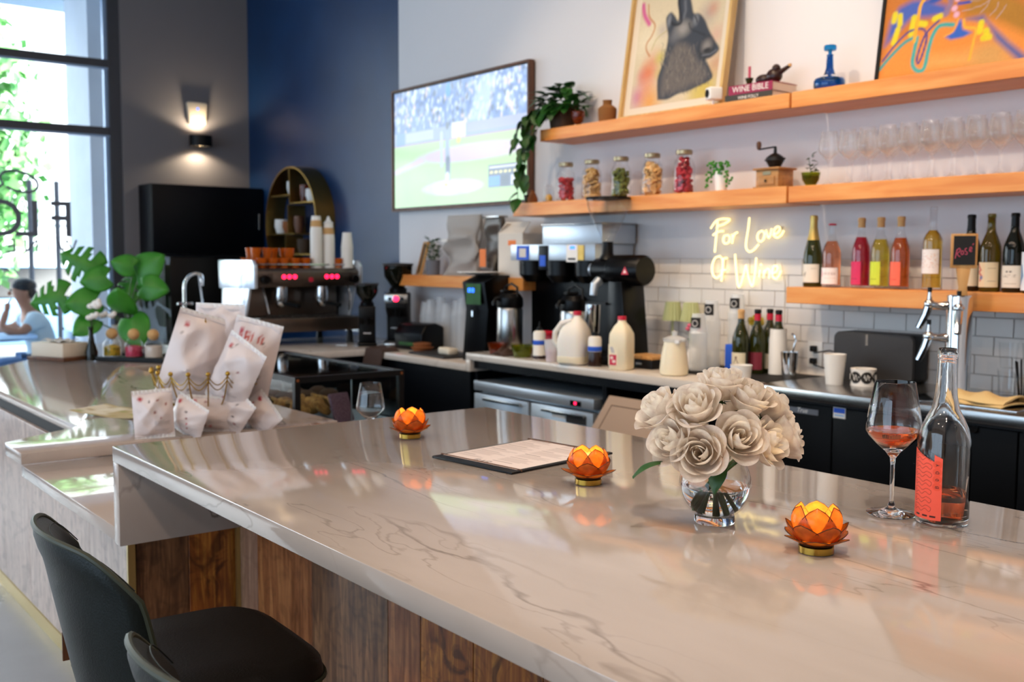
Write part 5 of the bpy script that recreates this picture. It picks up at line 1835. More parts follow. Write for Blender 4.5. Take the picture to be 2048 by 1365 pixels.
mk = thing('milk_bottle', 'full square half-gallon milk bottle with red cap and red printed label', 'milk jug', (-3.585, 3.465, ZB), R(18))
part('body', loft([rrect(.085, .085, 0, .35), rrect(.1, .1, .008, .35), rrect(.1, .1, .15, .35), rrect(.098, .098, .175, .4), rrect(.07, .07, .21, .7), rrect(.042, .042, .228, 1), rrect(.038, .038, .24, 1)]), 'cream_milk', mk, sharp=50)
part('cap', MB().lathe([(0, .2402), (.021, .2402), (.021, .256), (.019, .258), (0, .258)], 20), 'red_cap', mk)
lm = Paint(30, 44, .05, .10, 'efe3c6')
lm.rect(.006, .044, .0, .05, 'c8284a')
lm.blob(.018, .035, .008, .007, 'f0dcd4', .3)
lm.blob(.03, .018, .009, .007, 'f0dcd4', .3)
lm.stroke([(.012, .085), (.02, .06)], .004, '6a78a8', .4)
lm.stroke([(.02, .085), (.03, .06)], .004, '6a78a8', .4)
part('label', lm.mb(lambda x, y: (x - .045, -.0503, y + .025)), 'painted', mk)

ks = thing('kitchen_scale', 'black kitchen scale topped with a wooden board', 'scale', (-3.575, 3.65, ZB), R(2))
part('body', MB().box(-.095, .085, -.08, .08, 0, .045), 'black_satin', ks, bevel=.006)
part('platform', MB().box(-.09, .08, -.075, .075, .0452, .062), 'pine', ks, bevel=.003)
part('display', MB().box(-.02, .02, -.0815, -.0802, .02, .03), 'steel', ks)

pi_ = thing('milk_pitcher', 'cream coloured pitcher with a clear lid and side handle', 'pitcher', (-3.275, 3.50, ZB), R(-30))
part('body', MB().lathe([(0, 0), (.055, 0), (.064, .006), (.066, .03), (.06, .09), (.05, .14), (.048, .155), (0, .155)], 28), 'cream_milk', pi_)
part('lid', MB().lathe([(0, .1552), (.052, .1552), (.054, .168), (.03, .178), (.012, .182), (.012, .192), (.016, .2), (0, .206)], 24), 'plastic_clear', pi_)
part('handle', MB().tube([(-.045, 0, .15), (-.085, 0, .145), (-.1, 0, .10), (-.088, 0, .05), (-.06, 0, .035)], .009, 8), 'white_plastic', pi_)
part('spout', MB().prism([(-.015, 0), (.015, 0), (0, .02)], .15, .165).xf(Matrix.Translation((.048, 0, 0)) @ Matrix.Rotation(R(-90), 4, 'Z')), 'white_plastic', pi_)

# trays and stacked clear cups with printed dark emblems
solo('black_bar_mat', 'long black rubber bar mat under the cup stacks and wine bottles', 'mat', MB().box(-3.39, -2.735, 3.60, 3.96, .99, .998), 'black_matte', bevel=.002)
ZMAT = .9983


def cup_stack(x, y, z, h, r, label, emblem=True, m='plastic_clear', name='cup_stack', grp='stacked clear plastic cups on the back counter'):
    t = thing(name, label, 'cup stack', (x, y, z), 0, grp)
    prof = []
    k = 0.0
    step = .009
    n = int((h - .09) / step)
    prof = [(0, 0), (r, 0)]
    for i in range(n):
        zz = i * step
        prof += [(r, zz + .0005), (r * 1.05, zz + .002), (r * 1.05, zz + .006), (r * .985, zz + .0072)]
    zz = n * step
    prof += [(r * .98, zz), (r * .72, h - .002), (0, h)]
    part('cup', MB().lathe(prof, 22), m, t)
    if emblem:
        em = part('emblem', patch(r * .91, h - .075, h - .02, R(-115), R(-35)), 'sticker_black', t)
        part('print', MB().tube([(r * .93 * math.cos(R(-75) + .35 * math.cos(a)), r * .93 * math.sin(R(-75) + .35 * math.cos(a)), h - .047 + .014 * math.sin(a)) for a in np.linspace(0, 2 * PI, 17)[:-1]], .0016, 5, closed=True), 'label_white', em)


cup_stack(-3.31, 3.70, ZMAT, .27, .042, 'shortest stack of clear emblem cups beside the cream pitcher')
cup_stack(-3.335, 3.82, ZMAT, .33, .042, 'middle stack of clear emblem cups behind the shortest stack')
cup_stack(-3.25, 3.905, ZMAT, .36, .042, 'tallest stack of clear emblem cups beside the open wine bottles')

G2 = 'open wine bottles on the bar mat'
lpA = lab_paint('e0d3b4', [('stroke', [(.03, .03), (.04, .055), (.05, .03)], .003, '6a3a2a', .4), ('blob', .04, .058, .005, .005, '6a3a2a', .3)])
bottle((-3.08, 3.73, ZMAT), BURG, 'glass_green', 'open green wine bottle with cream label and cork-coloured neck on the bar mat', (.02, .10, A0, A1, lpA), (.255, 'cork'), 0, None, G2)
bottle((-3.05, 3.81, ZMAT), BURG, 'glass_green', 'green wine bottle with plum label and red neck band on the bar mat', [(.02, .10, A0, A1, 'label_plum'), (.245, .275, -180, 180, 'red_cap')], (.278, 'black_satin'), 0, None, G2)
bottle((-3.045, 3.893, ZMAT), BURG, 'glass_green', 'green wine bottle with pale label and red neck behind the plum one', [(.02, .09, A0, A1, 'label_cream'), (.245, .275, -180, 180, 'red_cap')], (.278, 'black_satin'), 0, None, G2)
pb = bottle((-2.955, 3.84, ZMAT), BURG, 'glass_green', 'wine bottle wrapped in a white paper sleeve with red neck on the bar mat', [(.245, .275, -180, 180, 'red_cap')], (.278, 'black_satin'), 0, None, G2)
part('paper_sleeve', MB().lathe([(.0395, .004), (.0402, .004), (.0402, .16), (.037, .185), (.037, .21), (.0363, .21), (.0363, .185), (.0395, .16)], 20, close=True), 'paper_white', pb)
solo('blue_box', 'small navy blue carton behind the cream-label wine bottle', 'box', MB().box(-3.18, -3.13, 3.74, 3.81, ZMAT, ZMAT + .13), 'blue_tape', bevel=.002)
yf = thing('yellow_flowers', 'yellow blossoms in a tiny vase behind the wine bottles', 'flower vase', (-3.155, 3.93, ZMAT))
part('vase', MB().lathe([(0, 0), (.02, 0), (.022, .1), (.014, .15), (.017, .17), (0, .17)], 16), 'glass_lime', yf)
for k in range(6):
    part('blossom', MB().ball(.016, (.03 * math.cos(k), .018 * math.sin(k) - .0, .225 + .012 * (k % 3)), 8, 6), 'wine_yellow', yf)
    part('stem', MB().tube([(0, 0, .165), (.03 * math.cos(k), .018 * math.sin(k), .212 + .012 * (k % 3))], .0015, 5), 'stem_green', yf)

cup('paper_cup', 'small white paper cup at the end of the black bar mat', 'paper cup', (-2.83, 3.435, ZB), .034, .046, .088, 'paper_white', .0015)

# little sage lamps and a posy
for k, (x, y, lb_) in enumerate(((-3.665, 3.90, 'sage green pleated table lamp next to the shop grinder'), (-3.552, 3.91, 'sage green pleated table lamp next to the posy vase'))):
    t = thing('table_lamp', lb_, 'lamp', (x, y, ZB), 0, 'small sage lamps on the back counter')
    part('foot', MB().lathe([(0, 0), (.035, 0), (.035, .006), (.008, .014), (0, .014)], 18), 'sage', t)
    part('stem', MB().cyl(.006, .014, .25, 10), 'sage', t)
    pf = [(.051 + .003 * ((i % 2) * 2 - 1)) for i in range(36)]
    vs = [(pf[i] * math.cos(2 * PI * i / 36), pf[i] * math.sin(2 * PI * i / 36), .22) for i in range(36)] + [(pf[i] * .68 * math.cos(2 * PI * i / 36), pf[i] * .68 * math.sin(2 * PI * i / 36), .315) for i in range(36)]
    part('shade', MB().add(vs, [(i, (i + 1) % 36, (i + 1) % 36 + 36, i + 36) for i in range(36)] + [tuple(range(36, 72))]), 'sage', t, sharp=20)
po = thing('posy_vase', 'small white vase of pink carnations under the sage lamps', 'flower vase', (-3.43, 3.80, ZB))
part('vase', MB().lathe([(0, 0), (.028, 0), (.036, .03), (.034, .07), (.02, .1), (.024, .115), (.018, .115), (0, .1)], 18), 'white_plastic', po)
g_ = random.Random(21)
for k in range(7):
    a = k * .9
    e = (.032 * math.cos(a), .022 * math.sin(a), .165 + .018 * (k % 3))
    part('stem', MB().tube([(0, 0, .11), e], .0013, 5), 'stem_green', po)
    part('blossom', MB().ball(.0135, (e[0], e[1], e[2] + .009), 8, 6, (1, 1, .75)), 'pink_liquid' if k % 3 else 'paper_white', po)
sprigs(po, 12, .035, .12, .165, 22, 1.2)
solo('sugar_tin', 'short white tin behind the cup stacks', 'tin', MB().lathe([(0, 0), (.035, 0), (.036, .06), (.028, .072), (0, .074)], 20), 'white_plastic', (-3.435, 3.925, ZB))

sh = thing('bar_shaker', 'small steel cup with a bent spoon beside the wall outlet', 'bar cup', (-2.815, 3.74, ZMAT))
part('cup', MB().lathe([(0, 0), (.03, 0), (.038, .12), (.0365, .12), (.0285, .003), (0, .003)], 22), 'chrome', sh)
part('spoon', MB().tube([(-.01, 0, .01), (.018, 0, .13), (.03, 0, .175), (.024, 0, .195), (.01, 0, .2)], .004, 7), 'chrome', sh)
ol = thing('wall_outlet', 'white wall outlet with two black plugs in the tiled splashback', 'outlet', (-2.86, 3.988, 1.09))
part('plate', MB().box(-.04, .04, -.004, .002, -.06, .06), 'white_plastic', ol, bevel=.002)
for z in (.028, -.028):
    pg = part('plug', MB().box(-.014, .014, -.026, -.0042, z - .013, z + .013), 'black_satin', ol, bevel=.003)
    part('cable', MB().tube([(0, -.026, z), (.03, -.045, z - .015), (.1, -.035, z - .03 if z < 0 else z), (.17, -.02, z - .02)], .003, 6), 'black_satin', pg)

spk = thing('loudspeaker', 'wide dark grey loudspeaker with rounded corners on the steel top', 'loudspeaker', (-2.475, 3.90, ZST), R(3))
def rr2(w, h, r, n=6):
    o = []
    for cx, cz, a0 in ((w / 2 - r, r, -90), (w / 2 - r, h - r, 0), (-w / 2 + r, h - r, 90), (-w / 2 + r, r, 180)):
        o += [(cx + r * math.cos(R(a0 + 90 * k / n)), cz + r * math.sin(R(a0 + 90 * k / n))) for k in range(n + 1)]
    return o
part('grille', MB().prism(rr2(.36, .205, .03), -.065, -.045, 1), 'dark_grey', spk, bevel=.003)
part('body', MB().prism(rr2(.36, .205, .03), -.0448, .065, 1), 'black_satin', spk, bevel=.004)
part('lettering', text_mesh('lettering', 'SONOS', .014, .0002, 'CENTER'), 'page', spk, loc=(-.02, -.0656, .175), rot=(R(90), R(-90), 0))

cup('paper_cup', 'tall white paper cup standing on the steel top by the speaker', 'paper cup', (-2.515, 3.64, ZST), .034, .045, .125, 'paper_white', .0015)
rl_ = thing('sticker_roll', 'roll of white stickers with round black emblems on the steel top', 'sticker roll', (-2.42, 3.70, ZST))
part('roll', MB().lathe([(.03, 0), (.05, 0), (.047, .035), (.051, .07), (.03, .07)], 28, close=True), 'label_white', rl_)
for a in (-150, -95, -40, 15):
    n0 = [( (.0492 + .0012 * abs(v) ) , v) for v in (0,)]
    b = MB()
    vs = [(.0492 * math.cos(R(a)), .0492 * math.sin(R(a)), .036)]
    for k in range(18):
        th = 2 * PI * k / 18
        aa = R(a) + .024 * math.cos(th) / .049
        zz = .036 + .024 * math.sin(th)
        rr_ = .0472 + .0036 * abs((zz - .036) / .036) + .001
        vs.append((rr_ * math.cos(aa), rr_ * math.sin(aa), zz))
    vs[0] = (.0484 * math.cos(R(a)), .0484 * math.sin(R(a)), .036)
    b.add(vs, [(0, k + 1, (k + 1) % 18 + 1) for k in range(18)])
    e_ = part('emblem', b, 'sticker_black', rl_)
    part('print', MB().tube([(.0505 * math.cos(R(a) + s * .22), .0505 * math.sin(R(a) + s * .22), .036 + .012 * math.sin(s * 5)) for s in np.linspace(-1, 1, 9)], .0012, 4), 'label_white', e_)

# draft tower
dt = thing('draft_tower', 'chrome draft tower with taps and a chalkboard paddle handle reading Rose', 'beer tower', (-2.0, 3.66, 1.0185))
part('column', MB().lathe([(0, 0), (.06, 0), (.06, .008), (.048, .014), (.046, .02), (.046, .365), (.044, .375), (0, .378)], 30), 'chrome', dt)


def tap(dx, dy, z, par):
    d = Vector((dx, dy, 0)).normalized()
    q = lambda r, h: tuple(d * r + Vector((0, 0, z + h)))
    f = part('faucet', MB().tube([q(.03, 0), q(.075, 0), q(.10, .005)], [.02, .012, .013], 12).ball(.02, q(.105, .005), 12, 8)
             .tube([q(.105, .005), q(.117, -.035), q(.14, -.085)], [.017, .015, .012], 10), 'chrome', par)
    part('lever_stub', MB().tube([q(.105, .015), q(.105, .05)], [.010, .006], 10), 'chrome', f)
    part('lever_nut', MB().tube([q(.105, .05), q(.105, .068)], [.008, .008], 8), 'black_satin', f)
    return f, q


tap(-.80, -.60, .335, dt)
tap(-.75, -.66, .215, dt)
f_, q_ = tap(.45, -.88, .325, dt)
hx, hy, hz = q_(.075, .05)
hd = part('tap_handle', MB().prism([(-.018, 0), (.018, 0), (.014, .03), (.024, .10), (-.024, .10), (-.014, .03)], -.009, .009, 1).prism([(-.045, .1), (.045, .1), (.045, .225), (-.045, .225)], -.009, .009, 1), 'pine', dt, loc=(hx + .0, hy + .02, hz), rot=(0, 0, R(38)), bevel=.002)
part('chalkboard', MB().box(-.037, .037, -.0115, -.0092, .112, .217), 'chalkboard', hd)
def rz_(p):
    return [(x * .0148 - .031, -.0125, y * .0148 + .135) for x, y in p]
rb = MB()
for st_ in ([(0, 0), (.25, 1.5), (.45, 2.3)], [(.3, 2.0), (.9, 2.5), (1.1, 1.9), (.4, 1.2)], [(.4, 1.2), (.8, .6), (1.2, .5)], [(1.6, .9), (1.3, 1.2), (1.5, 1.9), (1.9, 1.6), (1.7, .9)], [(2.6, 2.5), (2.2, 2.3), (2.3, 1.8), (2.7, 1.5), (2.6, 1.0), (2.2, 1.1)], [(3.1, 1.9), (3.6, 2.2), (3.7, 2.6), (3.4, 2.8), (3.2, 2.2), (3.4, 1.7), (3.8, 1.8)], [(3.9, 3.3), (4.1, 3.7)]):
    rb.tube(smooth(rz_(st_), 3), .0016, 5)
part('lettering', rb, 'chalk_pink', hd)

tw = thing('bar_towel', 'folded cream bar towel on the steel rim beside the tower', 'towel', (-1.83, 3.56, ZST + .006), R(-12))
part('cloth', MB().grid(lambda u, v: ((u - .5) * .24, (v - .5) * .15 + .01 * math.sin(u * 7), .012 + .022 * math.sin(PI * v) ** .5 + .008 * math.sin(u * 11 + v * 5) * math.sin(PI * v)), 22, 12), 'cloth_cream', tw, solid=.006)
part('cloth_fold', MB().grid(lambda u, v: ((u - .5) * .25, (v - .5) * .17, .001 + .012 * math.sin(PI * v) ** .6 + .003 * math.sin(u * 9)), 22, 10), 'cloth_cream', tw, solid=.004)


def tumbler(x, y, z, label, stacked=0):
    t = thing('tumbler', label, 'glass', (x, y, z), 0, 'clear tumblers beside the draft tower')
    part('glass_body', MB().lathe([(0, 0), (.028, 0), (.036, .10), (.0345, .10), (.0268, .004), (0, .006)], 20), 'glass_thin', t, sharp=60)


for k, (x, y) in enumerate(((-1.92, 3.88), (-1.84, 3.9), (-1.76, 3.88), (-1.88, 3.80), (-1.70, 3.82))):
    tumbler(x, y, ZST, 'clear glass tumbler standing on the steel top behind the towel')
    if k in (0, 1, 2):
        tumbler(x, y, ZST + .1005, 'clear glass tumbler stacked on top of another behind the towel')
sw_ = thing('straw_cup', 'glass of black straws beside the tumblers', 'straw cup', (-1.80, 3.76, ZST))
part('glass_body', MB().lathe([(0, 0), (.028, 0), (.035, .1), (.0335, .1), (.0268, .004), (0, .005)], 20), 'glass_thin', sw_, sharp=60)
for k in range(9):
    a = k * 2.4
    part('straw', MB().tube([(.014 * math.cos(a), .014 * math.sin(a), .007), (.03 * math.cos(a), .03 * math.sin(a), .135 + .01 * (k % 3))], .003, 6), 'black_satin', sw_)

# ---------------------------------------------------------------- low worktop
nd = thing('napkin_dispenser', 'black rounded napkin dispenser on the low worktop', 'napkin dispenser', (-5.74, 3.70, ZW), R(8))
part('shell', MB().prism([(-.10, 0), (.10, 0), (.10, .15), (.03, .175), (-.06, .165), (-.10, .11)], -.14, .14, 0), 'black_gloss', nd, bevel=.015, seg=3)
part('napkin', MB().box(-.08, .08, -.106, -.1003, .03, .05), 'leaf_dark', nd)
db = thing('cutting_board', 'dark board on the low worktop with a white sponge block on it', 'board', (-5.27, 3.60, ZW), R(-4))
part('board', MB().box(-.22, .22, -.15, .12, 0, .012), 'dark_grey', db, bevel=.003)
solo('sponge_block', 'white rounded sponge block lying on the dark board', 'sponge', MB().box(-.07, .07, -.035, .035, 0, .042), 'sponge', (-5.20, 3.56, ZW + .0123), (0, 0, R(-6)), bevel=.012, seg=3)
solo('clay_dish', 'stacked reddish clay dish on the low worktop before the napkins', 'dish', MB().lathe([(0, 0), (.05, 0), (.075, .03), (.055, .034), (.06, .055), (.03, .06), (0, .05)], 20), 'terracotta', (-5.55, 3.60, ZW))
solo('draped_rag', 'dark brown rag hanging over the worktop corner', 'rag',
     MB().grid(lambda u, v: ((u - .5) * .22, -.02 - .055 * max(0, v - .45) if v > .45 else .10 - .26 * v, .012 + .012 * math.sin(u * 11) * (1 - v) - (.12 * (v - .45) / .55 if v > .45 else 0)), 20, 14), 'rag_brown', (-5.76, 3.395, ZW), solid=.004)
g_ = random.Random(8)
for k in range(6):
    cup_stack(-5.97 + k * .094, 3.905 - .02 * (k % 2), ZW, .30 + .02 * (k % 3), .043, 'column of nested clear plastic cups against the wall under the short shelf', False, grp='clear cup columns under the short shelf')

# ---------------------------------------------------------------- short shelf
pf_ = thing('picture_frame', 'small orange wood picture frame seen edge-on on the short shelf', 'picture frame', (-6.02, 3.88, ZS), 0, rot=(R(-14), 0, R(-22)))
part('frame_bar', MB().box(-.07, .07, -.01, .01, 0, .014).box(-.07, .07, -.01, .01, .216, .23).box(-.07, -.056, -.01, .01, .014, .216).box(.056, .07, -.01, .01, .014, .216), 'pine', pf_)
part('print', MB().box(-.056, .056, .0, .006, .014, .216), 'dark_grey', pf_)
hp = thing('herb_pot', 'grey cylindrical pot with a bushy dried herb on the short shelf', 'plant', (-5.83, 3.87, ZS))
part('pot', MB().lathe([(0, 0), (.045, 0), (.05, .1), (.046, .1), (.042, .085), (0, .083)], 22), 'decal_grey', hp)
g_ = random.Random(31)
for k in range(9):
    a = g_.uniform(0, 2 * PI)
    part('stem', MB().tube([(0, 0, .08), (.03 * math.cos(a), .03 * math.sin(a), .14), (.05 * math.cos(a), .045 * math.sin(a), .2)], .0018, 5), 'stem_green', hp)
sprigs(hp, 46, .055, .10, .24, 32, 1.7)


def crumple(u, v, seed, amp):
    g = random.Random(seed)
    d = 0
    for k in range(7):
        fx, fy, ph = g.uniform(2, 8), g.uniform(2, 8), g.uniform(0, 6.3)
        d += (1 - 2 * abs(math.sin(fx * u + fy * v * (1 if k % 2 else -1) + ph))) * amp / (1 + k * .35)
    return d


def sack(w, h, t, seed, amp=.006, fold=True, nu=22, nv=22):
    """standing paper bag: closed tube of four soft sides with a crimped top"""
    b = MB()
    def fn(u, v):
        a = 2 * PI * u
        c, s = math.cos(a), math.sin(a)
        k = .45
        th = t * (1 - .75 * v ** 1.6)
        x = w / 2 * math.copysign(abs(c) ** k, c) * (1 - .08 * v)
        y = th / 2 * math.copysign(abs(s) ** k, s)
        d = crumple(u, v, seed, amp) * math.sin(PI * min(1, v + .1)) if 0 < v < 1 else 0
        return (x + d * c, y + d * s * 1.2, h * v)
    b.grid(fn, nu * 2, nv, wrap=True)
    n = nu * 2
    b.f.append(tuple(range(n))[::-1])
    b.f.append(tuple(range((nv - 1) * n, nv * n)))
    return b


kb = thing('coffee_bag', 'large crumpled grey kraft coffee bag on the short shelf', 'coffee bag', (-5.47, 3.875, ZS), R(4))
part('bag', sack(.36, .39, .14, 4, .022), 'bag_kraft', kb, sharp=28)
part('label', MB().box(-.15, -.09, -.074, -.071, .22, .235), 'label_white', kb)
bk = thing('coffee_bag', 'dark foil coffee bag with an orange tag and folded top', 'coffee bag', (-5.14, 3.87, ZS), R(-6))
part('bag', sack(.22, .36, .14, 9, .024), 'bag_black', bk, sharp=28)
part('clip', MB().box(-.1, .1, -.034, .034, .361, .375), 'steel', bk, bevel=.003)
part('tag', MB().box(-.045, .03, -.083, -.081, .06, .17), 'orange_tag', bk)
solo('serving_plate', 'white round plate resting on top of the black touch dispenser', 'plate', MB().lathe([(0, 0), (.06, 0), (.13, .014), (.13, .018), (.06, .005), (0, .005)], 32), 'white_plastic', (-4.97, 3.625, ZW + .5005), group=None)
ct = thing('cardboard_carton', 'open white cardboard carton at the end of the short shelf', 'carton', (-4.86, 3.87, ZS), R(3))
part('box', MB().box(-.11, .11, -.1, .1, 0, .26), 'cardboard', ct)
part('flap', MB().add([(-.11, -.1, .2602), (.11, -.1, .2602), (.11, -.04, .33), (-.11, -.04, .33)], [(0, 1, 2, 3)]), 'cardboard', ct, solid=.003)
part('flap', MB().add([(-.11, -.1, .2602), (-.11, .1, .2602), (-.05, .09, .32), (-.05, -.09, .32)], [(0, 1, 2, 3)]), 'cardboard', ct, solid=.003)
part('print', MB().box(-.02, .05, -.1012, -.1003, .19, .22), 'orange_tag', ct)

# ---------------------------------------------------------------- espresso corner
em = thing('espresso_machine', 'two-group steel espresso machine with glowing red buttons', 'espresso machine', (-6.75, 3.27, ZW), R(90))
mat('panel_white', 'dfe6ee', 0.16, 0.55)
mat('steel_dark', '6f6258', 0.3, 0.95)
for x in (-.34, .34):
    for y in (-.24, .22):
        part('leg', MB().lathe([(0, 0), (.028, 0), (.024, .02), (.018, .09), (0, .09)], 14, (x, y, 0)), 'black_satin', em)
part('drip_tray', MB().box(-.40, .40, -.30, .28, .0905, .185), 'steel_dark', em, bevel=.008)
for k in range(16):
    part('tray_slat', MB().box(-.36 + k * .0455, -.335 + k * .0455, -.28, -.02, .1852, .189), 'steel', em)
part('boiler_body', MB().box(-.36, .36, -.02, .29, .189, .40), 'steel_dark', em, bevel=.01)
part('head', MB().prism([(-.29, .40), (.29, .40), (.29, .525), (-.27, .525), (-.30, .50)], -.385, .385, 0), 'steel_dark', em, bevel=.006)
part('cup_rail', MB().tube([(-.37, -.25, .55), (.37, -.25, .55), (.37, .27, .55), (-.37, .27, .55)], .006, 8, closed=True), 'chrome', em)
part('control_strip', MB().box(-.28, .30, -.309, -.3005, .42, .488), 'steel_dark', em, bevel=.002)
for gx in (-.155, .165):
    for k in (-1, 0, 1):
        part('button', MB().cyl(.015, -.3125, -.3095, 16, (gx + k * .04, 0, .468), 1), 'led_red', em)
part('emblem', MB().cyl(.017, -.3125, -.3095, 16, (.005, 0, .448), 1), 'red_cap', em)
for sx in (-.395, .395):
    part('side_panel', MB().prism([(-.31, .39), (.29, .38), (.30, .58), (-.27, .58), (-.31, .54)], sx - .012, sx + .012, 0), 'panel_white', em, bevel=.004)
    part('side_arm', MB().prism([(-.14, .1855), (.26, .1855), (.24, .3895), (-.22, .3895)], sx - .01, sx + .01, 0), 'panel_white', em, bevel=.003)
    part('side_foot', MB().prism([(-.31, .07), (.29, .07), (.29, .185), (-.31, .185)], sx - .012 + (.01 if sx > 0 else -.01), sx + .012 + (.01 if sx > 0 else -.01), 0), 'panel_white', em, bevel=.003)
for gx in (-.15, .16):
    g = part('group_head', MB().lathe([(0, .30), (.045, .30), (.048, .32), (.045, .3995), (0, .3995)], 22, (gx, -.16, 0)), 'chrome', em)
    part('portafilter', MB().lathe([(0, .255), (.02, .255), (.036, .275), (.038, .2995), (0, .2995)], 20, (gx, -.16, 0)), 'chrome', g)
    part('handle', MB().tube([(gx, -.2, .285), (gx + .03, -.26, .28), (gx + .055, -.33, .268)], [.010, .013, .015], 10), 'black_satin', g)
for kx in (-.335, .335):
    part('steam_knob', MB().lathe([(0, -.35), (.026, -.35), (.03, -.34), (.028, -.301), (0, -.301)], 18, (kx, 0, .45), 1), 'black_gloss', em)
    part('steam_wand', MB().tube([(kx * .96, -.25, .40), (kx * .96, -.285, .33), (kx * .9, -.30, .22)], .006, 8), 'chrome', em)

# amber tumblers and paper cups on the machine
ZC = ZW + .5262
acm = mesh_of('amber_tumbler', MB().lathe([(0, 0), (.028, 0), (.036, .068), (.0345, .068), (.0265, .004), (0, .004)], 18), sharp=60)
acm.materials.append(MATS['amber_thin'])
n_ = 0
for ix in range(4):
    for iy in range(8):
        if ix in (0, 1) and iy in (5, 6):
            continue
        o = part('amber_tumbler', acm, None, None, loc=(-6.53 - ix * .085, 2.955 + iy * .082, ZC))
        tag(o, 'amber glass tumbler standing on top of the espresso machine', 'tumbler', 'amber tumblers on the espresso machine')
for ix, iy in ((1, 0), (1, 1), (2, 0), (2, 2), (1, 3), (2, 3)):
    o = part('amber_tumbler', acm, None, None, loc=(-6.53 - ix * .085, 2.955 + iy * .082, ZC + .0685))
    tag(o, 'amber glass tumbler stacked on another on the espresso machine', 'tumbler', 'amber tumblers on the espresso machine')


def paper_stack(x, y, z, h, label, sleeve):
    t = thing('paper_cup_stack', label, 'cup stack', (x, y, z), 0, 'paper cup stacks on the espresso machine')
    n = int((h - .09) / .012)
    prof = [(0, 0), (.043, 0)]
    for i in range(n):
        prof += [(.044, i * .012 + .001), (.044, i * .012 + .004), (.0415, i * .012 + .005), (.0405, i * .012 + .0119)]
    prof += [(.041, n * .012), (.031, h), (0, h)]
    part('cup', MB().lathe(prof, 20), 'paper_white', t)
    if sleeve:
        part('sleeve', MB().lathe([(.0385, h - .075), (.0395, h - .075), (.0355, h - .03), (.0345, h - .03)], 20, close=True), 'cork', t)


paper_stack(-6.545, 3.372, ZC, .36, 'tallest white paper cup stack with a brown sleeve on the espresso machine', True)
paper_stack(-6.535, 3.462, ZC, .31, 'middle paper cup stack with a brown sleeve and pointed lid', True)
paper_stack(-6.52, 3.60, ZC, .25, 'short plain white paper cup stack at the end of the espresso machine', False)
solo('lid_cone', 'white pointed lid topping the middle paper cup stack', 'lid', MB().lathe([(0, 0), (.033, 0), (.034, .006), (.018, .018), (.006, .05), (0, .052)], 18), 'white_plastic', (-6.535, 3.462, ZC + .3105))


def grinder(x, y, z, s, label, disp, rz):
    t = thing('espresso_grinder', label, 'coffee grinder', (x, y, z), rz)
    part('foot', MB().box(-.085 * s, .085 * s, -.12 * s, .11 * s, 0, .035 * s), 'black_gloss', t, bevel=.01)
    part('body', MB().prism([(-.03 * s, .035 * s), (.1 * s, .035 * s), (.1 * s, .36 * s), (-.10 * s, .36 * s), (-.10 * s, .25 * s), (-.03 * s, .2 * s)], -.075 * s, .075 * s, 0), 'black_satin', t, bevel=.01)
    part('chute', MB().lathe([(0, .2 * s), (.02 * s, .2 * s), (.032 * s, .2495 * s), (0, .2495 * s)], 16, (0, -.085 * s, 0)), 'black_gloss', t)
    part('fork', MB().tube([(-.03 * s, -.05 * s, .12 * s), (-.03 * s, -.11 * s, .12 * s), (.03 * s, -.11 * s, .12 * s), (.03 * s, -.05 * s, .12 * s)], .006 * s, 7), 'chrome', t)
    part('collar', MB().lathe([(0, .3605 * s), (.06 * s, .3605 * s), (.062 * s, .385 * s), (.045 * s, .4 * s), (0, .4 * s)], 22), 'black_gloss', t)
    part('hopper', MB().lathe([(0, .4005 * s), (.045 * s, .4005 * s), (.095 * s, .47 * s), (.1 * s, .545 * s), (0, .545 * s)], 24), 'glass_dark', t)
    part('lid', MB().lathe([(0, .5455 * s), (.105 * s, .5455 * s), (.105 * s, .56 * s), (0, .565 * s)], 24), 'dark_grey', t)
    if disp:
        pn = part('panel', MB().box(-.08 * s, .08 * s, -.106 * s, -.1005 * s, .29 * s, .35 * s), 'steel', t, bevel=.003)
        part('display', MB().cyl(.02 * s, -.1095 * s, -.1065 * s, 18, (0, 0, .32 * s), 1), 'led_red', pn)
        part('button', MB().cyl(.012 * s, -.109 * s, -.1065 * s, 14, (-.042 * s, 0, .32 * s), 1), 'black_satin', pn)
        part('button', MB().cyl(.012 * s, -.109 * s, -.1065 * s, 14, (.042 * s, 0, .32 * s), 1), 'black_satin', pn)
        part('catch_tray', MB().box(-.07 * s, .07 * s, -.17 * s, -.1205 * s, .004, .02), 'steel', t, bevel=.003)


grinder(-6.13, 3.78, ZW, 1.0, 'tall black espresso grinder with a round red display', True, R(50))
grinder(-6.16, 3.55, ZW, .76, 'small black espresso grinder between the machine and tall grinder', False, R(60))
solo('glass_decanter', 'small clear syrup carafe beside the tall grinder', 'carafe', MB().lathe([(0, 0), (.03, 0), (.032, .03), (.015, .07), (.014, .11), (.018, .115), (.012, .115), (.012, .07), (.028, .03), (0, .004)], 18), 'glass_thin', (-5.93, 3.80, ZW))

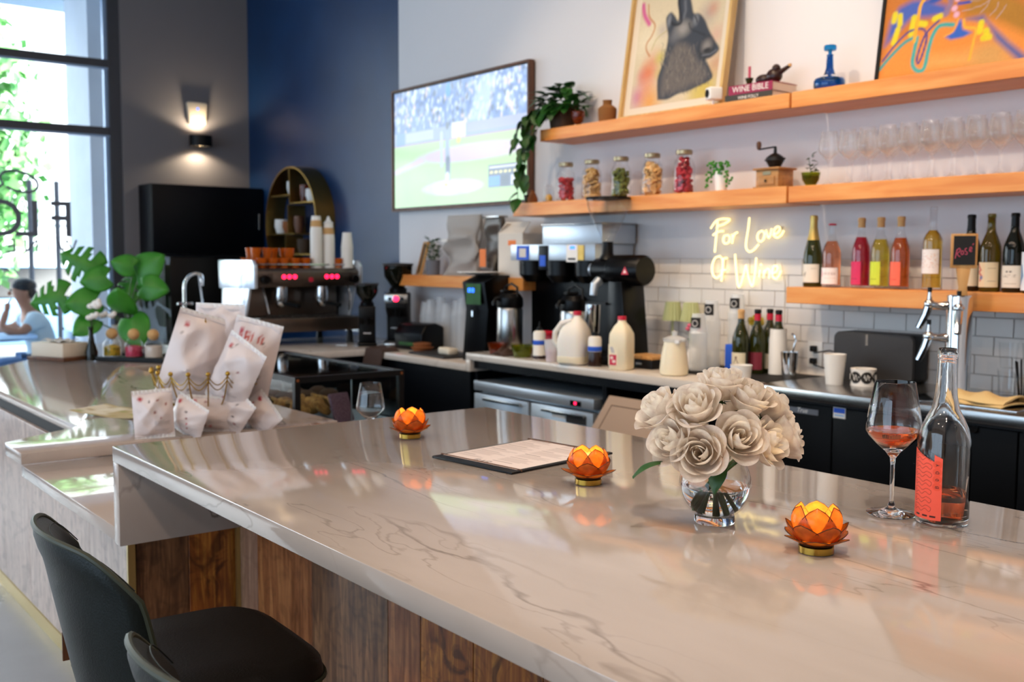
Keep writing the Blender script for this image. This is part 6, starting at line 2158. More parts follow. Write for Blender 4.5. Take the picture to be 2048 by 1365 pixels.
fc = thing('faucet', 'tall chrome gooseneck faucet with cross valve by the espresso machine', 'faucet', (-6.96, 2.585, ZW))
part('base', MB().lathe([(0, 0), (.03, 0), (.03, .01), (.018, .03), (.016, .08), (0, .08)], 18), 'chrome', fc)
part('neck', MB().tube(smooth([(0, 0, .08), (0, 0, .3), (0, .005, .42), (0, .05, .475), (0, .1, .485), (0, .125, .46), (0, .125, .4)], 6), .012, 10), 'chrome', fc)
part('valve', MB().cyl(.008, -.05, .05, 10, (0, 0, .28), 1).ball(.018, (0, 0, .28), 12, 8).ball(.012, (0, .05, .28), 10, 8), 'chrome', fc)
part('spray_hose', MB().tube([(0, .1, .485), (0, .125, .30), (0, .12, .22)], .007, 8), 'chrome', fc)
cup('white_bowl', 'white ceramic bowl beside the faucet', 'bowl', (-6.82, 2.53, ZW), .04, .085, .055, 'white_plastic', .004)
sg = solo('glass_screen', 'upright clear glass screen with green edge standing behind the monstera', 'glass screen', MB().box(-.16, .16, -.004, .004, 0, .62), 'case_pane', (-7.2, 2.43, .9055), (0, 0, R(40)))

# wall cabinet, dark tall unit, sconce and router on the grey wall
cb = thing('wall_cabinet', 'wide black wall cabinet with a slim vertical steel handle', 'cabinet', (WX + .001, 2.985, 1.55))
part('carcass', MB().box(0, .30, 0, 1.0, 0, .59), 'navy_black', cb)
dr = part('door', MB().box(.3005, .32, .003, .997, .003, .587), 'navy_black', cb, bevel=.002)
part('handle', MB().tube([(.3205, .95, .22), (.34, .95, .22), (.34, .95, .36), (.3205, .95, .36)], .006, 8), 'steel', dr)
tu = thing('tall_unit', 'dark glossy cooler unit below the black wall cabinet', 'cabinet', (WX + .001, 2.985, 0))
part('body', MB().box(0, .55, 0, 1.0, 0, 1.53), 'navy_black', tu)
part('glass_door', MB().box(.5505, .575, .005, .995, .1, 1.52), 'black_gloss', tu, bevel=.002)
part('handle', MB().box(.576, .592, .03, .05, .8, 1.2), 'steel', tu)

sn = thing('wall_sconce', 'black cylinder wall sconce glowing up and down the grey wall', 'sconce', (WX + .001, 3.50, 2.543))
part('back_plate', MB().box(0, .012, -.04, .04, -.045, .045), 'black_satin', sn)
part('shade', MB().lathe([(.062, -.047), (.1, -.047), (.1, .047), (.062, .047)], 28, (.112, 0, 0), close=True, sx=.85), 'black_satin', sn)
part('core', MB().lathe([(0, -.02), (.0615, -.02), (.0615, .02), (0, .02)], 24, (.112, 0, 0), sx=.85), 'black_satin', sn)
for z, rx in ((.032, 180), (-.032, 0)):
    part('bulb', MB().lathe([(0, z - .006), (.05, z - .006), (.05, z + .006), (0, z + .006)], 22, (.112, 0, 0), sx=.85), 'lamp_glow', sn)
    l = bpy.data.lights.new('sconce_bulb', 'SPOT')
    l.energy, l.spot_size, l.spot_blend, l.color, l.shadow_soft_size = 13, R(150), .35, (1, .8, .55), .03
    o = bpy.data.objects.new('sconce_bulb', l)
    link(o, sn, (.112, 0, .055 if z > 0 else -.055), (R(rx), 0, 0))
wf = thing('wifi_router', 'white rounded box with a tiny violet light above the sconce', 'router', (WX + .001, 3.505, 2.79))
part('casing', MB().prism([(-.095, .09), (-.08, .1), (.08, .1), (.095, .09), (.075, -.09), (.06, -.1), (-.06, -.1), (-.075, -.09)], 0, .045, 0), 'ivory_paint', wf, bevel=.012, seg=3)
part('status_light', MB().cyl(.010, .0452, .047, 12, (0, 0, .04), 0), 'led_blue', wf)

# round wall shelf on the navy wall
rs = thing('round_shelf', 'large round brass-rimmed box shelf on the navy wall', 'wall shelf', (-7.90, 3.998, 1.80))
RR = .47
part('ring', MB().lathe([(RR - .012, -.17), (RR, -.17), (RR, 0), (RR - .012, 0)], 56, (0, 0, 0), 1, close=True), 'gold_satin', rs)
def chord(z, x0, x1):
    w = math.sqrt(max(0, (RR - .013) ** 2 - z * z))
    return max(-w, x0), min(w, x1)
for z, x0, x1 in ((.24, -1, -.02), (.17, -.02, 1), (-.08, -1, .06), (-.25, -.1, 1)):
    a, b = chord(z + (.012 if z > 0 else -.006), x0, x1)
    part('shelf_board', MB().box(a, b, -.16, -.004, z - .006, z + .006), 'gold_satin', rs)
for x, z0, z1 in ((-.02, .17, .455), (-.05, -.08, .16), (-.1, -.45, -.09)):
    part('divider', MB().box(x - .005, x + .005, -.16, -.004, z0 + .0065, z1), 'gold_satin', rs)
XR, YR, ZR = -7.90, 3.91, 1.80


def pot(x, z, r, h, m, label, nm='small_pot', prof=None):
    return solo(nm, label, 'pot', MB().lathe(prof or [(0, 0), (r * .7, 0), (r, h * .5), (r * .95, h), (r * .8, h), (r * .8, h * .8), (0, h * .75)], 18), m, (XR + x, YR, ZR + z), None, 'trinkets on the round shelf')


pot(-.10, .2465, .05, .11, 'white_plastic', 'white cup on the upper step of the round shelf')
pot(.12, .1765, .045, .14, 'glass_amber', 'brown bottle on the round shelf beside the white cups')
pot(.25, .1765, .055, .1, 'white_plastic', 'white cup beside the brown bottle on the round shelf')
pot(-.32, -.0735, .06, .12, 'white_plastic', 'white footed pot on the middle board of the round shelf')
pot(-.17, -.0735, .06, .1, 'terracotta', 'tan pot on the middle board of the round shelf')
pot(.006, -.0735, .045, .14, 'dark_wood', 'dark brown jar on the middle board of the round shelf')
pot(.1, -.2435, .06, .12, 'planter_brown', 'dark planter on the lowest board of the round shelf')

# ---------------------------------------------------------------- order counter
ZO = .9052
ty = thing('serving_tray', 'long black tray on the order counter carrying jars and a vase', 'tray', (-6.25, 2.02, ZO), R(36))
part('tray', MB().box(-.19, .27, -.13, .13, 0, .012), 'black_satin', ty, bevel=.004)
part('rim', MB().box(-.19, .27, -.13, -.122, .0122, .028).box(-.19, .27, .122, .13, .0122, .028), 'black_satin', ty)
nb = thing('napkin_box', 'cream box on a wooden tray on the order counter', 'box', (-6.56, 1.67, ZO), R(24))
part('wood_tray', MB().box(-.16, .16, -.11, .11, 0, .022), 'dark_wood', nb, bevel=.004)
part('box', MB().box(-.14, .14, -.095, .095, .0222, .105), 'ivory_paint', nb, bevel=.004)
part('napkin', MB().grid(lambda u, v: ((u - .5) * .2, (v - .5) * .12, .106 + .02 * abs(math.sin(u * 8 + v * 4))), 12, 8), 'paper_white', nb, solid=.002)
mat('candy_yellow', 'd2a826', 0.5, col2='7a7a1c', nscale=50)
mat('candy_red', 'b02440', 0.5, col2='d85070', nscale=50)
mat('candy_white', 'e2d5c6', 0.6)
for k, (x, y, m, lb_) in enumerate(((-6.40, 1.925, 'candy_yellow', 'cork-ball jar of yellow and green candy on the black tray'), (-6.275, 2.015, 'candy_red', 'cork-ball jar of red candy on the black tray'), (-6.165, 2.095, 'candy_white', 'cork-ball jar of white sugar on the black tray'))):
    t = thing('cork_jar', lb_, 'jar', (x, y, ZO + .0125), 0, 'cork-ball jars on the tray')
    part('glass_body', MB().lathe([(0, 0), (.045, 0), (.052, .008), (.052, .085), (.04, .105), (.03, .115), (.0285, .115), (.0385, .104), (.0505, .085), (.0505, .009), (0, .004)], 24), 'glass_thin', t, sharp=60)
    part('contents', MB().lathe([(0, .005), (.049, .01), (.0495, .06 + .008 * k), (.02, .075), (0, .07)], 18), m, t)
    part('cork_ball', MB().ball(.034, (0, 0, .142), 16, 12), 'cork', t)
fv = thing('flower_vase', 'slim dark glass vase with white blossoms on the black tray', 'flower vase', (-6.47, 1.86, ZO), 0)
fv.location = (-6.385, 1.80, ZO + .0005)
part('vase', MB().lathe([(0, 0), (.034, 0), (.038, .05), (.02, .11), (.012, .17), (.016, .2), (.01, .2), (0, .15)], 18), 'glass_dark', fv)
g_ = random.Random(41)
for k in range(9):
    a = g_.uniform(0, 2 * PI)
    r = g_.uniform(.02, .085)
    e = (r * math.cos(a) + .05, r * math.sin(a) + .04, .30 + g_.uniform(-.05, .06))
    part('stem', MB().tube([(0, 0, .19), (e[0] * .4, e[1] * .4, .25), e], .002, 5), 'stem_green', fv)
    part('blossom', MB().ball(.024, e, 8, 6, (1, 1, .7)).ball(.016, (e[0] + .018, e[1] + .01, e[2] + .012), 7, 5), 'paper_white', fv)

# monstera
mo = thing('monstera_plant', 'tall monstera with split green leaves in a tan pot on the order counter', 'plant', (-6.95, 2.20, ZO))
part('pot', MB().lathe([(0, 0), (.085, 0), (.1, .02), (.105, .17), (.098, .17), (.09, .15), (0, .148)], 26), 'bag_kraft', mo)
part('soil', MB().cyl(.088, .1485, .156, 20), 'soil', mo)


def monstera_leaf(L, W, cuts):
    """heart-shaped leaf with slots cut from its edge, tip along +y"""
    b = MB()
    nu, nv = 13, 17
    vs, keep = [], []
    def prof(v):
        return math.sin(PI * min(.999, (v * .93 + .07) ** .68)) ** .75
    for j in range(nv):
        v = j / (nv - 1)
        for i in range(nu):
            s = i / (nu - 1) * 2 - 1
            back = .22 * L * abs(s) * (1 - v) ** 2
            vs.append((s * W / 2 * prof(v), L * v - back, -.16 * L * v * v - .10 * W * abs(s) ** 1.5 + .03))
    fs = []
    for j in range(nv - 1):
        for i in range(nu - 1):
            s = abs((i + .5) / (nu - 1) * 2 - 1)
            if cuts and s > .38 and j in (4, 5, 8, 11) and not (j == 5 and s < .6):
                continue
            fs.append((j * nu + i, j * nu + i + 1, (j + 1) * nu + i + 1, (j + 1) * nu + i))
    b.add(vs, fs)
    return mesh_of('leaf', b, sharp=180, solid=.001)


LV = [monstera_leaf(.23, .25, True), monstera_leaf(.18, .19, False)]
for m_ in LV:
    m_.materials.append(MATS['leaf'])
# tips in the viewing frame: (right, toward viewer, up) from the pot centre
ML = [((-.20, .02, .53), (-.80, .2, .45), 0, 1.05), ((-.36, .08, .36), (-.95, .2, -.2), 0, 1.0), ((.06, -.04, .50), (.65, .1, .5), 1, 1.2), ((-.10, .06, .48), (-.85, .3, -.15), 1, .95), ((.14, .05, .42), (.95, .2, -.1), 1, .95), ((-.16, .08, .33), (-.85, .4, -.1), 1, 1.1),
      ((.02, .08, .28), (.2, .7, .6), 1, 1.1), ((.08, .09, .20), (.5, .5, -.8), 1, 1.15), ((-.03, -.06, .36), (.1, -.4, .8), 0, .8), ((-.2, .05, .2), (-.5, .5, -.5), 1, .9), ((.05, .02, .55), (-.75, .3, .25), 1, .8)]
for p, d, kx, sc in ML:
    q = Vector(cf(*p[:2], p[2]))
    part('stem', MB().tube(smooth([(0, 0, .15), tuple(Vector((q.x * .3, q.y * .3, q.z * .65))), tuple(q)], 5), .0045, 7), 'stem_green', mo)
    o = part('leaf', LV[kx], None, mo, loc=q)
    dv = Vector(cf(d[0], d[1], d[2])).normalized()
    view = Vector((.78, -.62, .25))
    x_ = dv.cross(view).normalized()
    z_ = x_.cross(dv).normalized()
    o.rotation_euler = Matrix((x_, dv, z_)).transposed().to_euler()
    o.scale = (sc, sc, sc)

# chip bags
def chip_bag(loc, w, h, t, seed, rot, label, marks=True):
    o = thing('chip_bag', label, 'snack bag', loc, 0, 'white snack bags around the wire basket', rot=rot)
    nx, ny = 26, 34
    p = Paint(nx, ny, w, h, 'ddd3d1')
    g = random.Random(seed)
    if marks == 2:
        p.text('ARLO', w * .12, h * .74, h * .10, .0055, 'b8361f')
    if marks:
        p.blob(w * .18, h * .86, .008, .007, 'b0303c', .3)
        for k in range(9):
            y = h * (.16 + .035 * k)
            p.stroke([(w * .52, y), (w * g.uniform(.75, .92), y)], .0028, '9a9494', .5, .8)
        p.rect(w * .5, w * .94, h * .12, h * .50, 'cfc8c8', .45)
        for k in range(5):
            p.blob(w * g.uniform(.1, .9), h * g.uniform(.1, .9), .004, .004, g.choice(['8a3a30', '4a3a38', 'b0303c']), .3)
    else:
        p.noise(.03)
    amp = .021 * h
    def sh(x, y, sgn):
        u, v = x / w, y / h
        k = (max(0, math.sin(PI * u)) ** .55) * (max(0, math.sin(PI * min(1, max(0, (v - .05) / .9)))) ** .5)
        d = t / 2 * k + (crumple(u, v, seed + (0 if sgn < 0 else 50), amp) * (.35 + .65 * k))
        xs_ = (u - .5) * w * (1 - .10 * k)
        return (xs_, sgn * d if 0 < u < 1 and 0 < v < 1 else 0.0, y)
    m = p.mb(lambda x, y: sh(x, y, -1))
    q = Paint(nx, ny, w, h, 'dcd5d4')
    m2 = q.mb(lambda x, y: sh(x, y, 1))
    m2.f = [f[::-1] for f in m2.f]
    n = len(m.v)
    m.v += m2.v
    m.f += [tuple(i + n for i in f) for f in m2.f]
    m.col = np.concatenate([m.col, m2.col])
    part('bag', m, 'bag_foil', o, sharp=25)
    for y in (.0, h):
        part('crimp', MB().grid(lambda u, v: ((u - .5) * w, .0015 * math.sin(u * 60), y + (v - .5) * .014), 30, 2), 'white_plastic', o)
    return o


mat('bag_foil', 'ffffff', 0.32, vcol=True)
BX, BY_ = -3.62, 1.42
wb = thing('wire_basket', 'brass wire basket on a pedestal with festooned rim and spear finial', 'basket', (BX, BY_, ZO))
part('foot', MB().lathe([(0, 0), (.07, 0), (.072, .006), (.02, .014), (.014, .06), (0, .06)], 24), 'brass', wb)
part('band', MB().lathe([(.083, .058), (.09, .056), (.092, .06), (.092, .074), (.09, .078), (.083, .076)], 36, close=True), 'brass', wb)
part('floor_disc', MB().lathe([(0, .0602), (.0828, .0602), (.0828, .066), (0, .066)], 30), 'brass', wb)
part('pole', MB().tube([(0, 0, .066), (0, 0, .32)], .0085, 12), 'brass', wb)
part('finial', MB().lathe([(0, .32), (.007, .322), (.009, .33), (.004, .336), (.0065, .35), (.005, .375), (0, .40)], 12), 'brass', wb)
ribp = smooth([(.086, 0, .076), (.12, 0, .088), (.155, 0, .12), (.178, 0, .165), (.19, 0, .205)], 4)
rib = mesh_of('rib', MB().tube(ribp, .0026, 7).ball(.0085, (.192, 0, .213), 10, 8))
rib.materials.append(MATS['brass'])
nr = 18
da = 2 * PI / nr
def rimp(f, drop, rad):
    a = da * f
    return (rad * math.cos(a), rad * math.sin(a), .204 - drop)
swag = mesh_of('swag', MB().tube([rimp(f, .030 * math.sin(PI * f), .190 - .006 * math.sin(PI * f)) for f in np.linspace(0, 1, 9)], .0019, 6).tube([rimp(f, .014 + .034 * math.sin(PI * f), .187 - .008 * math.sin(PI * f)) for f in np.linspace(0, 1, 9)], .0019, 6))
swag.materials.append(MATS['brass'])
for k in range(nr):
    part('rib', rib, None, wb, rot=(0, 0, k * da))
    part('swag', swag, None, wb, rot=(0, 0, k * da))


def bagpos(rx, fz, z, w, h, t, seed, lean, twist, label, marks=True, pitch=0.0):
    """lean: tilt in the picture plane, twist: turn about the vertical away from the viewer"""
    p = cf(rx, fz, z)
    M = Matrix.Rotation(R(50 + twist), 4, 'Z') @ Matrix.Rotation(R(lean), 4, 'Y') @ Matrix.Rotation(R(pitch), 4, 'X')
    chip_bag((BX + p[0], BY_ + p[1], ZO + z), w, h, t, seed, M.to_euler(), label, marks)


bagpos(-.085, .035, .09, .19, .33, .12, 1, 18, 30, 'tall white chip bag leaning in the brass basket before the finial')
bagpos(.01, -.07, .10, .19, .34, .08, 2, 2, -6, 'white chip bag standing behind the basket pole', False)
bagpos(.075, .05, .085, .18, .26, .11, 3, 30, -25, 'plump white chip bag tilted over the basket rim')
bagpos(.115, -.03, .10, .18, .29, .07, 4, 14, -4, 'white chip bag with red lettering behind the tilted one', 2)
bagpos(-.06, .245, .006, .13, .155, .08, 5, -3, 25, 'small white chip bag upright on the counter beside the basket foot')
bagpos(-.005, .16, .006, .15, .12, .08, 6, 24, -26, 'small white chip bag slumped before the basket foot')
bagpos(.05, .10, .006, .17, .115, .08, 7, 6, 12, 'small white chip bag lying low before the basket')
bagpos(.088, .06, .006, .13, .15, .07, 8, 38, -24, 'grey white chip bag leaning by the pastry case')
bagpos(.15, .005, .006, .14, .13, .06, 9, 50, -20, 'crumpled white chip bag with red print next to the pastry case')
fk = thing('magazine', 'flat yellowish paper packet lying on the order counter', 'magazine', (-4.14, 1.27, ZO), R(28))
Pk = Paint(40, 26, .34, .20, 'b9a878')
Pk.rect(.0, .14, .02, .18, 'd9d2ba')
for k in range(14):
    Pk.blob(random.uniform(.02, .3), random.uniform(.02, .18), .018, .012, random.choice(['8a9a4a', 'd8d4c0', 'a08a4a', 'c9bf98']), .5, .8)
part('sheet', Pk.mb(lambda x, y: (x - .17, y - .1, .004 + .004 * math.sin(x * 20) + (.012 * max(0, .06 - x) / .06))), 'painted', fk)

# ---------------------------------------------------------------- pastry case
pc = thing('pastry_case', 'black framed glass pastry display case behind the bar', 'display case', (-5.05, 1.89, 0))
CX, CY = 1.18, .525
part('plinth', MB().box(0, CX, 0, CY, 0, .80), 'black_matte', pc)
for x, y in ((0, 0), (CX - .025, 0), (0, CY - .025), (CX - .025, CY - .025)):
    part('post', MB().box(x, x + .025, y, y + .025, .80, 1.005), 'black_satin', pc)
for a in (MB().box(0, CX, 0, .025, 1.0052, 1.03), MB().box(0, CX, CY - .025, CY, 1.0052, 1.03), MB().box(0, .025, .025, CY - .025, 1.0052, 1.03), MB().box(CX - .025, CX, .025, CY - .025, 1.0052, 1.03)):
    part('rail', a, 'black_satin', pc)
part('top_pane', MB().box(.0255, CX - .0255, .0255, CY - .0255, 1.018, 1.024), 'case_pane', pc)
for a in (MB().box(CX - .016, CX - .010, .0255, CY - .0255, .802, 1.004), MB().box(.010, .016, .0255, CY - .0255, .802, 1.004), MB().box(.0255, CX - .0255, .010, .016, .802, 1.004), MB().box(.0255, CX - .0255, CY - .016, CY - .010, .802, 1.004)):
    part('side_pane', a, 'case_pane', pc)
part('pane_edge', MB().box(CX - .02, CX - .0165, .27, .275, .802, 1.004), 'steel_cool', pc)
for y in (.0125, CY - .0125):
    part('corner_rivet', MB().cyl(.006, CX + .0002, CX + .003, 10, (0, y, 1.017), 0), 'terracotta', pc)
part('inner_tray', MB().box(.03, CX - .03, .03, CY - .03, .8002, .812), 'steel_cool', pc)
g_ = random.Random(51)
ckm = mesh_of('cookie', MB().lathe([(0, 0), (.04, 0), (.047, .006), (.046, .012), (.03, .019), (0, .021)], 16))
ckm.materials.append(MATS['cookie'])
for k in range(15):
    col, row = k // 5, k % 5
    o = part('cookie', ckm, None, None, loc=(-4.02 - row * .055 + g_.uniform(-.004, .004), 1.985 + col * .10, .8135 + .055)); o.rotation_euler = (0, R(-42), g_.uniform(0, 6))
    tag(o, 'golden brown cookie propped in the pastry case', 'cookie', 'cookies in the pastry case')
mfm = mesh_of('muffin', MB().lathe([(0, 0), (.028, 0), (.038, .045), (.046, .055), (.042, .075), (.02, .088), (0, .09)], 16))
mfm.materials.append(MATS['pastry_dark'])
for k in range(10):
    o = part('muffin', mfm, None, None, loc=(-4.40 - (k // 4) * .11, 1.98 + (k % 4) * .115, .8125))
    tag(o, 'dark chocolate muffin in the pastry case', 'muffin', 'muffins in the pastry case')
rk = thing('snack_packet', 'purple speckled packet leaning at the pastry case glass', 'packet', (-3.945, 2.16, .8125), 0, rot=(0, R(-20), R(15)))
part('packet', MB().box(-.008, .008, -.055, .055, 0, .13), 'rag_purple' if 'rag_purple' in MATS else mat('rag_purple', '6d4a60', 0.6, col2='8a6a7c', nscale=120), rk, bevel=.006)

# ---------------------------------------------------------------- bar stools
def stool(x, y, rz, label):
    t = thing('bar_stool', label, 'bar stool', (x, y, 0), rz, 'green leather bar stools at the island')
    def ring(w, d, z, k=.42, n=40, cy=0.0):
        return rrect(w, d - .05, z, k, n, 0, .03)
    part('seat_cushion', loft([ring(.40, .40, .662), ring(.455, .455, .672), ring(.465, .465, .70), ring(.455, .455, .728), ring(.40, .40, .742), ring(.2, .2, .738)]), 'leather_seat', t, sharp=60)
    part('seat_piping', MB().tube(ring(.468, .468, .70), .004, 6, closed=True), 'piping_green', t)
    part('seat_pan', loft([ring(.36, .36, .645), ring(.42, .42, .66)]), 'black_satin', t)
    def H(s):
        return .385 - .04 * abs(s) ** 3
    def bk(s, v, off):
        a = s * 1.0
        w = .225 + .012 * math.sin(PI * v) - .02 * (1 - v)
        xx = w * math.sin(a * 1.12) / math.sin(1.12)
        wrap = (1 - math.cos(a * 1.12)) * .155
        yy = -.185 + wrap - .055 * v ** 1.3 + .02 * (1 - v) ** 2
        zz = .635 + H(s) * v
        roll = .028 * max(0, v - .82) / .18
        yy -= roll * .7
        nx, ny = math.sin(a * .9), -math.cos(a * .9)
        return (xx + nx * off, yy + ny * off, zz)
    def edge(u):
        return min(1.0, (1 - abs(u * 2 - 1)) / .10) ** .5
    def lim(s, v):
        """round the top corners"""
        return v * (1 - .16 * max(0, abs(s) - .62) ** 2 / .38 ** 2)
    nu, nv = 29, 19
    outer = MB().grid(lambda u, v: bk(u * 2 - 1, lim(u * 2 - 1, v), .017 * (1 - (2 * v - 1) ** 8) * edge(u) + .001), nu, nv)
    part('back_shell', outer, 'leather_green', t, sharp=180)
    def inner(u, v):
        s = u * 2 - 1
        tuft = .006 * math.exp(-((s) / .05) ** 2)
        return bk(s, lim(s, v), -(.024 * (1 - (2 * v - 1) ** 8) * edge(u) + .001) + tuft)
    part('back_pad', MB().grid(inner, nu, nv), 'leather_green', t, sharp=180)
    rim = [bk(-1, lim(-1, v), 0) for v in np.linspace(0, 1, 12)] + [bk(s, lim(s, 1), 0) for s in np.linspace(-1, 1, 26)[1:-1]] + [bk(1, lim(1, v), 0) for v in np.linspace(1, 0, 12)]
    part('piping', MB().tube(rim, .0055, 8), 'piping_green', t)
    part('stitching', MB().tube([bk(s, lim(s, .955), -.0195) for s in np.linspace(-.92, .92, 26)], .0012, 5), 'stitch_dark', t)
    part('leather_tag', MB().box(-.232, -.226, -.10, -.06, .66, .72).xf(Matrix.Translation((-.003, -.075, .02))), 'dark_wood', t)
    for sx in (-1, 1):
        for sy in (-1, 1):
            part('leg', MB().tube([(sx * .15, sy * .15, .646), (sx * .215, sy * .215, .0)], [.014, .011], 10), 'black_satin', t)
    fr_ = []
    for a, b in (((-1, -1), (1, -1)), ((1, -1), (1, 1)), ((1, 1), (-1, 1)), ((-1, 1), (-1, -1))):
        part('footrest', MB().tube([(a[0] * .193, a[1] * .193, .22), (b[0] * .193, b[1] * .193, .22)], .008, 8), 'brass_strip', t)


stool(-1.99, .72, R(-2), 'green leather bar stool tucked beside the brass-edged counter end')
stool(-1.245, .665, R(4), 'green leather bar stool pulled up to the middle of the island')

# ---------------------------------------------------------------- outside the window
struct('pavement', MB().box(-16.0, WX - .25, -14, 12, -.2, -.02), 'paving')
struct('street', MB().box(-30.0, -16.0, -16, 16, -.3, -.08), 'concrete')
struct('column_exterior', MB().box(-10.75, -10.0, 2.86, 3.75, -.02, 4.0), 'column_grey')
struct('beam_exterior', MB().box(-11.3, WX - .26, -8, 8, 4.0, 4.6), 'soffit_grey')
struct('column_exterior', MB().box(-10.75, -10.0, -4.4, -3.6, -.02, 4.0), 'column_grey')

fb = thing('far_building', 'bright white building across the street with windows painted pale as if in glare', 'building', (-30.0, 0, -.08))
part('wall', MB().box(-6, 0, -20, 22, 0, 16), 'render_white', fb)
for iy in range(9):  # frames and panes coloured near white, blown-out glare put into the colour
    for iz in range(4):
        y = -18 + iy * 4.2
        w_ = part('window', MB().box(.0, .08, y, y + 1.6, 2.5 + iz * 3.4, 4.6 + iz * 3.4), 'render_white', fb)
        part('window_pane', MB().box(.0805, .1, y + .1, y + 1.5, 2.6 + iz * 3.4, 4.5 + iz * 3.4), 'column_grey', w_)


def tree(x, y, h, r, label, seed):
    t = thing('street_tree', label, 'tree', (x, y, -.02), 0)
    g = np.random.default_rng(seed)
    part('trunk', MB().tube([(0, 0, 0), (.05, .04, h * .3), (-.03, .08, h * .55), (.05, 0, h * .8)], [.11, .09, .07, .03], 9), 'bark', t)
    for k in range(5):
        a = k * 1.3
        part('branch', MB().tube([(0, .04, h * .4 + k * .15), (r * .4 * math.cos(a), r * .4 * math.sin(a), h * .55 + k * .2), (r * .8 * math.cos(a), r * .8 * math.sin(a), h * .6 + k * .25)], [.04, .025, .01], 6), 'bark', t)
    n = 1200
    b = MB()
    d = g.normal(size=(n, 3))
    d /= np.linalg.norm(d, axis=1)[:, None]
    rad = g.random(n) ** .45
    P = d * rad[:, None] * np.array([r, r, h * .42]) + np.array([0, 0, h * .62])
    ax = g.normal(size=(n, 3))
    ax /= np.linalg.norm(ax, axis=1)[:, None]
    bx = np.cross(ax, d)
    bx /= np.linalg.norm(bx, axis=1)[:, None] + 1e-9
    s = .07 + .06 * g.random(n)
    for i in range(n):
        c, u, v = P[i], ax[i] * s[i], bx[i] * s[i] * .7
        b.add([c - u, c + v, c + u, c - v], [(0, 1, 2, 3)])
    part('foliage', b, 'tree_leaf', t, kind='stuff')


tree(-14.2, 2.72, 4.6, .8, 'leafy green street tree outside the window next to the white column', 3)

for k, (x, y) in enumerate(((-13.0, 3.32), (-13.0, 3.02))):
    t = thing('sign_post', 'thin grey post standing on the pavement', 'post', (x, y, -.02), 0, 'thin posts on the pavement')
    part('pole', MB().cyl(.03, 0, 2.4, 10), 'frame_dark', t)
    part('cap', MB().lathe([(0, 2.4005), (.034, 2.4005), (.034, 2.42), (0, 2.44)], 10), 'frame_dark', t)

# parked car
pcx = thing('parked_car', 'pale blue parked car on the street outside', 'car', (-18.2, 4.1, -.08), R(90))
def carsec(x, w, z0, z1, zs, ws):
    return [(x, -w, z0), (x, w, z0), (x, w * 1.02, (z0 + zs) / 2), (x, w, zs), (x, ws, z1), (x, -ws, z1), (x, -w, zs), (x, -w * 1.02, (z0 + zs) / 2)]
part('body', loft([carsec(-2.1, .7, .35, .62, .6, .66), carsec(-1.9, .82, .25, .86, .84, .78), carsec(-1.0, .85, .22, .95, .9, .8), carsec(0, .85, .22, .96, .9, .8), carsec(1.2, .85, .22, .98, .92, .8), carsec(1.95, .82, .25, .95, .9, .76), carsec(2.1, .72, .35, .75, .7, .68)]), 'car_paint', pcx, bevel=.03)
part('cabin', loft([carsec(-1.05, .72, .94, .955, .95, .7), carsec(-.35, .7, .94, 1.42, .98, .58), carsec(.9, .7, .94, 1.42, .98, .58), carsec(1.7, .7, .94, .985, .96, .68)]), 'navy_black', pcx, bevel=.02)
part('roof', MB().box(-.4, .95, -.56, .56, 1.4205, 1.45), 'car_paint', pcx, bevel=.015)
for x in (-1.3, 1.3):
    for y in (-.78, .78):
        part('wheel', MB().lathe([(0, -.1), (.2, -.1), (.31, -.09), (.33, -.05), (.33, .05), (.31, .09), (.2, .1), (0, .1)], 22, (x, y, .33), 1), 'tyre', pcx)

# cafe table, chairs and the seated person
ct_ = thing('cafe_table', 'round pale blue cafe table outside the window', 'table', (-10.15, 1.98, -.02))
part('table_top', MB().lathe([(0, .80), (.38, .80), (.40, .81), (.40, .825), (.38, .835), (0, .835)], 32), 'table_blue', ct_)
part('column', MB().cyl(.03, .02, .7995, 14), 'table_blue', ct_)
part('base', MB().lathe([(0, 0), (.24, 0), (.24, .012), (.04, .03), (0, .03)], 28), 'table_blue', ct_)


def cafe_chair(x, y, rz, label, m):
    t = thing('cafe_chair', label, 'chair', (x, y, -.02), rz)
    part('seat', MB().box(-.2, .2, -.2, .2, .445, .465), m, t, bevel=.008)
    part('backrest', MB().box(-.2, .2, -.225, -.205, .62, .84), m, t, bevel=.008)
    for sx in (-1, 1):
        part('leg', MB().tube([(sx * .18, .18, .4445), (sx * .2, .2, 0)], .012, 8), 'frame_dark', t)
        part('leg', MB().tube([(sx * .18, -.215, .86), (sx * .18, -.2, .45), (sx * .2, -.24, 0)], .012, 8), 'frame_dark', t)


cafe_chair(-10.35, 2.50, R(180), 'dark metal cafe chair under the seated person', 'table_blue')
dcx = thing('dining_chair', 'beige panel-back chair with a red seat near the order counter', 'chair', (-7.35, 1.10, 0), R(120))
part('backrest', MB().box(-.2, .2, .19, .22, .5, .93), 'ivory_paint', dcx, bevel=.01)
part('seat', MB().lathe([(0, .43), (.2, .43), (.215, .45), (.2, .475), (0, .48)], 24), 'red_seat', dcx)
for sx in (-1, 1):
    for sy in (-1, 1):
        part('leg', MB().tube([(sx * .13, sy * .13, .43), (sx * .19, sy * .19, 0)], .013, 8), 'dark_wood', dcx)


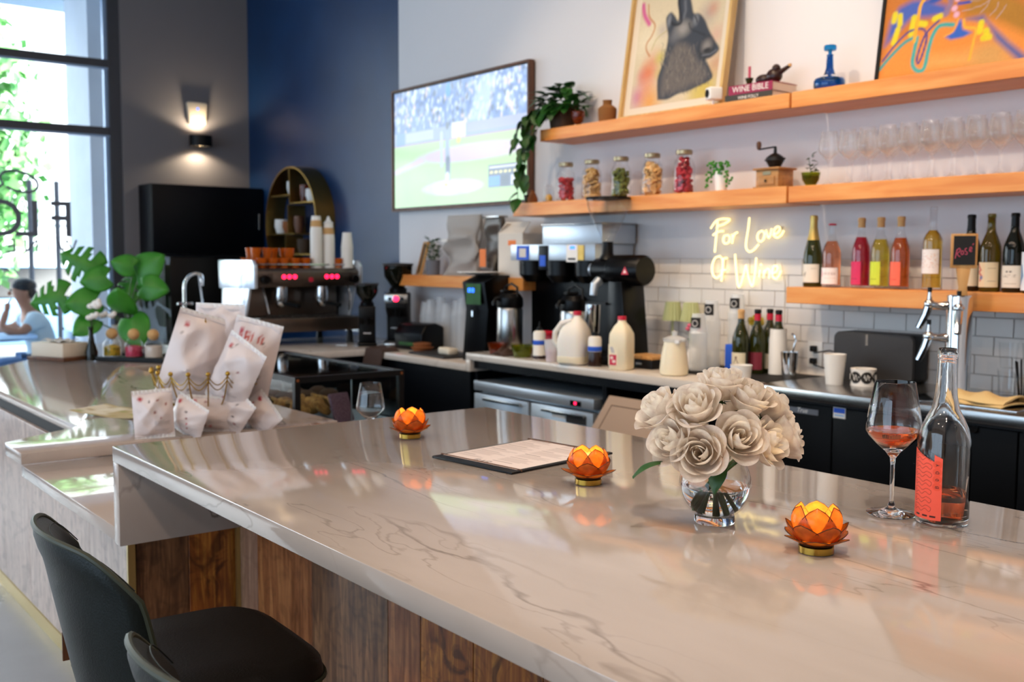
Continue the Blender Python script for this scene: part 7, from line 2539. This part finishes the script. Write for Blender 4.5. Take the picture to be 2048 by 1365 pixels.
def skinned(name, verts, edges, radii, levels=2, root=0):
    me = bpy.data.meshes.new(name)
    me.from_pydata(verts, edges, [])
    o = bpy.data.objects.new(name, me)
    COL.objects.link(o)
    sk = o.modifiers.new('skin', 'SKIN')
    for i, r in enumerate(radii):
        sv = me.skin_vertices[0].data[i]
        sv.radius = (r, r) if not isinstance(r, tuple) else r
        sv.use_root = (i == root)
    ss = o.modifiers.new('sub', 'SUBSURF')
    ss.levels = ss.render_levels = levels
    dg = bpy.context.evaluated_depsgraph_get()
    out = bpy.data.meshes.new_from_object(o.evaluated_get(dg))
    bpy.data.objects.remove(o, do_unlink=True)
    out.polygons.foreach_set('use_smooth', [True] * len(out.polygons))
    out.name = name
    return out


PXo, PYo = -10.35, 2.46
per = thing('person', 'seated person in a pale blue t-shirt leaning on the cafe table, hand at mouth', 'person', (PXo, PYo, -.02))
# local axes: -y is forward
J = [(0, 0, .52), (0, .02, .66), (0, -.01, .84), (0, -.06, .98), (0, -.11, 1.07), (0, -.14, 1.14),          # 0 pelvis .. 5 head base
     (0, -.15, 1.22), (0, -.145, 1.30),                                                                   # 6, 7 head
     (.17, -.07, .97), (.21, -.22, .84), (.17, -.37, .90), (.10, -.30, 1.06),                               # 8-11 right shoulder, elbow, forearm, wrist at mouth
     (-.17, -.07, .97), (-.23, -.18, .87), (-.19, -.44, .865), (-.17, -.54, .865),                            # 12-15 left arm on the table
     (.10, -.02, .52), (.12, -.42, .53), (.12, -.44, .12), (.12, -.47, .04), (.12, -.58, .035),              # 16-20 leg
     (-.10, -.02, .52), (-.12, -.42, .53), (-.12, -.40, .12), (-.12, -.43, .04), (-.12, -.54, .035)]
E_ = [(0, 1), (1, 2), (2, 3), (3, 4), (4, 5), (5, 6), (6, 7), (3, 8), (8, 9), (9, 10), (10, 11), (3, 12), (12, 13), (13, 14), (14, 15), (0, 16), (16, 17), (17, 18), (18, 19), (19, 20), (0, 21), (21, 22), (22, 23), (23, 24), (24, 25)]
Rr = [(.16, .12), (.15, .11), (.155, .12), (.12, .10), (.055, .055), (.06, .065), (.078, .095), (.062, .075),
      .06, .045, .038, .028, .06, .045, .038, .028, .09, .065, .045, .04, .03, .09, .065, .045, .04, .03]
bm_ = skinned('body', J, E_, Rr)
bm_.materials.append(MATS['skin'])
body_ = part('body', bm_, None, per)
# fingers, nose and ears join the body as small skinned chains
def hand(c, d, up_, nm='hand'):
    c, d, up_ = Vector(c), Vector(d).normalized(), Vector(up_).normalized()
    sd = d.cross(up_).normalized()
    b = MB()
    b.tube([c - d * .01, c + d * .03, c + d * .06], [.022, .026, .024], 10)
    for k, ln in enumerate((.055, .065, .06, .045)):
        o_ = sd * (k - 1.5) * .014
        b.tube([c + d * .055 + o_, c + d * (.055 + ln * .55) + o_ - up_ * .008, c + d * (.055 + ln) + o_ - up_ * .026], [.008, .0075, .006], 7)
    b.tube([c + d * .015 - sd * .02, c + d * .04 - sd * .04, c + d * .07 - sd * .036], [.009, .0085, .007], 7)
    return part(nm, b, 'skin', per, sharp=80)


hand((.10, -.30, 1.06), (-.5, .2, .75), (0, -1, .2))
hand((-.17, -.54, .865), (.3, -.95, -.02), (0, 0, 1))
part('nose', MB().ball(.016, (0, -.253, 1.205), 8, 6, (.8, 1.2, 1.3)), 'skin', per)
part('ear', MB().ball(.022, (.082, -.13, 1.205), 8, 6, (.4, .8, 1.2)), 'skin', per)
part('ear', MB().ball(.022, (-.082, -.13, 1.205), 8, 6, (.4, .8, 1.2)), 'skin', per)
for sx in (-.03, .03):
    part('eye', MB().ball(.009, (sx, -.238, 1.235), 8, 6), 'hair', per)
part('mouth', MB().box(-.022, .022, -.243, -.236, 1.158, 1.166), 'red_seat', per)
part('hair', MB().ball(.098, (0, -.125, 1.275), 18, 12, (.95, 1.1, .72)).ball(.07, (0, -.07, 1.215), 14, 10, (1.1, .7, .9)), 'hair', per)
sj = [J[i] for i in (0, 1, 2, 3, 8, 9, 12, 13)]
sj[5] = tuple(Vector(J[8]).lerp(Vector(J[9]), .72))
sj[7] = tuple(Vector(J[12]).lerp(Vector(J[13]), .72))
sh_ = skinned('shirt', sj, [(0, 1), (1, 2), (2, 3), (3, 4), (4, 5), (3, 6), (6, 7)], [(.18, .145), (.175, .14), (.178, .145), (.14, .12), .082, .068, .082, .068])
sh_.materials.append(MATS['shirt'])
part('shirt', sh_, None, per)
tj = [J[i] for i in (0, 16, 17, 18, 21, 22, 23)]
tr_ = skinned('trousers', tj, [(0, 1), (1, 2), (2, 3), (0, 4), (4, 5), (5, 6)], [(.17, .13), .105, .082, .062, .105, .082, .062])
tr_.materials.append(MATS['trousers'])
part('trousers', tr_, None, per)
